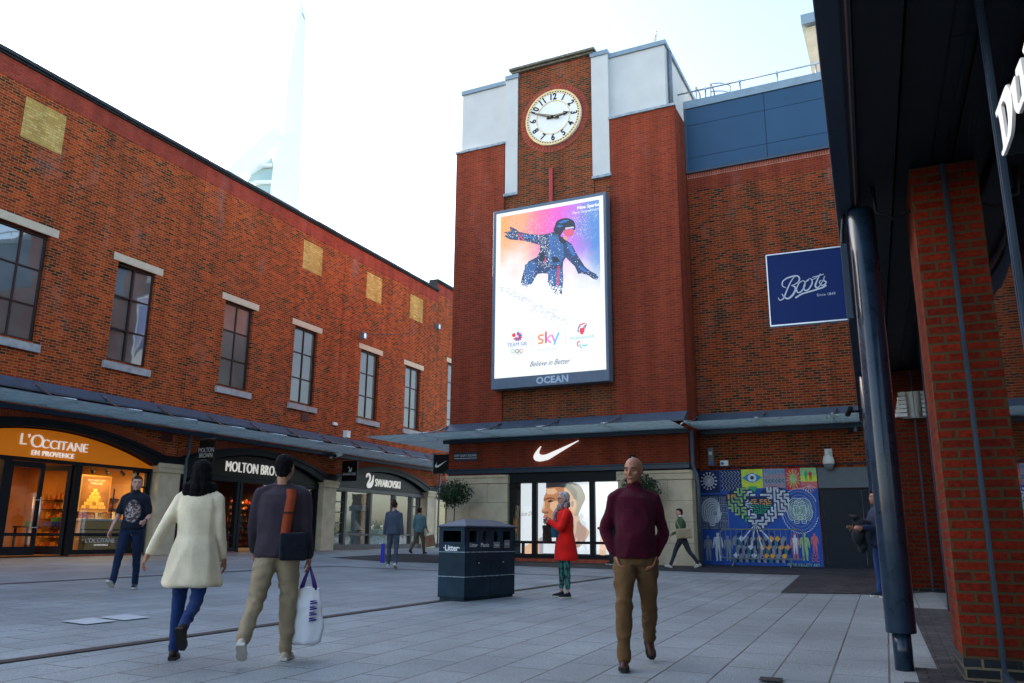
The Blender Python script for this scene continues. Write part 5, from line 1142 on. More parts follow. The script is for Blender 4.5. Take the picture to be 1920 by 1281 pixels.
maze(None, .22, .28, .80, .88, 21, 18, 3, lambda p: inpoly(p, H1) and not inpoly(p, inner), lambda p: 6 if p[0] < .34 and p[1] > .70 else (9 if p[0] < .40 and p[1] > .52 else (7 if p[0] < .42 and p[1] > .42 else 2)), .028, 5)
poly(inner, 4, 1); maze(None, .38, .45, .64, .73, 15, 14, 5, lambda p: inpoly(p, inner), lambda p: 2 if p[0] < .45 else (6 if p[1] > .62 else 7), .014, 8)
for k in range(9): a = R(205+130*k/8); ln([(.475, .43), (.475+.17*math.cos(a), .43+.27*math.sin(a))], [.008, .026], 6, 2 if k % 2 else 1)
# tumbling cubes along the foot
for i in range(9):
    for j in range(3):
        x = .30+i*.05+(.025 if j % 2 else 0); z = .08+j*.085; w_, h_ = .025, .032; o = (i+j) % 3; hot = x > .45
        poly([(x-w_, z+h_), (x, z), (x+w_, z+h_), (x, z+2*h_)], 2+.3*j, 6 if hot and o != 1 else 2 if o == 0 else 8)
        poly([(x-w_, z+h_), (x-w_, z-h_), (x, z-2*h_*.7), (x, z)], 2+.3*j, 8 if o else 11); poly([(x+w_, z+h_), (x+w_, z-h_), (x, z-2*h_*.7), (x, z)], 2+.3*j, 1)
for x, mi, h in ((.065, 8, .26), (.15, 2, .29), (.235, 8, .26)): man(x, .05, h, mi)
for x, mi, h in ((.79, 5, .27), (.865, 9, .27), (.945, 5, .20)): man(x, .07 if h > .25 else .14, h, mi)
for x, mi in ((.79, 2),): man(x, .13, .19, mi, 3.4)
mu.build('painted_panel', MUR, MU)
p_ = bpy.data.materials['mural_pink']
for s_, x, z in (("HS", 1.53, .36), ("DC", 1.53, .24)): text(s_, .15, T(x, -.062, z), p_, MU, ext=.001)
text("MARK KELLETT ART", .105, T(1.20, -.062, .10), bpy.data.materials['mural_lime'], MU, ext=.001, sx=.92)
# fittings on the infill wall
dm = thing('dome_camera', 'white dome security camera on the brick above the grey door panel', 'camera', FT @ T(-2.12, 1.2, 2.05))
MB().box(-.10, .10, -.05, 0, .12, .42).build('bracket', M_white, dm, .01); MB().tube([(0, -.05, .34), (0, -.22, .34), (0, -.22, .24)], .04, 8).build('arm', M_white, dm)
MB().rings([(0, -.22, .24, .06, .06), (0, -.22, .20, .12, .12), (0, -.22, .06, .155, .155), (0, -.22, -.03, .15, .15)], 20).build('housing', M_white, dm); MB().rings([(0, -.22, -.19, .03, .03), (0, -.22, -.17, .09, .09), (0, -.22, -.10, .125, .125), (0, -.22, -.03, .13, .13)], 20).build('lens_dome', M_grey, dm)
t = thing('flood_light', 'small black twin lamp high on the brick beside the dark post', 'light', FT @ T(-1.45, 1.2, 2.95)); MB().box(-.10, .02, -.14, 0, -.06, .07).build('lamp_head', M_black, t, .01); MB().tube([(.1, -.12, -.05), (.1, -.12, .1)], .05, 10).build('sensor', M_grey, t)
t = thing('socket_box', 'tall grey electrical box with blue socket right of the tower drainpipe', 'box', FT @ T(-5.45, 1.2, 2.30)); MB().box(-.07, .10, -.10, 0, -.22, .32).build('housing', M_grey, t, .008); MB().box(-.04, .06, -.13, -.10, -.18, -.08).build('socket', mat('blue_socket', (.02, .18, .5), .4), t); MB().box(-.04, .06, -.12, -.10, .1, .2).build('switch', M_white, t)
t = thing('socket_box', 'small white box with a blue socket just above the mural', 'box', FT @ T(-5.05, 1.2, 2.14)); MB().box(-.12, .12, -.08, 0, -.07, .09).build('housing', M_white, t, .008); MB().prism(circ(-.05, 0, .045, 12), -.10, -.08).build('socket', bpy.data.materials['blue_socket'], t)
MB().tube([(-5.5, -.03, 2.02), (-1.0, -.03, 2.04)], .018, 6).build('conduit', M_navy, IB)
# crowd barrier -----------------------------------------------
ba = thing('crowd_barrier', 'low grey tubular crowd barrier standing in front of the mural', 'barrier', FT @ T(-4.02, .55, gz(*w2(FT, -4.02, .55))))
f_ = MB(); w_, h0, h1, r_ = 1.13, .22, 1.02, .12
def rr(w_, z0, z1, r_, k=5):
    P = []
    for (cx_, cz_, a0) in ((w_-r_, z1-r_, 0), (-w_+r_, z1-r_, 90), (-w_+r_, z0+r_, 180), (w_-r_, z0+r_, 270)):
        for i in range(k+1): a = R(a0+90*i/k); P.append((cx_+r_*math.cos(a), 0, cz_+r_*math.sin(a)))
    return P+[P[0]]
f_.tube(rr(w_, h0, h1, r_), .021, 8); f_.build('frame', M_grey, ba)
b_ = MB()
for i in range(14): x = -w_+2*w_*(i+1)/15; b_.tube([(x, 0, h0), (x, 0, h1)], .009, 6)
b_.build('bars', M_grey, ba)
for s_ in (-1, 1): MB().tube([(s_*.78, -.30, .01), (s_*.78, -.05, .10), (s_*.78, 0, h0), (s_*.78, .05, .10), (s_*.78, .30, .01)], .018, 6).build('foot', M_grey, ba)

# ================================================================ RIGHT ARCADE (local x towards the camera, y into the building)
RB = thing('arcade_building', 'dark arcade with brick pillars, big glass panes and navy soffit at the right edge', 'building', FR)
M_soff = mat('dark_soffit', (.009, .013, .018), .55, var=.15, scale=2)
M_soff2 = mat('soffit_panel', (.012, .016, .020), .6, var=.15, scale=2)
so = MB(); so.box(-22.2, 8, -.055, .08, 2.86, 3.35); so.build('fascia_beam', M_navy, RB, .01)
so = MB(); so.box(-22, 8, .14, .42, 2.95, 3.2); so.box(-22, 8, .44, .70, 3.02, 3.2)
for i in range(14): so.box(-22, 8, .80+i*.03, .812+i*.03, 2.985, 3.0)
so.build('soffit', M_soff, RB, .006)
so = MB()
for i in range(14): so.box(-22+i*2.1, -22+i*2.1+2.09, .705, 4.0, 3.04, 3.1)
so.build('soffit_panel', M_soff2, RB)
MB().box(-22.2, 8, .08, .135, 2.9, 3.3).box(-22.2, 8, -.04, 9, 3.36, 12.5).build('upper_wall', mat('dark_upper_cladding', (.05, .06, .07), .6, var=.1), RB)
MB().tube([(-22, .11, 2.89), (8, .11, 2.89)], .008, 5).build('cable', mat('pinkish_cable', (.25, .16, .15), .6), RB)
def pier(x0, x1, y0, y1, zt=3.0, nm='brick_pier'):
    MB().box(x0, x1, y0, y1, -.84, zt).build(nm, M_pier, RB); MB().box(x0-.004, x1+.004, y0-.004, y1, -1.3, -.84).build('plinth', M_bluebrick, RB)
# courses: x towards camera; front faces look at the camera (+x)
pier(-7.9, -7.07, .533, 1.35); pier(-17.2, -16.3, .32, 1.5); pier(-13.35-.6, -13.1, 3.2, 3.3)
def glazed(x0, x1, y, z0=-.92, z1=3.0):
    g = MB().add([(x0, y, z0), (x1, y, z0), (x1, y, z1), (x0, y, z1)], [(0, 1, 2, 3)]).build('pane', M_glassdk, RB)
    f = MB()
    for x in (x0, x1): f.box(x-.012, x+.012, y-.015, y+.015, z0, z1)
    f.box(x0, x1, y-.02, y+.03, z0-.08, z0); f.build('glazing_bar', M_navy, RB)
glazed(-7.05, -4.6, .78); glazed(-4.55, -2.2, .78); glazed(-2.15, 2, .78)
glazed(-16.28, -12.6, .88); glazed(-12.55, -7.95, .84)
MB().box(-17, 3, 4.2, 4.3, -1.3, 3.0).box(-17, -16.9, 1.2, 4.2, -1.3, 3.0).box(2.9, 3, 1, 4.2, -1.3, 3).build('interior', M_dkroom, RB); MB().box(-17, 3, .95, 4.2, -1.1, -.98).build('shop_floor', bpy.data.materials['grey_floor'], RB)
MB().box(-22, -17.2, .8, 1.2, -1.3, 3.0).build('wall', M_pier, RB)
# fascia with big serif letters on the near glass
M_mattblk = mat('matt_black_panel', (.008, .010, .013), .55, spec=.12, var=.1)
# letters traced on the sign plane
yS = .66
def rtr(pts): return [onp(FR, 1840+p[0]/4.275, p[1]/4.275, yS) for p in pts]
lt = MB()
Dp = rtr([(112, 905), (188, 695), (205, 695), (225, 715), (240, 765), (247, 850), (247, 960), (240, 1060), (225, 1120), (182, 1240), (165, 1245), (165, 1210), (175, 1170), (137, 925), (122, 945)])
Dh = rtr([(158, 850), (175, 808), (192, 825), (205, 880), (213, 960), (213, 1030), (207, 1085), (198, 1100)])
lt.prism(spline(Dp+[Dp[0]], 2)[:-1], yS, yS+.012, [spline(Dh+[Dh[0]], 2)[:-1]]); lk = MB(); lk.prism(spline(Dp+[Dp[0]], 2)[:-1], yS+.0125, yS+.115, [spline(Dh+[Dh[0]], 2)[:-1]])
Up = rtr([(230, 705), (262, 612), (270, 615), (292, 830), (305, 830), (325, 760), (303, 600), (275, 610), (272, 560), (312, 465), (345, 640), (362, 790), (372, 760), (372, 800), (350, 850), (336, 810), (322, 860), (300, 912), (282, 905), (262, 870), (246, 745), (238, 750)])
lt.prism(Up, yS, yS+.012); lk.prism(Up, yS+.0125, yS+.115)
Np = rtr([(328, 410), (350, 320), (420, 120), (470, 60), (480, 140), (500, 380), (520, 420), (470, 560), (440, 200), (400, 300), (430, 620), (380, 760), (350, 450)])
lt.prism(Np, yS, yS+.012); lk.prism(Np, yS+.0125, yS+.115)
lk.build('letter_body', bpy.data.materials['matt_black_panel'], lt.build('lettering', M_white, RB))
# downlight inside
d_ = thing('downlight', 'small glowing round downlight behind the glass at the right', 'light', FR @ T(-7.5, 2.0, 2.95)); MB().rings([(0, 0, 0, .07, .07), (0, 0, .02, .07, .07)], 16).build('lamp', emat('lamp_glow', (1, .72, .35), 6), d_); MB().rings([(0, 0, -.005, .085, .085), (0, 0, .04, .085, .085)], 16).build('rim', M_white, d_)
# columns
def column(x, y, r, zt, label):
    c_ = thing('steel_column', label, 'column', FR @ T(x, y, 0)); z0 = gz(*w2(FR, x, y))-.02
    MB().tube([(0, 0, z0), (0, 0, z0+.32)], r*.62, 20).build('base', M_navyg, c_)
    MB().tube([(0, 0, z0+.30), (0, 0, z0+.31), (0, 0, zt-.02), (0, 0, zt)], [r*.98, r, r, r*.9], 32).build('shaft', M_navyg, c_)
    return c_
M_navyg = mat('navy_gloss', (.010, .024, .045), .30, var=.3, scale=7, bump=.05, bscale=14, coat=.35)
c1 = column(-7.5, .145, .113, 2.86, 'near round navy steel column standing in the paving beside the brick pillar')
c2 = column(-15.7, .125, .115, 2.86, 'farther round navy steel column behind the near one')
MB().tube([(-7.56, .02, 2.95), (-7.56, -.02, 2.7), (-7.5, -.03, 2.55), (-7.48, -.01, 2.45)], .016, 6).build('cable', M_black, RB)
MB().tube([(-7.2, .25, 2.95), (-7.22, .26, 2.72), (-7.3, .40, 2.66), (-7.3, .6, 2.75), (-7.3, .62, 2.95)], .016, 6).build('cable', M_black, RB)
# square shop sign on brackets, facing the camera
BS = thing('hanging_sign', 'square navy hanging sign with silver script fixed to the near steel column', 'sign', FR @ T(-7.5, .0, 0))
FB = BS.matrix_world @ RZ(R(90))      # local x to the right, y away from the camera
p0 = FB.inverted() @ Vector((0, 0, 0))
def bs(px, py): return onp(FB, px, py, -.03)
q = [bs(1437, 481), bs(1577, 463), bs(1591, 597), bs(1447, 611)]
xa = (q[0][0]+q[3][0])/2; xb = (q[1][0]+q[2][0])/2; za = (q[2][1]+q[3][1])/2; zb = (q[0][1]+q[1][1])/2
def bbuild(mb_, n, m, b=0): mb_.xf(RZ(R(90))); return mb_.build(n, m, BS, b)
M_bnavy = mat('sign_navy', (.003, .020, .12), .4, spec=.25, var=.05)
bbuild(MB().box(xa, xb, -.03, .03, za, zb), 'board', M_bnavy, .003)
bbuild(MB().box(xa-.008, xb+.008, -.036, .036, zb, zb+.01).box(xa-.008, xb+.008, -.036, .036, za-.012, za).box(xa-.01, xa, -.036, .036, za, zb).box(xb, xb+.008, -.036, .036, za, zb), 'edge_trim', M_steel)
bbuild(MB().box(xb, -.09, -.012, .012, za+.12, za+.145).box(xb, -.09, -.012, .012, zb-.12, zb-.095), 'bracket', M_steel)
bbuild(MB().box(-.045, .01, -.13, -.105, za-.02, zb+.0), 'mounting_plate', M_navy, .003)
M_silver = mat('silver_letter', (.50, .58, .70), .35, var=.03)
def bst(pts, w, k=5):
    P = spline([onp(FB, 1400+p[0]/3.558, 360+p[1]/3.558, -.034) for p in pts], k); n = len(P)
    ws = w if not isinstance(w, tuple) else [w[0]+(w[1]-w[0])*abs(math.sin(math.pi*i/(n-1))) for i in range(n)]
    addstroke(bl, P, ws, -.034)
bl = MB()
bst([(210, 705), (222, 722), (245, 712), (255, 690), (275, 640), (300, 590), (325, 560)], (.003, .0065))
bst([(262, 640), (240, 628), (240, 600), (265, 578), (300, 565), (335, 560), (352, 575), (345, 600), (318, 618), (298, 625)], (.003, .007))
bst([(298, 625), (320, 632), (325, 655), (305, 690), (275, 712), (250, 700), (235, 680)], (.003, .009))
for dx, dy in ((0, 0), (48, -14)):
    bst([(372+dx, 592+dy), (348+dx, 612+dy), (332+dx, 650+dy), (345+dx, 672+dy), (368+dx, 660+dy), (388+dx, 625+dy), (386+dx, 598+dy), (372+dx, 592+dy)], (.0035, .0065))
bst([(388, 600), (402, 596), (415, 590)], .003); bst([(436, 585), (452, 580), (470, 570)], .003)
bst([(492, 545), (470, 590), (458, 625), (470, 640), (490, 625)], (.003, .0075)); bst([(438, 570), (470, 562), (515, 548)], (.003, .005))
bst([(490, 625), (512, 585), (520, 560), (514, 590), (530, 600), (520, 618), (498, 622), (485, 600), (500, 588)], (.003, .006))
bst([(325, 708), (370, 680), (430, 662), (500, 640), (532, 622)], .0075)
bl.xf(RZ(R(90))); bl.build('lettering', M_silver, BS)
a_ = onp(FB, 1549, 552, -.034); t_ = text("Since 1849", .036, T(a_[0], -.034, a_[1]), M_silver, BS, ext=.001); t_.data.transform(RZ(R(90)))
# wall unit on the far pillar, black camera on the far column
w_ = thing('wall_unit', 'white ribbed wall unit on the far brick pillar', 'wall unit', FR @ T(-16.28, .66, 2.35))
b_ = MB(); b_.box(.0, .10, .02, .22, -.24, .24); b_.build('housing', M_white, w_, .01); r_ = MB()
for i in range(6): r_.box(.10, .24-i*.015, -.10+i*.015, .10, -.23+i*.078, -.17+i*.078)
r_.build('rib', M_white, w_, .006)
camera_unit(FR @ T(-15.7, 0, 0), 0, .01, 2.2, 'small black camera fixed to the far steel column', .8, -1, M_black)

# ================================================================ THINGS BEHIND THE ROOFS
# observation tower far away: white mast, two sail ribs, decks
def far(px, py, dist):
    d = (_R*(px-960) + _U*(640.5-py) + _fw*1527.6); return d*(dist/1527.6)
D0 = 300.
base = far(520, 640, D0); ST = thing('observation_tower', 'tall pale sail-shaped observation tower rising hazily behind the left roof', 'tower', T(base.x, base.y, 0))
M_twr = mat('tower_white', (.97, .985, .98), .5, var=.01, scale=.05)  # white lifted to stand in for the haze in front of the tower
def fx(px, py): p = far(px, py, D0); s = (base.y)/p.y; p = p*s; return (p.x-base.x, p.z)
def fprism(pts, y0, y1, m, n): o = MB().prism([fx(*p) for p in pts], y0, y1).build(n, m, ST); return o
fprism([(567.5, 14), (569.5, 14), (568.5, 40), (566, 120), (563.5, 200), (560, 280), (557, 380), (553, 520), (548, 800), (500, 800), (507, 520), (513, 360), (520, 300), (534, 260), (543, 180), (552, 110), (563, 36)], -4, 4, M_twr, 'mast')
fprism([(526, 254), (505, 268), (470, 300), (425, 345), (380, 420), (350, 520), (372, 520), (400, 430), (440, 362), (470, 338), (500, 320), (518, 295), (534, 262)], -7, -3, M_twr, 'sail')
MB().box(fx(562, 30)[0], fx(569, 30)[0], -2, 2, fx(562, 38)[1], fx(562, 28)[1]).build('crow_nest', M_capgrey, ST)
M_tgl = mat('tower_glass', (.45, .58, .56), .2, var=.1, scale=.1)  # dark glass coloured pale, the haze is in the tint
for y_a, y_b, xl in ((302, 317, 497), (322, 347, 480), (352, 375, 470)): fprism([(xl, y_a+3), (516, y_a), (514, y_b), (xl-12, y_b)], -3, 3, M_tgl, 'deck_window')
for y_a in (280, 318, 349): fprism([(505 if y_a < 300 else 484, y_a), (527 if y_a < 300 else 516, y_a-1), (522 if y_a < 300 else 515, y_a+3), (510 if y_a < 300 else 482, y_a+3)], -5, 5, M_twr, 'deck')
# beige roof block behind the infill building
rb = thing('roof_block', 'beige concrete roof block with a grey cap behind the navy cladding', 'building', FT @ T(-.3, 6.5, 14.0))
a = onp(FT, 1512, 31, 6.5); b = onp(FT, 1523, 135, 6.5)
MB().prism([(a[0]+.5, -.5), (5, -.5), (5, a[1]-14), (a[0]+.22, a[1]-14-.5), (a[0]+.22, a[1]-14.7)], 0, 4).build('wall', M_stone, rb)
MB().box(a[0]+.1, 5.2, -.2, 4.2, a[1]-14-.42, a[1]-14).build('capping', M_capgrey, rb)
# pale roof glimpsed past the left parapet
rp = thing('rooftop_structure', 'pale rooftop box peeping over the end of the left parapet', 'building', FL @ T(36, 3, 12.2)); MB().box(-.6, .9, 0, 3, 0, 1.35).build('wall', M_render, rp); MB().box(-.65, .95, -.05, 3.05, 1.35, 1.45).build('capping', M_capgrey, rp)
# gull on the tower roof
gp = FT @ Vector((-6.45, .12, 16.02)); gl_ = thing('gull', 'white gull perched on the capping of the clock tower', 'gull', T(*gp) @ RZ(R(200)))
g_ = MB()
g_.ell((0, .0, .17), (.065, .15, .07), Matrix.Rotation(R(-18), 3, 'X')); g_.tube([(0, .10, .2), (0, .15, .30), (0, .155, .36)], [.05, .035, .034], 10); g_.ell((0, .165, .375), (.038, .048, .038)); g_.tube([(0, .2, .37), (0, .26, .355)], [.014, .004], 6); g_.tube([(0, -.12, .14), (0, -.24, .10)], [.045, .012], 8)
for s_ in (-1, 1): g_.tube([(s_*.025, .01, .11), (s_*.025, .01, 0)], .007, 5)
g_.build('body', M_white, gl_)
w_ = MB()
for s_ in (-1, 1): w_.ell((s_*.055, -.04, .185), (.018, .15, .055), Matrix.Rotation(R(-14), 3, 'X'))
w_.build('wing', M_grey, gl_)
MB().tube([(0, .225, .366), (0, .262, .352)], [.012, .004], 6).build('beak', mat('beak_yellow', (.7, .4, .03), .5), gl_)
# trees / hedge beyond the glazed back of the charcoal shop
# ================================================================ FOLIAGE
M_leaf = mat('dark_leaf', (.014, .034, .014), .5, var=.45, scale=9)
M_leaf2 = mat('mid_leaf', (.045, .085, .03), .5, var=.4, scale=9)
M_bark = mat('bark', (.10, .075, .055), .85, var=.3, scale=20)
def leaf_ball(c_, r, n, size, seed, mats=2, squash=(1, 1, 1)):
    rn = random.Random(seed); b = MB()
    for i in range(n):
        a = rn.uniform(0, 2*math.pi); z = rn.uniform(-1, 1); q = math.sqrt(1-z*z); d = Vector((q*math.cos(a), q*math.sin(a), z))
        k = 1 + .26*noise.noise(d*2.3+Vector((seed, 0, 0))) + .10*noise.noise(d*6)
        rr_ = r*k*(rn.random()**.45); p = Vector(c_)+Vector((d.x*squash[0], d.y*squash[1], d.z*squash[2]))*rr_
        if rn.random() < .09: p += d*size*rn.uniform(.8, 2.0)
        n_ = (d+Vector((rn.gauss(0, .6), rn.gauss(0, .6), rn.gauss(0, .6)))).normalized(); u = n_.orthogonal().normalized(); u = (Matrix.Rotation(rn.uniform(0, 6.28), 3, n_) @ u); v = n_.cross(u)
        l = size*rn.uniform(.7, 1.3); w = l*.36
        b.add([p-u*l*.5, p+v*w*.5+n_*l*.08, p+u*l*.5, p-v*w*.5+n_*l*.08], [(0, 1, 2), (0, 2, 3)], rn.choice((0, 0, 1)) if mats > 1 else 0)
    return b
def topiary(x, y, h, r, label, seed):
    z0 = gz(x, y); t = thing('bay_tree', label, 'tree', T(x, y, z0))
    MB().rings([(0, 0, 0, .17, .17), (0, 0, .03, .19, .19), (0, 0, .42, .25, .25), (0, 0, .46, .27, .27), (0, 0, .47, .23, .23), (0, 0, .43, .22, .22)], 24).build('pot', M_grey, t)
    MB().tube([(0, 0, .42), (.02, .01, .8), (-.01, 0, 1.1), (.01, 0, h-r*.4)], [.026, .022, .020, .014], 8).build('trunk', M_bark, t)
    br = MB()
    for k in range(9): a = k*2.4; br.tube([(0, 0, h-r*.9+k*.03), (r*.35*math.cos(a), r*.35*math.sin(a), h-r*.3+k*.04), (r*.75*math.cos(a), r*.75*math.sin(a), h+(k-4)*.06)], [.010, .007, .003], 5)
    br.build('branch', M_bark, t)
    leaf_ball((0, 0, h), r, 2300, .092, seed, squash=(1.12, 1.12, .86)).build('crown', [M_leaf, M_leaf2], t)
p = FT @ Vector((-12.85, -1.35, 0)); topiary(p.x, p.y, 2.02, .47, 'round-headed bay tree in front of the left stone pier, behind the litter bin', 3)
p = FT @ Vector((-7.05, -.9, 0)); topiary(p.x, p.y, 2.12, .50, 'round-headed bay tree in front of the right stone pier, behind the man in maroon', 5)
# greenery and stone pier outside, seen through the back of the charcoal shop
hd = thing('hedge', 'green hedge in the passage beyond the clock tower', 'hedge', FL @ T(44, -10.5, -.7))
b = MB()
for k in range(9): q = leaf_ball((-4+k*1.0, .3*math.sin(k*2), .8), .85, 420, .13, 30+k); b.add(q.v, q.f); 
b.build('foliage', M_leaf2, hd)
po = thing('stone_column', 'pale stone column in the passage beyond the clock tower', 'column', FL @ T(41.0, -7.6, -.7)); MB().box(-.35, .35, -.35, .35, 0, 3).build('shaft', M_lintel, po, .02); MB().box(-.45, .45, -.45, .45, 2.0, 2.3).build('capital', M_lintel, po, .01)

# ================================================================ LITTER BIN
M_bin = mat('bin_navy', (.010, .030, .050), .45, var=.4, scale=3, bump=.06, bscale=9)
def bin_():
    g0 = (-1.051, 12.551); bxv = Vector((BD[0], BD[1]))
    # local x along the long side (away to the right), y away from camera
    e = Vector((.985, .14, 0)); 
    pL = Vector((-1.02, 12.62)); pM = Vector((-.66, 12.26)); pR = Vector((.075, 13.3))
    d = (pR-pM).normalized(); M = Matrix(((d.x, -d.y, 0, pM.x), (d.y, d.x, 0, pM.y), (0, 0, 1, gz(-.5, 12.8)), (0, 0, 0, 1)))
    t = thing('litter_bin', 'large navy metal litter bin with a pitched lid standing on the paving', 'bin', M)
    Lx = 1.27; Wy = .50; H = 1.0
    b = MB()
    b.box(0, Lx, 0, Wy, .04, .78)
    b.box(.02, Lx-.02, .02, Wy-.02, 0, .04)
    # upper part with openings: posts and rails
    z0, z1 = .78, 1.03; h0, h1 = .80, 1.0
    b.build('body', M_bin, t, .006)
    def side(ops, F, w):
        s = MB(); s.prism([(0, .782), (w, .782), (w, 1.04), (0, 1.04)], 0, .02, ops); s.xf(F); s.build('hood', M_bin, t)
    sq = lambda x, w: [(x, .83), (x, .99), (x+w, .99), (x+w, .83)]
    ov = lambda x: [(x+.055*math.cos(a), .91+.09*math.sin(a)) for a in [-2*math.pi*i/16 for i in range(16)]]
    side([sq(.10, .20), ov(.48), ov(.76), sq(.95, .20)], Matrix.Identity(4), Lx)
    side([sq(.08, .34)], Matrix(((0, 1, 0, 0), (-1, 0, 0, Wy), (0, 0, 1, 0), (0, 0, 0, 1))), Wy)
    side([], Matrix(((-1, 0, 0, Lx), (0, -1, 0, Wy), (0, 0, 1, 0), (0, 0, 0, 1))), Lx)
    side([], Matrix(((0, -1, 0, Lx), (1, 0, 0, 0), (0, 0, 1, 0), (0, 0, 0, 1))), Wy)
    MB().box(.03, Lx-.03, .03, Wy-.03, .785, .79).box(.62, .64, .03, Wy-.03, .79, 1.03).build('liner', M_black, t)
    l = MB(); o = .03; l.add([(-o, -o, 1.04), (Lx+o, -o, 1.04), (Lx+o, Wy+o, 1.04), (-o, Wy+o, 1.04), (-o, -o, 1.065), (Lx+o, -o, 1.065), (Lx+o, Wy+o, 1.065), (-o, Wy+o, 1.065), (.30, Wy/2, 1.17), (Lx-.30, Wy/2, 1.17)], [(3, 2, 1, 0), (0, 1, 5, 4), (1, 2, 6, 5), (2, 3, 7, 6), (3, 0, 4, 7), (4, 5, 9, 8), (5, 6, 9), (6, 7, 8, 9), (7, 4, 8)])
    l.build('lid', mat('bin_lid', (.030, .050, .085), .5, var=.1), t, .008)
    s = MB()
    for z in (.68, .33): s.box(-.006, Lx+.006, -.006, Wy+.006, z, z+.012)
    s.build('strap', M_capgrey, t)
    rv = MB()
    for z in (.686, .336):
        for i in range(9): x = .05+i*.146; rv.tube([(x, -.012, z), (x, -.004, z)], .008, 6)
        for i in range(4): y = .06+i*.126; rv.tube([(-.012, y, z), (-.004, y, z)], .008, 6)
    rv.build('rivet', M_steel, t)
    MB().box(.632, .638, -.003, -.0005, .05, .66).box(.30, .36, -.004, -.0005, .50, .56).box(.92, .98, -.004, -.0005, .50, .56).build('door_gap', M_black, t)
    MB().tube([(.33, -.012, .53), (.33, -.004, .53)], .012, 10).tube([(.95, -.012, .53), (.95, -.004, .53)], .012, 10).build('lock', M_steel, t)
    FE = Matrix(((0, 1, 0, 0), (-1, 0, 0, Wy), (0, 0, 1, 0), (0, 0, 0, 1)))
    text("\u00b7Litter\u00b7", .115, FE @ T(.25, -.004, .74), M_white, t, ext=.001, off=.003)
    text("Litter", .085, T(.20, -.004, .785), M_white, t, ext=.001); text("Plastic", .085, T(.48, -.004, .785), M_white, t, ext=.001)
    M_pl = mat('grey_label', (.20, .23, .25), .5)
    MB().box(.70, .86, -.006, -.001, .74, .83).box(.98, 1.12, -.006, -.001, .74, .86).build('label_plate', M_pl, t)
    text("Paper", .045, T(.78, -.008, .785), M_white, t, ext=.0005); text("Cans", .045, T(1.05, -.008, .80), M_white, t, ext=.0005)
bin_()
# ================================================================ PEOPLE
def remesh(mb, vox, name, mat_, parent, sm=3, wr=0., wf=7., seed=0, wz=1., fine=.45):
    me = mb.mesh('tmp', [mat_]); o = bpy.data.objects.new('tmp', me); C.objects.link(o)
    m = o.modifiers.new('r', 'REMESH'); m.mode = 'VOXEL'; m.voxel_size = vox; m.use_smooth_shade = True
    if sm: s = o.modifiers.new('s', 'SMOOTH'); s.factor = .5; s.iterations = sm
    dg = bpy.context.evaluated_depsgraph_get(); me2 = bpy.data.meshes.new_from_object(o.evaluated_get(dg))
    bpy.data.objects.remove(o); bpy.data.meshes.remove(me)
    if wr:
        for v in me2.vertices:
            p = Vector((v.co.x*wf, v.co.y*wf, v.co.z*wf*wz))+Vector((seed*3.1, 0, 0))
            n_ = 1-abs(noise.noise(p+Vector((noise.noise(p*.6), 0, noise.noise(p*.5+Vector((9, 0, 0)))*.8)))) *2.2
            n2_ = noise.noise(p*2.7)
            v.co += v.normal*wr*(n_-.4+fine*n2_)
        me2.update()
    me2.name = name; me2.materials.clear(); me2.materials.append(mat_)
    me2.polygons.foreach_set('use_smooth', [True]*len(me2.polygons)); me2.polygons.foreach_set('material_index', [0]*len(me2.polygons))
    o2 = bpy.data.objects.new(name, me2); C.objects.link(o2); o2.parent = parent
    return o2
def limb(mb, pts, rs, sub=5, n=14, flat=1.0):
    P = spline([tuple(p)+(r,) for p, r in zip(pts, rs)], sub)
    # sphere caps at both ends keep joints round
    mb.tube([q[:3] for q in P], [max(q[3], .004) for q in P], n, flat=flat)
    mb.ell(pts[0], (rs[0],)*3, n=10, m=6); mb.ell(pts[-1], (rs[-1],)*3, n=10, m=6)
def ringloft(mb, M, rg, n=22):
    b = MB(); b.rings(rg, n); b.xf(M); mb.add(b.v, b.f, 0, True)
def hand_(mb, wrist, d, palm_n, side, s=1., curl=.5, det=True):
    """palm, four bent fingers and a thumb; d = direction of the hand, palm_n = palm normal"""
    d = Vector(d).normalized(); nrm = Vector(palm_n); nrm = (nrm - d*nrm.dot(d)).normalized(); w = d.cross(nrm).normalized()*side
    W_ = Vector(wrist); M3 = Matrix((w, nrm, d)).transposed()
    mb.ell(W_+d*.045*s, (.040*s, .016*s, .052*s), M3, n=10, m=8); mb.tube([W_-d*.02*s, W_+d*.03*s], [.026*s, .024*s], 8)
    for i, (o, l) in enumerate(((-.028, .068), (-.0095, .078), (.0095, .072), (.027, .056))):
        b = W_+d*.082*s+w*o*s; k1 = curl*(.7+.12*i); d1 = (d*math.cos(k1)+nrm*math.sin(k1)); d2 = (d*math.cos(k1*2.1)+nrm*math.sin(k1*2.1)); d3 = (d*math.cos(k1*2.8)+nrm*math.sin(k1*2.8))
        p1 = b+d1*l*.45*s; p2 = p1+d2*l*.32*s; p3 = p2+d3*l*.25*s
        mb.tube([b-d*.02*s, b, p1, p2, p3], [.0095*s, .0095*s, .0088*s, .008*s, .0062*s], 8); mb.ell(p3, (.0062*s,)*3, n=6, m=4)
    b = W_+d*.025*s-w*.030*s; t1 = (d*.72-w*.62+nrm*.25).normalized(); t2 = (d*.9-w*.2+nrm*.38).normalized(); p1 = b+t1*.042*s; p2 = p1+t2*.034*s
    mb.tube([b-t1*.01, b, p1, p2], [.012*s, .013*s, .0105*s, .008*s], 8); mb.ell(p2, (.008*s,)*3, n=6, m=4)
SKIN = {}
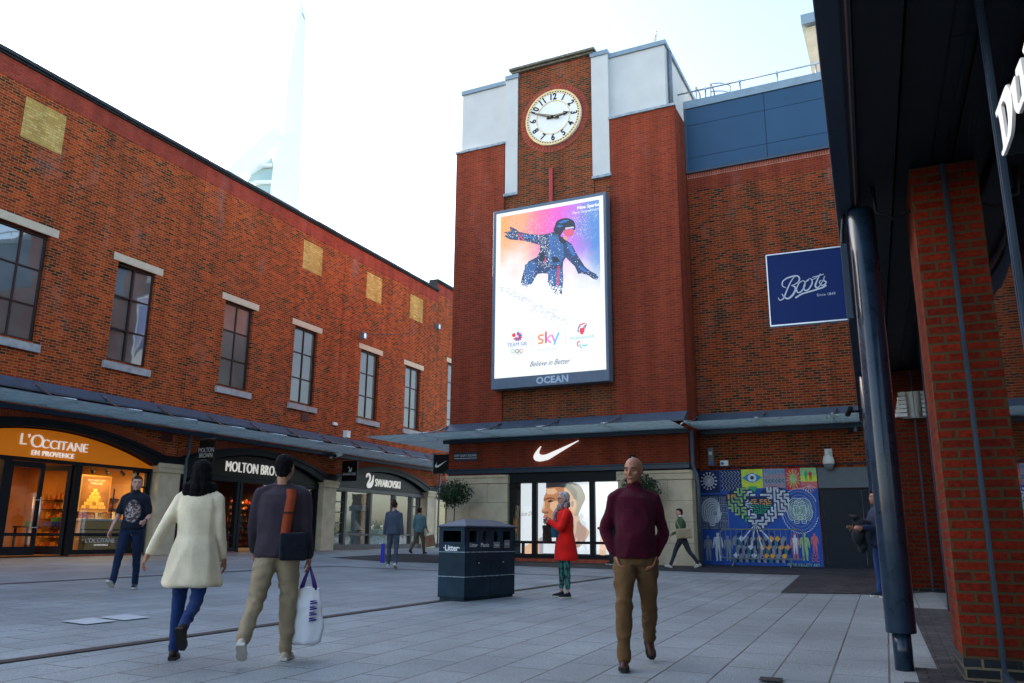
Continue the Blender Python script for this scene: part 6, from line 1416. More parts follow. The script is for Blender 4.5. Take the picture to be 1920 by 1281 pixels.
def skinmat(n, c):
    m, N, L, P = newmat(n); P.inputs['Base Color'].default_value = (*c, 1); P.inputs['Roughness'].default_value = .5
    P.inputs['Subsurface Weight'].default_value = .12; P.inputs['Subsurface Radius'].default_value = (.012, .005, .003); P.inputs['Subsurface Scale'].default_value = 1
    tc = N.new('ShaderNodeTexCoord'); n1 = N.new('ShaderNodeTexNoise'); n1.inputs['Scale'].default_value = 22; n1.inputs['Detail'].default_value = 5; L.new(tc.outputs['Object'], n1.inputs[0])
    mr = N.new('ShaderNodeMapRange'); mr.inputs[1].default_value = .3; mr.inputs[2].default_value = .7; mr.inputs[3].default_value = .84; mr.inputs[4].default_value = 1.12; L.new(n1.outputs[0], mr.inputs[0])
    v = N.new('ShaderNodeVectorMath'); v.operation = 'SCALE'; v.inputs[0].default_value = c; L.new(mr.outputs[0], v.inputs['Scale']); L.new(v.outputs[0], P.inputs['Base Color'])
    return m
def cloth(n, c, rough=.85, bs=140., var=.10, sheen=.06, weave=.35):
    m = mat(n, c, rough, spec=.3, var=var*1.8, scale=5, bump=weave*1.4, bscale=bs); m.node_tree.nodes['Principled BSDF'].inputs['Sheen Weight'].default_value = sheen
    return m
def person(label, x, y, az, H, legs, arms, skin, top, trousers, shoes, hair, group=None, lean=0., roll=0., yaw=0., nod=0., belly=0., hip=1., build=1., vox=.009, clothvox=.013, top_kind='sweater', hem=.86, face=True, coat=None, seed=1, shoe_pitch=(0, 0), short=False, eyes=True):
    s = H/1.75; z0 = gz(x, y); t = thing('person', label, 'person', T(x, y, z0) @ RZ(R(-az)), group)
    def rx(v, a): a = R(a); return Vector((v.x, v.y*math.cos(a)-v.z*math.sin(a), v.y*math.sin(a)+v.z*math.cos(a)))
    # legs: (hip forward, splay, knee bend) right then left ; foot pitch
    J = []
    for side, (hf, sp_, kb) in zip((1, -1), legs):
        hp = Vector((.088*s*side*hip, 0, 0)); d = Vector((math.sin(R(sp_))*side, math.sin(R(hf)), -math.cos(R(hf))*math.cos(R(sp_)))).normalized()
        kn = hp+d*.42*s; a2 = hf-kb; d2 = Vector((math.sin(R(sp_*.6))*side, math.sin(R(a2)), -math.cos(R(a2)))).normalized(); an = kn+d2*.415*s
        J.append([hp, kn, an, d2])
    # sole depth below the ankle, by pitch of the foot
    lows = []
    for k, (hp, kn, an, d2) in enumerate(J):
        p = R(shoe_pitch[k]); toe = an+Vector((0, .15*s*math.cos(p)+.07*s*math.sin(p)*0, .15*s*math.sin(p)-.075*s*math.cos(p))); heel = an+Vector((0, -.05*s*math.cos(p), -.05*s*math.sin(p)-.075*s*math.cos(p)))
        lows.append(min(toe.z, heel.z))
    pz = -min(lows)+.004
    for j in J:
        for i in range(3): j[i] = j[i]+Vector((0, 0, pz))
    ML = T(0, 0, pz) @ Matrix.Rotation(R(-lean), 4, 'X') @ Matrix.Rotation(R(roll), 4, 'Y')
    up = lambda v: ML @ Vector(v)
    S3 = ML
    f = lambda z: (z-.90)*s     # z of the standing figure above the hip joint
    w = build
    # ---------------- skin body
    b = MB()
    trunk = [(0, 0, f(.80), .05*s, .05*s), (0, 0, f(.86), .13*s*w, .09*s), (0, 0, f(.94), .145*s*w, .095*s), (0, .005*s, f(1.08), .120*s*w, .085*s), (0, 0, f(1.25), .145*s*w, .10*s), (0, -.005*s, f(1.38), .155*s*w, .085*s), (0, -.01*s, f(1.445), .10*s, .06*s), (0, -.01*s, f(1.48), .058*s, .055*s), (0, 0, f(1.56), .052*s, .055*s)]
    ringloft(b, ML, trunk)
    for k, (hp, kn, an, d2) in enumerate(J): limb(b, [hp, hp.lerp(kn, .5), kn, kn.lerp(an, .35)+Vector((0, -.010*s, 0)), an], [.062*s, .052*s, .038*s, .040*s, .030*s])
    AR_ = []
    for side, (fw_, sp_, eb, inn) in zip((1, -1), arms):
        sh = Vector((.166*s*side*w, -.005*s, f(1.378))); d = Vector((math.sin(R(sp_))*side, math.sin(R(fw_))*math.cos(R(sp_)), -math.cos(R(fw_))*math.cos(R(sp_)))).normalized(); el = sh+d*.285*s
        # forearm bends forward by eb and swings inwards by inn
        ax = Vector((side*1., 0, 0)); a2 = fw_+eb
        d2 = Vector((math.sin(R(sp_))*side*(1-abs(inn)/90.)-side*math.sin(R(inn)), math.sin(R(a2))*math.cos(R(inn)), -math.cos(R(a2)))).normalized(); wr_ = el+d2*.25*s
        q = [ML @ v for v in (sh, el, wr_)]; dd = (q[2]-q[1]).normalized(); AR_.append((q, dd))
        limb(b, [q[0], q[0].lerp(q[1], .5), q[1], q[1].lerp(q[2], .3), q[2]], [.045*s, .041*s, .035*s, .036*s, .024*s])
        pn = ML.to_3x3() @ Vector((-side, .15, 0)); hand_(b, q[2], dd, pn, 1 if side > 0 else -1, s, curl=.55)
    HC_ = up((0, .014*s, f(1.622))); HR = ML.to_3x3().to_4x4() @ Matrix.Rotation(R(yaw), 4, 'Z') @ Matrix.Rotation(R(-nod), 4, 'X'); MH = Matrix.Translation(HC_) @ HR
    def he(c_, r_, rot=None, n=16, m=10):
        q = MB(); q.ell([v*s for v in c_], [v*s*1.05 for v in r_], rot, n, m); q.xf(MH); b.add(q.v, q.f, 0, True)
    def ht(pts, rr_): q = MB(); q.tube([[v*s for v in p] for p in pts], [r*s for r in rr_], 10); q.xf(MH); b.add(q.v, q.f, 0, True)
    he((0, -.012, .022), (.074, .094, .090)); he((0, .015, -.03), (.064, .074, .075)); he((0, .042, -.075), (.040, .040, .034)); he((0, .0, -.055), (.057, .060, .050))
    he((0, .068, .028), (.052, .020, .014)); ht([(0, .078, .022), (0, .098, -.012), (0, .104, -.026)], (.009, .012, .013)); he((0, .094, -.030), (.018, .011, .009)); he((0, .080, -.060), (.026, .014, .012)); he((0, .074, -.098), (.019, .014, .014))
    for sx in (-1, 1):
        he((sx*.077, -.008, -.008), (.009, .021, .032)); he((sx*.044, .056, -.022), (.022, .020, .020))
    ht([(0, -.025, -.06), (0, -.03, -.15)], (.056, .058))
    body = remesh(b, vox, 'body', skin, t, 2)
    if eyes:
        for sx in (-1, 1):
            e = MB(); e.ell((sx*.031*s, .0815*s, .006*s), (.0125*s, .006*s, .0052*s), n=10, m=6); e.xf(MH); eo = e.build('eye', M_eyew, body)
            e = MB(); e.ell((sx*.031*s, .0865*s, .006*s), (.0062*s, .0025*s, .0055*s), n=8, m=5); e.xf(MH); e.build('iris', M_num, body)
            e = MB(); e.tube([(sx*.016*s, .093*s, .026*s), (sx*.034*s, .090*s, .031*s), (sx*.050*s, .080*s, .026*s)], [.0035*s, .0042*s, .002*s], 6); e.xf(MH); e.build('eyebrow', hair['mat'] if hair['kind'] != 'bald' else M_browd, body)
        e = MB(); e.tube([(-.022*s, .088*s, -.060*s), (0, .0955*s, -.058*s), (.022*s, .088*s, -.060*s)], [.003*s, .0052*s, .003*s], 6); e.xf(MH); e.build('lips', M_lips, body)
    # ---------------- trousers
    if trousers:
        b = MB(); ls = trousers.get('loose', 1.); ringloft(b, T(0, 0, pz), [(0, 0, f(.83), .13*s*w*ls, .105*s*ls), (0, -.008*s, f(.90), .166*s*w*hip, .125*s), (0, -.006*s, f(.96), .162*s*w*hip, .118*s), (0, 0, f(1.03), .146*s*w, .108*s+.3*belly)])
        for k, (hp, kn, an, d2) in enumerate(J):
            r = [v*s*ls for v in trousers.get('r', (.098, .082, .064, .056, .048))]; end = an+d2*(-.01 if not trousers.get('crop') else -.09)*s
            limb(b, [hp+Vector((0, -.008*s, -.02*s)), hp.lerp(kn, .5), kn, kn.lerp(an, .45)+Vector((0, -.008, 0)), end], r, n=16)
        remesh(b, clothvox, 'trousers', trousers['mat'], t, 3, wr=trousers.get('wr', .006)*s, wf=trousers.get('wf', 8), seed=seed, wz=1.3)
    # ---------------- shoes
    for k, (hp, kn, an, d2) in enumerate(J):
        p = R(shoe_pitch[k]); F = Matrix.Translation(an) @ Matrix.Rotation(R(-6 if k == 0 else 6), 4, 'Z') @ Matrix.Rotation(p, 4, 'X')
        so_ = MB(); prof = [(-.062, .030), (-.03, .038), (.03, .036), (.09, .045), (.135, .040), (.165, .018)]
        v = []
        for zz, k2 in ((-.074, 1.0), (-.048, 1.02)):
            ptsr = [(wv*k2, yv) for yv, wv in prof]+[(-wv*k2, yv) for yv, wv in reversed(prof)]; v += [(a*s, c_*s, zz*s) for a, c_ in ptsr]
        n = 2*len(prof); so_.add(v, [tuple(reversed(range(n))), tuple(range(n, 2*n))]+[(i, (i+1) % n, n+(i+1) % n, n+i) for i in range(n)], 0, False)
        up_ = MB(); up_.ell((0, -.015*s, -.03*s), (.037*s, .046*s, .045*s)); up_.tube([(0, -.02*s, .03*s), (0, .0, -.01*s), (0, .05*s, -.030*s), (0, .10*s, -.040*s), (0, .140*s, -.045*s)], [.036*s, .040*s, .038*s, .036*s, .026*s], 12, flat=.85); up_.ell((0, .135*s, -.046*s), (.034*s, .028*s, .018*s))
        so_.xf(F); up_.xf(F)
        sh_ = remesh(up_, .008, 'shoe', shoes[0], t, 2); so_.build('sole', shoes[1], sh_)
    # ---------------- top
    if top_kind:
        b = MB(); l = top.get('loose', 1.); g = .018*s*l
        hz = hem; rg = []
        fl = top.get('flare', 0.)
        zs_ = [z for z in (hz, hz+.03, .75, .86, .96, 1.06, 1.18, 1.30, 1.385, 1.44, 1.475, 1.50, 1.52) if z >= hz]
        prof = {.75: (.165, .13), .86: (.168, .125), .96: (.162, .118), 1.06: (.148, .108), 1.18: (.158, .118), 1.30: (.172, .122), 1.385: (.160, .100), 1.44: (.108, .074), 1.475: (.068, .064), 1.50: (.063, .062), 1.52: (.058, .058)}
        for z in zs_:
            if z in prof: a, c_ = prof[z]
            else: a, c_ = .168, .127
            ext = fl*max(0, 1.10-z); bl_ = belly*math.exp(-((z-1.08)/.13)**2) if z > .8 else belly*.5
            if z in (hz,): a -= .008; c_ -= .008
            rg.append((0, bl_*.8*s - (0 if z > 1.1 else .0), f(z), (a*w)*s+g*(z < 1.42)+ext*s, c_*s+g*(z < 1.42)+bl_*s+ext*.8*s))
        # keep hem region upright over the legs, lean only above the hips
        ringloft(b, ML, rg, 26)
        AK = top.get('arm', 1.)
        for side, (q, dd) in zip((1, -1), AR_):
            if short: pts = [q[0], q[0].lerp(q[1], .45), q[0].lerp(q[1], .72)]; r = [.060*s, .060*s, .060*s]
            else: pts = [q[0], q[0].lerp(q[1], .5), q[1], q[1].lerp(q[2], .5), q[1].lerp(q[2], top.get('cuff', .96))]; r = [.058*s*AK, .057*s*AK, .050*s*AK, .045*s*AK, .036*s*AK]
            limb(b, pts, r, n=14); nk = ML @ Vector((.055*s*side, -.008*s, f(1.455))); limb(b, [nk, nk.lerp(q[0], .55)+ML.to_3x3() @ Vector((0, 0, .012*s)), q[0]], [.034*s, .048*s, r[0]*.97], n=12)
        remesh(b, clothvox, top.get('name', 'sweater'), top['mat'], t, 3, wr=top.get('wr', .006)*s, wf=top.get('wf', 6), seed=seed+5, wz=top.get('wz', .8), fine=top.get('fine', .45))
    # ---------------- hair
    if hair['kind'] != 'bald':
        b = MB()
        def q_(c_, r_): e = MB(); e.ell([v*s for v in c_], [v*s for v in r_], None, 16, 10); e.xf(MH); b.add(e.v, e.f, 0, True)
        k = hair['kind']
        if k == 'short': q_((0, -.058, -.045), (.058, .045, .05)); q_((0, -.028, .040), (.081, .092, .084)); q_((0, -.045, .0), (.076, .072, .075)); q_((0, .03, .085), (.058, .045, .035))
        if k == 'bob':
            q_((0, -.025, .035), (.088, .098, .092)); q_((0, -.05, -.04), (.092, .078, .10)); q_((0, -.065, -.13), (.105, .066, .085)); q_((.06, -.02, -.12), (.045, .055, .10)); q_((-.06, -.02, -.12), (.045, .055, .10)); q_((-.07, -.05, -.17), (.05, .045, .06)); q_((.06, -.05, -.19), (.05, .045, .05)); q_((.105, -.045, -.15), (.045, .05, .07)); q_((-.11, -.045, -.15), (.045, .05, .07)); q_((0, -.075, -.2), (.09, .04, .05))
        if k == 'bun': q_((0, -.03, .035), (.082, .092, .086)); q_((0, -.05, .0), (.074, .07, .07)); q_((0, -.03, .125), (.05, .05, .04))
        remesh(b, .009, 'hair', hair['mat'], t, 1, wr=.006, wf=26, seed=seed, wz=.35)
    return t, J, AR_, MH, ML, pz, s
M_eyew = mat('eye_white', (.34, .28, .25), .4, var=0); M_lips = mat('lip_tone', (.30, .10, .08), .45, var=.1); M_browd = mat('brow_dark', (.03, .02, .016), .8, var=.1)
def hairmat(n, c):
    m = mat(n, c, .75, spec=.15, var=.5, scale=45, bump=.9, bscale=70)
    for q in m.node_tree.nodes:
        if q.type == 'TEX_NOISE':
            mp = m.node_tree.nodes.new('ShaderNodeMapping'); mp.inputs['Scale'].default_value = (1, 1, .12); tc = [z for z in m.node_tree.nodes if z.type == 'TEX_COORD'][0]
            m.node_tree.links.new(tc.outputs['Object'], mp.inputs[0]); m.node_tree.links.new(mp.outputs[0], q.inputs['Vector'])
    return m
h_black = hairmat('black_hair', (.008, .007, .009)); h_brown = hairmat('brown_hair', (.045, .022, .014)); h_grey = hairmat('grey_hair', (.42, .42, .44))
s_tan = skinmat('tan_skin', (.33, .145, .08)); s_fair = skinmat('fair_skin', (.52, .27, .20)); s_dark = skinmat('brown_skin', (.28, .115, .06))
w_sole = mat('pale_sole', (.55, .52, .46), .6, var=.15); b_sole = mat('dark_sole', (.02, .018, .016), .6)
WALKIN = 'people crossing the square'
# 1 bald man in maroon, walking towards the camera, hands in pockets, looking to his right
P1 = person('bald man in a maroon sweater and brown trousers walking with his hands in his pockets', 1.02, 6.86, 184, 1.66,
    ((10, 3, 3), (-16, 4, 24)), ((-9, 17, 34, 31), (-11, 17, 36, 31)), s_dark, dict(mat=cloth('maroon_wool', (.055, .0030, .014), weave=.5, sheen=.04), loose=1.15, wr=.016, wf=5, name='sweater', cuff=.90, arm=1.08), dict(mat=cloth('brown_chino', (.13, .068, .026)), loose=1.10, wr=.014, wf=6), (mat('brown_leather', (.050, .020, .012), .4), b_sole), dict(kind='bald'), WALKIN,
    belly=.05, build=.98, hem=.88, yaw=-26, nod=5, vox=.007, clothvox=.011, seed=3, shoe_pitch=(2, -38))
# small collar badge and collar
t1, J1, A1, MH1, ML1, pz1, s1 = P1
MB().rings([(0, -.002, 0, .074, .070), (0, 0, .05, .066, .064)], 22).xf(ML1 @ T(0, -.006, (1.452-.90)*s1)).build('collar', bpy.data.materials['maroon_wool'], t1)
# 2 woman in a cream coat, seen from behind
P2 = person('woman with black shoulder-length hair in a cream coat and blue jeans walking away', -2.62, 6.98, -6, 1.60,
    ((-20, 1, 42), (6, 2, 4)), ((6, 9, 6, 0), (-14, 23, 6, 0)), s_tan, dict(mat=cloth('cream_wool', (.80, .68, .48), bs=200), loose=1.1, wr=.018, wf=5.5, wz=.20, fine=.12, name='coat', flare=.19, cuff=.92, arm=1.15), dict(mat=cloth('blue_denim', (.007, .028, .115)), loose=.90, wr=.009, wf=9), (mat('dark_boot', (.020, .012, .010), .5), b_sole), dict(kind='bob', mat=h_black), WALKIN,
    hem=.62, hip=1.0, vox=.009, clothvox=.012, seed=5, shoe_pitch=(-55, 0), eyes=True, yaw=10)
# 3 man with an orange strap, seen from behind
P3 = person('man in a dark purple-grey top with an orange strap across his back', -1.93, 7.02, -4, 1.66,
    ((4, 2, 2), (-19, 6, 22)), ((2, 7, 12, 0), (12, 10, 20, 5)), s_tan, dict(mat=cloth('aubergine_jersey', (.040, .030, .042)), loose=1.5, wr=.008, wf=5, name='jumper', arm=1.22), dict(mat=cloth('khaki_cotton', (.32, .245, .155)), loose=1.12, wr=.014, wf=6), (mat('cream_trainer', (.50, .43, .33), .6), w_sole), dict(kind='short', mat=h_black), WALKIN,
    hem=.84, build=1.12, vox=.009, clothvox=.012, seed=7, shoe_pitch=(0, -40), yaw=-8)
t3, J3, A3, MH3, ML3, pz3, s3 = P3
M_strap = cloth('orange_webbing', (.27, .045, .014))
def backpt(x_, z_, off): return ML3 @ Vector((x_, -off, (z_-.90)*s3))
sb_ = MB()
pts = [(.085, 1.43, .115), (.098, 1.36, .138), (.088, 1.25, .152), (.075, 1.15, .146), (.068, 1.05, .140), (.070, .99, .142)]
v = []
for (a, z_, o) in pts:
    for dx in (-.038, .038): v.append(backpt(a+dx, z_, o)); v.append(backpt(a+dx, z_, o-.035))
f = []
for i in range(len(pts)-1): o = 4*i; p = o+4; f += [(o, o+2, p+2, p), (o+1, p+1, p+3, o+3), (o, p, p+1, o+1), (o+2, o+3, p+3, p+2)]
strap = thing('shoulder_bag', 'dark shoulder bag on a broad orange strap across the back of the man in purple-grey', 'bag', t3.matrix_world.copy())
sb_.add(v, f, 0, True); sb_.build('strap', M_strap, strap)
q = [backpt(a, z_, o+.006) for a, z_, o in ((.045, 1.225, .148), (.13, 1.225, .148))]; MB().tube(q, .007, 6).build('buckle', M_black, strap)
bb = MB(); bb.box(-.10, .12, -.035, .035, -.12, .10); bb.xf(ML3 @ T(.135, -.155, (.95-.90)*s3) @ RZ(R(14))); remesh(bb, .012, 'bag', cloth('dark_canvas', (.010, .013, .022)), strap, 4, wr=.006, wf=9)
# carrier bag in his right hand
hp = t3.matrix_world @ (A3[0][0][2] + A3[0][1]*.09)
cbg = thing('carrier_bag', 'white plastic carrier bag with purple lettering hanging from the walking man’s right hand', 'bag', T(hp.x, hp.y, hp.z) @ RZ(R(4)))
bg_ = MB(); bg_.rings([(0, 0, -.62, .085, .045), (0, 0, -.60, .125, .06), (.01, 0, -.45, .135, .062), (0, 0, -.28, .115, .045), (0, 0, -.19, .095, .03), (0, 0, -.17, .09, .025)], 20)
M_plast = mat('white_plastic', (.78, .79, .84), .4, var=.05); remesh(bg_, .011, 'bag', M_plast, cbg, 2, wr=.012, wf=8, wz=.6, seed=4)
hd_ = MB()
for sx in (-1, 1): hd_.tube([(sx*.06, 0, -.19), (sx*.035, 0, -.10), (sx*.008, 0, -.02), (0, 0, .01)], [.022, .016, .010, .008], 8)
hd_.build('handle', mat('purple_plastic', (.06, .02, .18), .4), cbg)
M_pur = mat('purple_print', (.05, .015, .22), .5, var=.1)
pz_ = MB()
for k, zz in enumerate((-.30, -.345, -.39, -.435)): pz_.prism([(.03, zz), (.09, zz+.010), (.09, zz+.022), (.05, zz+.020), (.09, zz+.036), (.03, zz+.030), (.03, zz+.018), (.07, zz+.018), (.03, zz+.010)], -.066, -.058)
pz_.build('print', M_pur, cbg)
# 4 man in a dark graphic t-shirt
def tee():
    m = cloth('graphic_tee', (.010, .013, .024)); N = m.node_tree.nodes; L = m.node_tree.links; P = N['Principled BSDF']
    src = P.inputs['Base Color'].links[0].from_socket; tc = N.new('ShaderNodeTexCoord'); sp = N.new('ShaderNodeSeparateXYZ'); L.new(tc.outputs['Object'], sp.inputs[0])
    mp = N.new('ShaderNodeMapping'); mp.inputs['Location'].default_value = (0, 0, -1.21/.19); mp.inputs['Scale'].default_value = (1/.135, 0, 1/.19); mp.inputs['Rotation'].default_value = (0, 0, 0); L.new(tc.outputs['Object'], mp.inputs[0])
    ln_ = N.new('ShaderNodeVectorMath'); ln_.operation = 'LENGTH'; L.new(mp.outputs[0], ln_.inputs[0])
    n = N.new('ShaderNodeTexNoise'); n.inputs['Scale'].default_value = 13; n.inputs['Detail'].default_value = 8; n.inputs['Distortion'].default_value = 2; L.new(tc.outputs['Object'], n.inputs[0])
    a = N.new('ShaderNodeMapRange'); a.inputs[1].default_value = 1.0; a.inputs[2].default_value = .82; L.new(ln_.outputs['Value'], a.inputs[0])
    fr_ = N.new('ShaderNodeMath'); fr_.operation = 'GREATER_THAN'; fr_.inputs[1].default_value = 0; L.new(sp.outputs[1], fr_.inputs[0])
    mu_ = N.new('ShaderNodeMath'); mu_.operation = 'MULTIPLY'; L.new(a.outputs[0], mu_.inputs[0]); L.new(fr_.outputs[0], mu_.inputs[1])
    cr = N.new('ShaderNodeValToRGB'); L.new(n.outputs[0], cr.inputs[0]); e = cr.color_ramp.elements; e[0].position = .38; e[0].color = (.03, .03, .04, 1); e[1].position = .62; e[1].color = (.42, .42, .38, 1); e2 = e.new(.47); e2.color = (.10, .10, .10, 1); e3 = e.new(.52); e3.color = (.30, .04, .05, 1); e4 = e.new(.55); e4.color = (.30, .30, .28, 1)
    mx = N.new('ShaderNodeMix'); mx.data_type = 'RGBA'; L.new(mu_.outputs[0], mx.inputs[0]); L.new(src, mx.inputs[6]); L.new(cr.outputs[0], mx.inputs[7]); L.new(mx.outputs[2], P.inputs['Base Color'])
    return m
P4 = person('man in a dark blue T-shirt with a pale skull-shaped print walking past the orange shop', -6.12, 13.55, 172, 1.78,
    ((22, 3, 6), (-3, 2, 2)), ((10, 13, 12, 0), (2, 14, 72, 10)), s_fair, dict(mat=tee(), loose=.9, wr=.006, wf=6, name='t_shirt'), dict(mat=cloth('dark_denim', (.010, .020, .05)), loose=1.0, wr=.006), (mat('navy_trainer', (.02, .03, .06), .6), w_sole), dict(kind='short', mat=h_brown), WALKIN,
    hem=.90, short=True, vox=.010, clothvox=.013, seed=9, shoe_pitch=(28, 0), yaw=14, nod=3)
t4, J4, A4, MH4 = P4[:4]
q, dd = A4[1]; MB().tube([q[2]-dd*.02, q[2]+dd*.008], [.031, .031], 14).build('watch', M_black, t4)
# 5 woman in a red coat hugging her bag
def snake():
    m, N, L, P = newmat('snake_print'); tc = N.new('ShaderNodeTexCoord'); mp = N.new('ShaderNodeMapping'); mp.inputs['Scale'].default_value = (1, 1, .6); L.new(tc.outputs['Object'], mp.inputs[0])
    v = N.new('ShaderNodeTexVoronoi'); v.inputs['Scale'].default_value = 26; L.new(mp.outputs[0], v.inputs[0]); cr = N.new('ShaderNodeValToRGB'); L.new(v.outputs['Distance'], cr.inputs[0])
    e = cr.color_ramp.elements; e[0].position = .2; e[0].color = (.04, .13, .20, 1); e[1].position = .62; e[1].color = (.005, .01, .015, 1); e2 = e.new(.42); e2.color = (.015, .20, .13, 1); L.new(cr.outputs[0], P.inputs['Base Color']); P.inputs['Roughness'].default_value = .7
    return m
M_redc = cloth('red_wool', (.72, .010, .006), bs=200)
P5 = person('grey-haired woman in a bright red coat and green patterned trousers hugging a bag', .86, 13.05, 258, 1.60,
    ((6, 2, 5), (1, 2, 2)), ((38, 6, 78, 48), (30, 8, 88, 50)), s_fair, dict(mat=M_redc, loose=1.2, wr=.010, wf=5, wz=.3, fine=.15, name='coat', flare=.13, arm=1.18), dict(mat=snake(), loose=.86, wr=.004, crop=True), (mat('black_trainer', (.012, .012, .02), .6), w_sole), dict(kind='short', mat=h_grey), None,
    hem=.60, vox=.009, clothvox=.012, seed=11, lean=2, yaw=4, nod=3)
t5, J5, A5, MH5, ML5, pz5, s5 = P5
b = MB()
for k in range(3):
    a0 = k*.5; P_ = [(.075*math.cos(a0+2*math.pi*i/12)*1.0, .078*math.sin(a0+2*math.pi*i/12)+.008, (1.485-.90+.022*k-.02*math.sin(2*math.pi*i/12+a0))*s5) for i in range(13)]; b.tube(P_, .030, 8)
b.tube([(.03, .10, .56*s5), (.035, .135, .48*s5), (.03, .15, .40*s5), (.02, .15, .34*s5)], [.03, .038, .038, .03], 8); b.xf(ML5)
def scarfm():
    m, N, L, P = newmat('striped_scarf'); tc = N.new('ShaderNodeTexCoord'); w = N.new('ShaderNodeTexWave'); w.inputs['Scale'].default_value = 14; w.inputs['Distortion'].default_value = 4; L.new(tc.outputs['Object'], w.inputs[0]); cr = N.new('ShaderNodeValToRGB'); L.new(w.outputs[0], cr.inputs[0])
    e = cr.color_ramp.elements; e[0].color = (.06, .11, .12, 1); e[1].color = (.42, .40, .36, 1); e2 = e.new(.5); e2.color = (.22, .06, .08, 1); L.new(cr.outputs[0], P.inputs['Base Color']); P.inputs['Roughness'].default_value = .9
    return m
remesh(b, .011, 'scarf', scarfm(), t5, 1, wr=.005, wf=16)
g = MB()
for sx in (-1, 1): g.tube([(sx*.032*s5+.019*math.cos(a), .093*s5, .006*s5+.014*math.sin(a)) for a in [2*math.pi*i/12 for i in range(13)]], .0022, 5); g.tube([(sx*.051*s5, .092*s5, .010*s5), (sx*.078*s5, .0, .006*s5)], .0022, 5)
g.tube([(-.013*s5, .095*s5, .008*s5), (.013*s5, .095*s5, .008*s5)], .002, 5); g.xf(MH5); g.build('spectacles', M_black, t5)
b = MB(); b.rings([(0, .13, (.98-.90)*s5, .05, .10), (0, .15, (1.10-.90)*s5, .06, .11), (0, .15, (1.2-.90)*s5, .045, .09)], 16); b.xf(ML5); remesh(b, .012, 'jumper', cloth('teal_knit', (.02, .11, .16)), t5, 3)
hb = thing('handbag', 'dark brown handbag held against the red coat', 'bag', t5.matrix_world.copy()); b = MB(); b.box(-.06, .06, -.06, .06, -.16, .12); b.xf(ML5 @ T(.03, .285, (1.06-.90)*s5)); remesh(b, .012, 'bag', mat('brown_hide', (.028, .014, .010), .4), hb, 5, wr=.005, wf=9); MB().tube([ML5 @ Vector(p) for p in ((.03, .25, .29), (.03, .22, .36), (.03, .28, .38), (.03, .32, .28))], .009, 6).build('strap', M_black, hb)
# buttons and belt tab
# 6 woman in a blue-grey tracksuit, back view
P6 = person('woman in a blue-grey tracksuit walking away towards the charcoal-fronted shop', -2.90, 20.75, 4, 1.60,
    ((-9, 3, 8), (6, 3, 2)), ((-4, 9, 10, 0), (3, 10, 6, 0)), s_fair, dict(mat=cloth('blue_grey_jersey', (.060, .075, .105)), loose=1.35, wr=.008, wf=5, name='sweatshirt', arm=1.15), dict(mat=bpy.data.materials['blue_grey_jersey'], loose=1.0, wr=.006), (w_sole, w_sole), dict(kind='bun', mat=h_brown), WALKIN, hem=.84, vox=.013, clothvox=.015, seed=13, shoe_pitch=(-25, 0))
t6, A6 = P6[0], P6[2]; hp = t6.matrix_world @ (A6[1][0][2]+A6[1][1]*.09)
gb_ = thing('gift_bag', 'narrow bright blue paper bag carried by the woman in the blue-grey tracksuit', 'bag', T(hp.x, hp.y, hp.z)); MB().prism([(-.055, -.60), (.055, -.60), (.045, -.14), (-.045, -.14)], -.06, .06).build('bag', mat('royal_blue_paper', (.01, .02, .35), .4), gb_, .004); MB().tube([(-.03, 0, -.14), (-.01, 0, -.02), (.0, 0, 0), (.01, 0, -.02), (.03, 0, -.14)], .004, 5).build('handle', M_white, gb_)
# 7 man in a green shirt with a paper bag
P7 = person('man in a pale green shirt and khaki trousers walking past the last shop', -3.40, 31.2, 28, 1.70,
    ((16, 3, 6), (-16, 3, 20)), ((8, 8, 25, 0), (-5, 8, 20, 0)), s_fair, dict(mat=cloth('sea_green_cotton', (.13, .24, .26)), loose=1.4, wr=.007, wf=5, name='shirt', arm=1.15, cuff=.5), dict(mat=cloth('khaki_drill', (.15, .125, .09)), loose=1.15), (mat('black_shoe', (.01, .01, .01), .5), b_sole), dict(kind='short', mat=h_brown), WALKIN, hem=.80, build=1.15, belly=.03, vox=.014, clothvox=.016, seed=15, shoe_pitch=(5, -25))
t7, A7 = P7[0], P7[2]; hp = t7.matrix_world @ (A7[0][0][2]+A7[0][1]*.09)
pb_ = thing('paper_bag', 'brown paper carrier bag with a red mark carried by the man in the green shirt', 'bag', T(hp.x, hp.y, hp.z) @ RZ(R(-15)) @ Matrix.Rotation(R(-14), 4, 'Y')); MB().box(-.17, .17, -.07, .07, -.52, -.12).build('bag', mat('kraft_paper', (.36, .21, .12), .8), pb_, .004); MB().prism(circ(.03, -.32, .05, 12), -.075, -.071).build('mark', bpy.data.materials['mural_red'], pb_); MB().tube([(-.07, 0, -.12), (-.05, 0, -.01), (.05, 0, -.01), (.07, 0, -.12)], .005, 5).build('handle', bpy.data.materials['kraft_paper'], pb_)
# 8 person in a black jacket by the poster window
P8 = person('person in a black padded jacket by the poster window, half hidden by another man', 2.95, 24.35, 262, 1.74,
    ((2, 3, 3), (-2, 3, 1)), ((14, 8, 62, 20), (10, 8, 70, 20)), s_tan, dict(mat=cloth('black_nylon', (.012, .018, .028), rough=.5), loose=1.5, wr=.010, wf=7, name='jacket', arm=1.25), dict(mat=cloth('dark_trackpant', (.035, .038, .045))), (mat('dark_trainer', (.02, .022, .03), .6), w_sole), dict(kind='short', mat=h_black), None, hem=.88, vox=.013, clothvox=.015, seed=17)
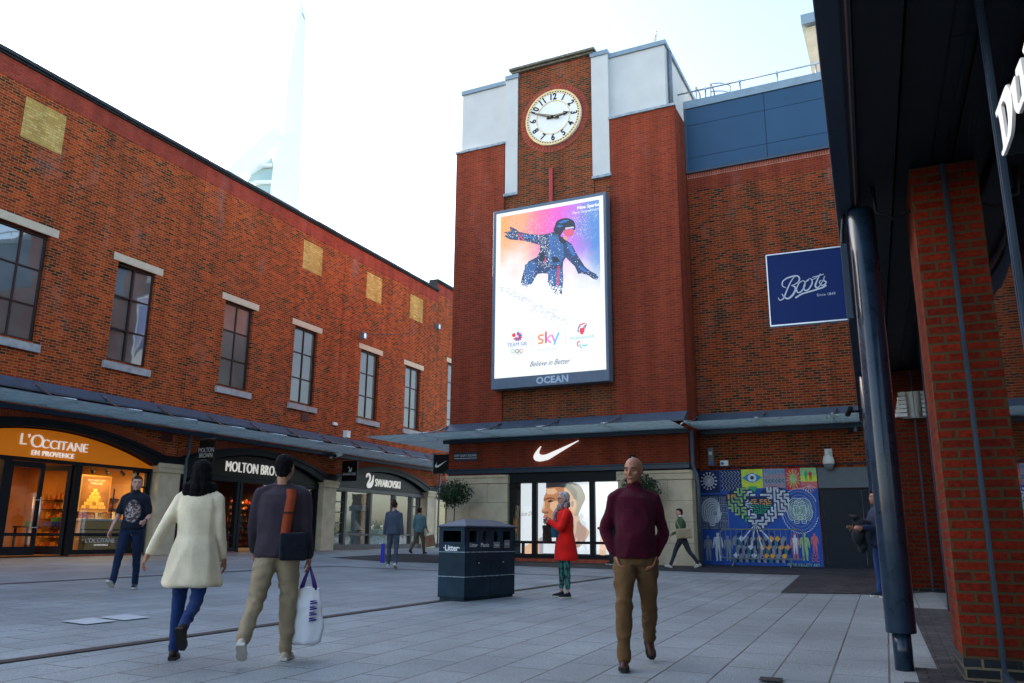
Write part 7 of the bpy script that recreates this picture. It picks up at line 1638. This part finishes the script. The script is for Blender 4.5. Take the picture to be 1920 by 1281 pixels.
# 9 striding person by the mural
P9 = person('person in a green and white top with a tan bag striding past the mural', 4.62, 22.55, 262, 1.62,
    ((26, 2, 4), (-24, 2, 14)), ((-12, 6, 20, 0), (22, 6, 50, 15)), s_fair, dict(mat=cloth('moss_green_knit', (.055, .105, .045)), loose=1.3, wr=.008, wf=5, name='top', arm=1.1), dict(mat=cloth('charcoal_denim', (.035, .042, .055))), (w_sole, w_sole), dict(kind='short', mat=h_brown), WALKIN, hem=.95, vox=.013, clothvox=.015, seed=19, shoe_pitch=(12, -20), lean=4)
t9, ML9, s9 = P9[0], P9[4], P9[6]; b = MB(); b.rings([(0, -.02, 0, .06, .05), (0, -.02, .05, .10, .085)], 18); b.xf(ML9 @ T(0, 0, .55)); b.build('collar', M_white, t9)
tb_ = thing('shoulder_bag', 'tan bag at the hip of the person striding past the mural', 'bag', t9.matrix_world.copy()); b = MB(); b.box(-.05, .07, -.20, .20, -.13, .13); b.xf(ML9 @ T(-.24, .02, .12)); remesh(b, .014, 'bag', mat('tan_canvas', (.38, .29, .17), .8), tb_, 4, wr=.006, wf=8); MB().tube([ML9 @ Vector(p) for p in ((-.24, .1, .22), (-.13, .14, .42), (.06, .08, .55))], .012, 6).build('strap', bpy.data.materials['tan_canvas'], tb_)
# 10 person behind the near column with a coat over the arm
P10 = person('person in a navy jacket and jeans standing behind the near steel column', 5.93, 13.45, 268, 1.66,
    ((3, 2, 3), (0, 2, 2)), ((22, 6, 70, 6), (24, 6, 66, 6)), s_tan, dict(mat=cloth('navy_anorak', (.012, .022, .06), rough=.6), loose=1.5, wr=.009, wf=6, name='jacket', arm=1.2), dict(mat=cloth('mid_blue_denim', (.018, .050, .16)), loose=.95), (mat('navy_runner', (.015, .02, .045), .6), w_sole), dict(kind='short', mat=h_black), None, hem=.82, vox=.012, clothvox=.014, seed=21)
t10, A10 = P10[0], P10[2]
co = thing('folded_coat', 'black hooded coat draped over the forearm of the person behind the column', 'coat', t10.matrix_world.copy()); c0 = (A10[0][0][1]+A10[0][0][2]+A10[1][0][1]+A10[1][0][2])/4
b = MB(); b.ell(c0+Vector((0, .06, .06)), (.20, .13, .09)); b.ell(c0+Vector((0, .12, -.12)), (.15, .09, .16)); b.ell(c0+Vector((.03, .06, -.28)), (.12, .07, .12)); b.ell(c0+Vector((0, .13, .14)), (.10, .12, .055), Matrix.Rotation(R(20), 3, 'X'))
remesh(b, .014, 'coat', cloth('black_shell', (.006, .008, .012), rough=.5), co, 1, wr=.016, wf=8)
# 11 shop assistant inside the charcoal shop
q11 = FL @ Vector((32.6, 2.2, 0))
P11 = person('person in black standing at the counter inside the charcoal-fronted shop', q11.x, q11.y, 120, 1.65,
    ((0, 2, 0), (0, 2, 0)), ((12, 6, 50, 20), (12, 6, 50, 20)), s_tan, dict(mat=cloth('black_cotton', (.008, .008, .008)), loose=1.2, name='top'), dict(mat=bpy.data.materials['black_cotton']), (bpy.data.materials['black_shoe'], b_sole), dict(kind='bob', mat=h_black), None, hem=.80, vox=.015, clothvox=.018, seed=23)
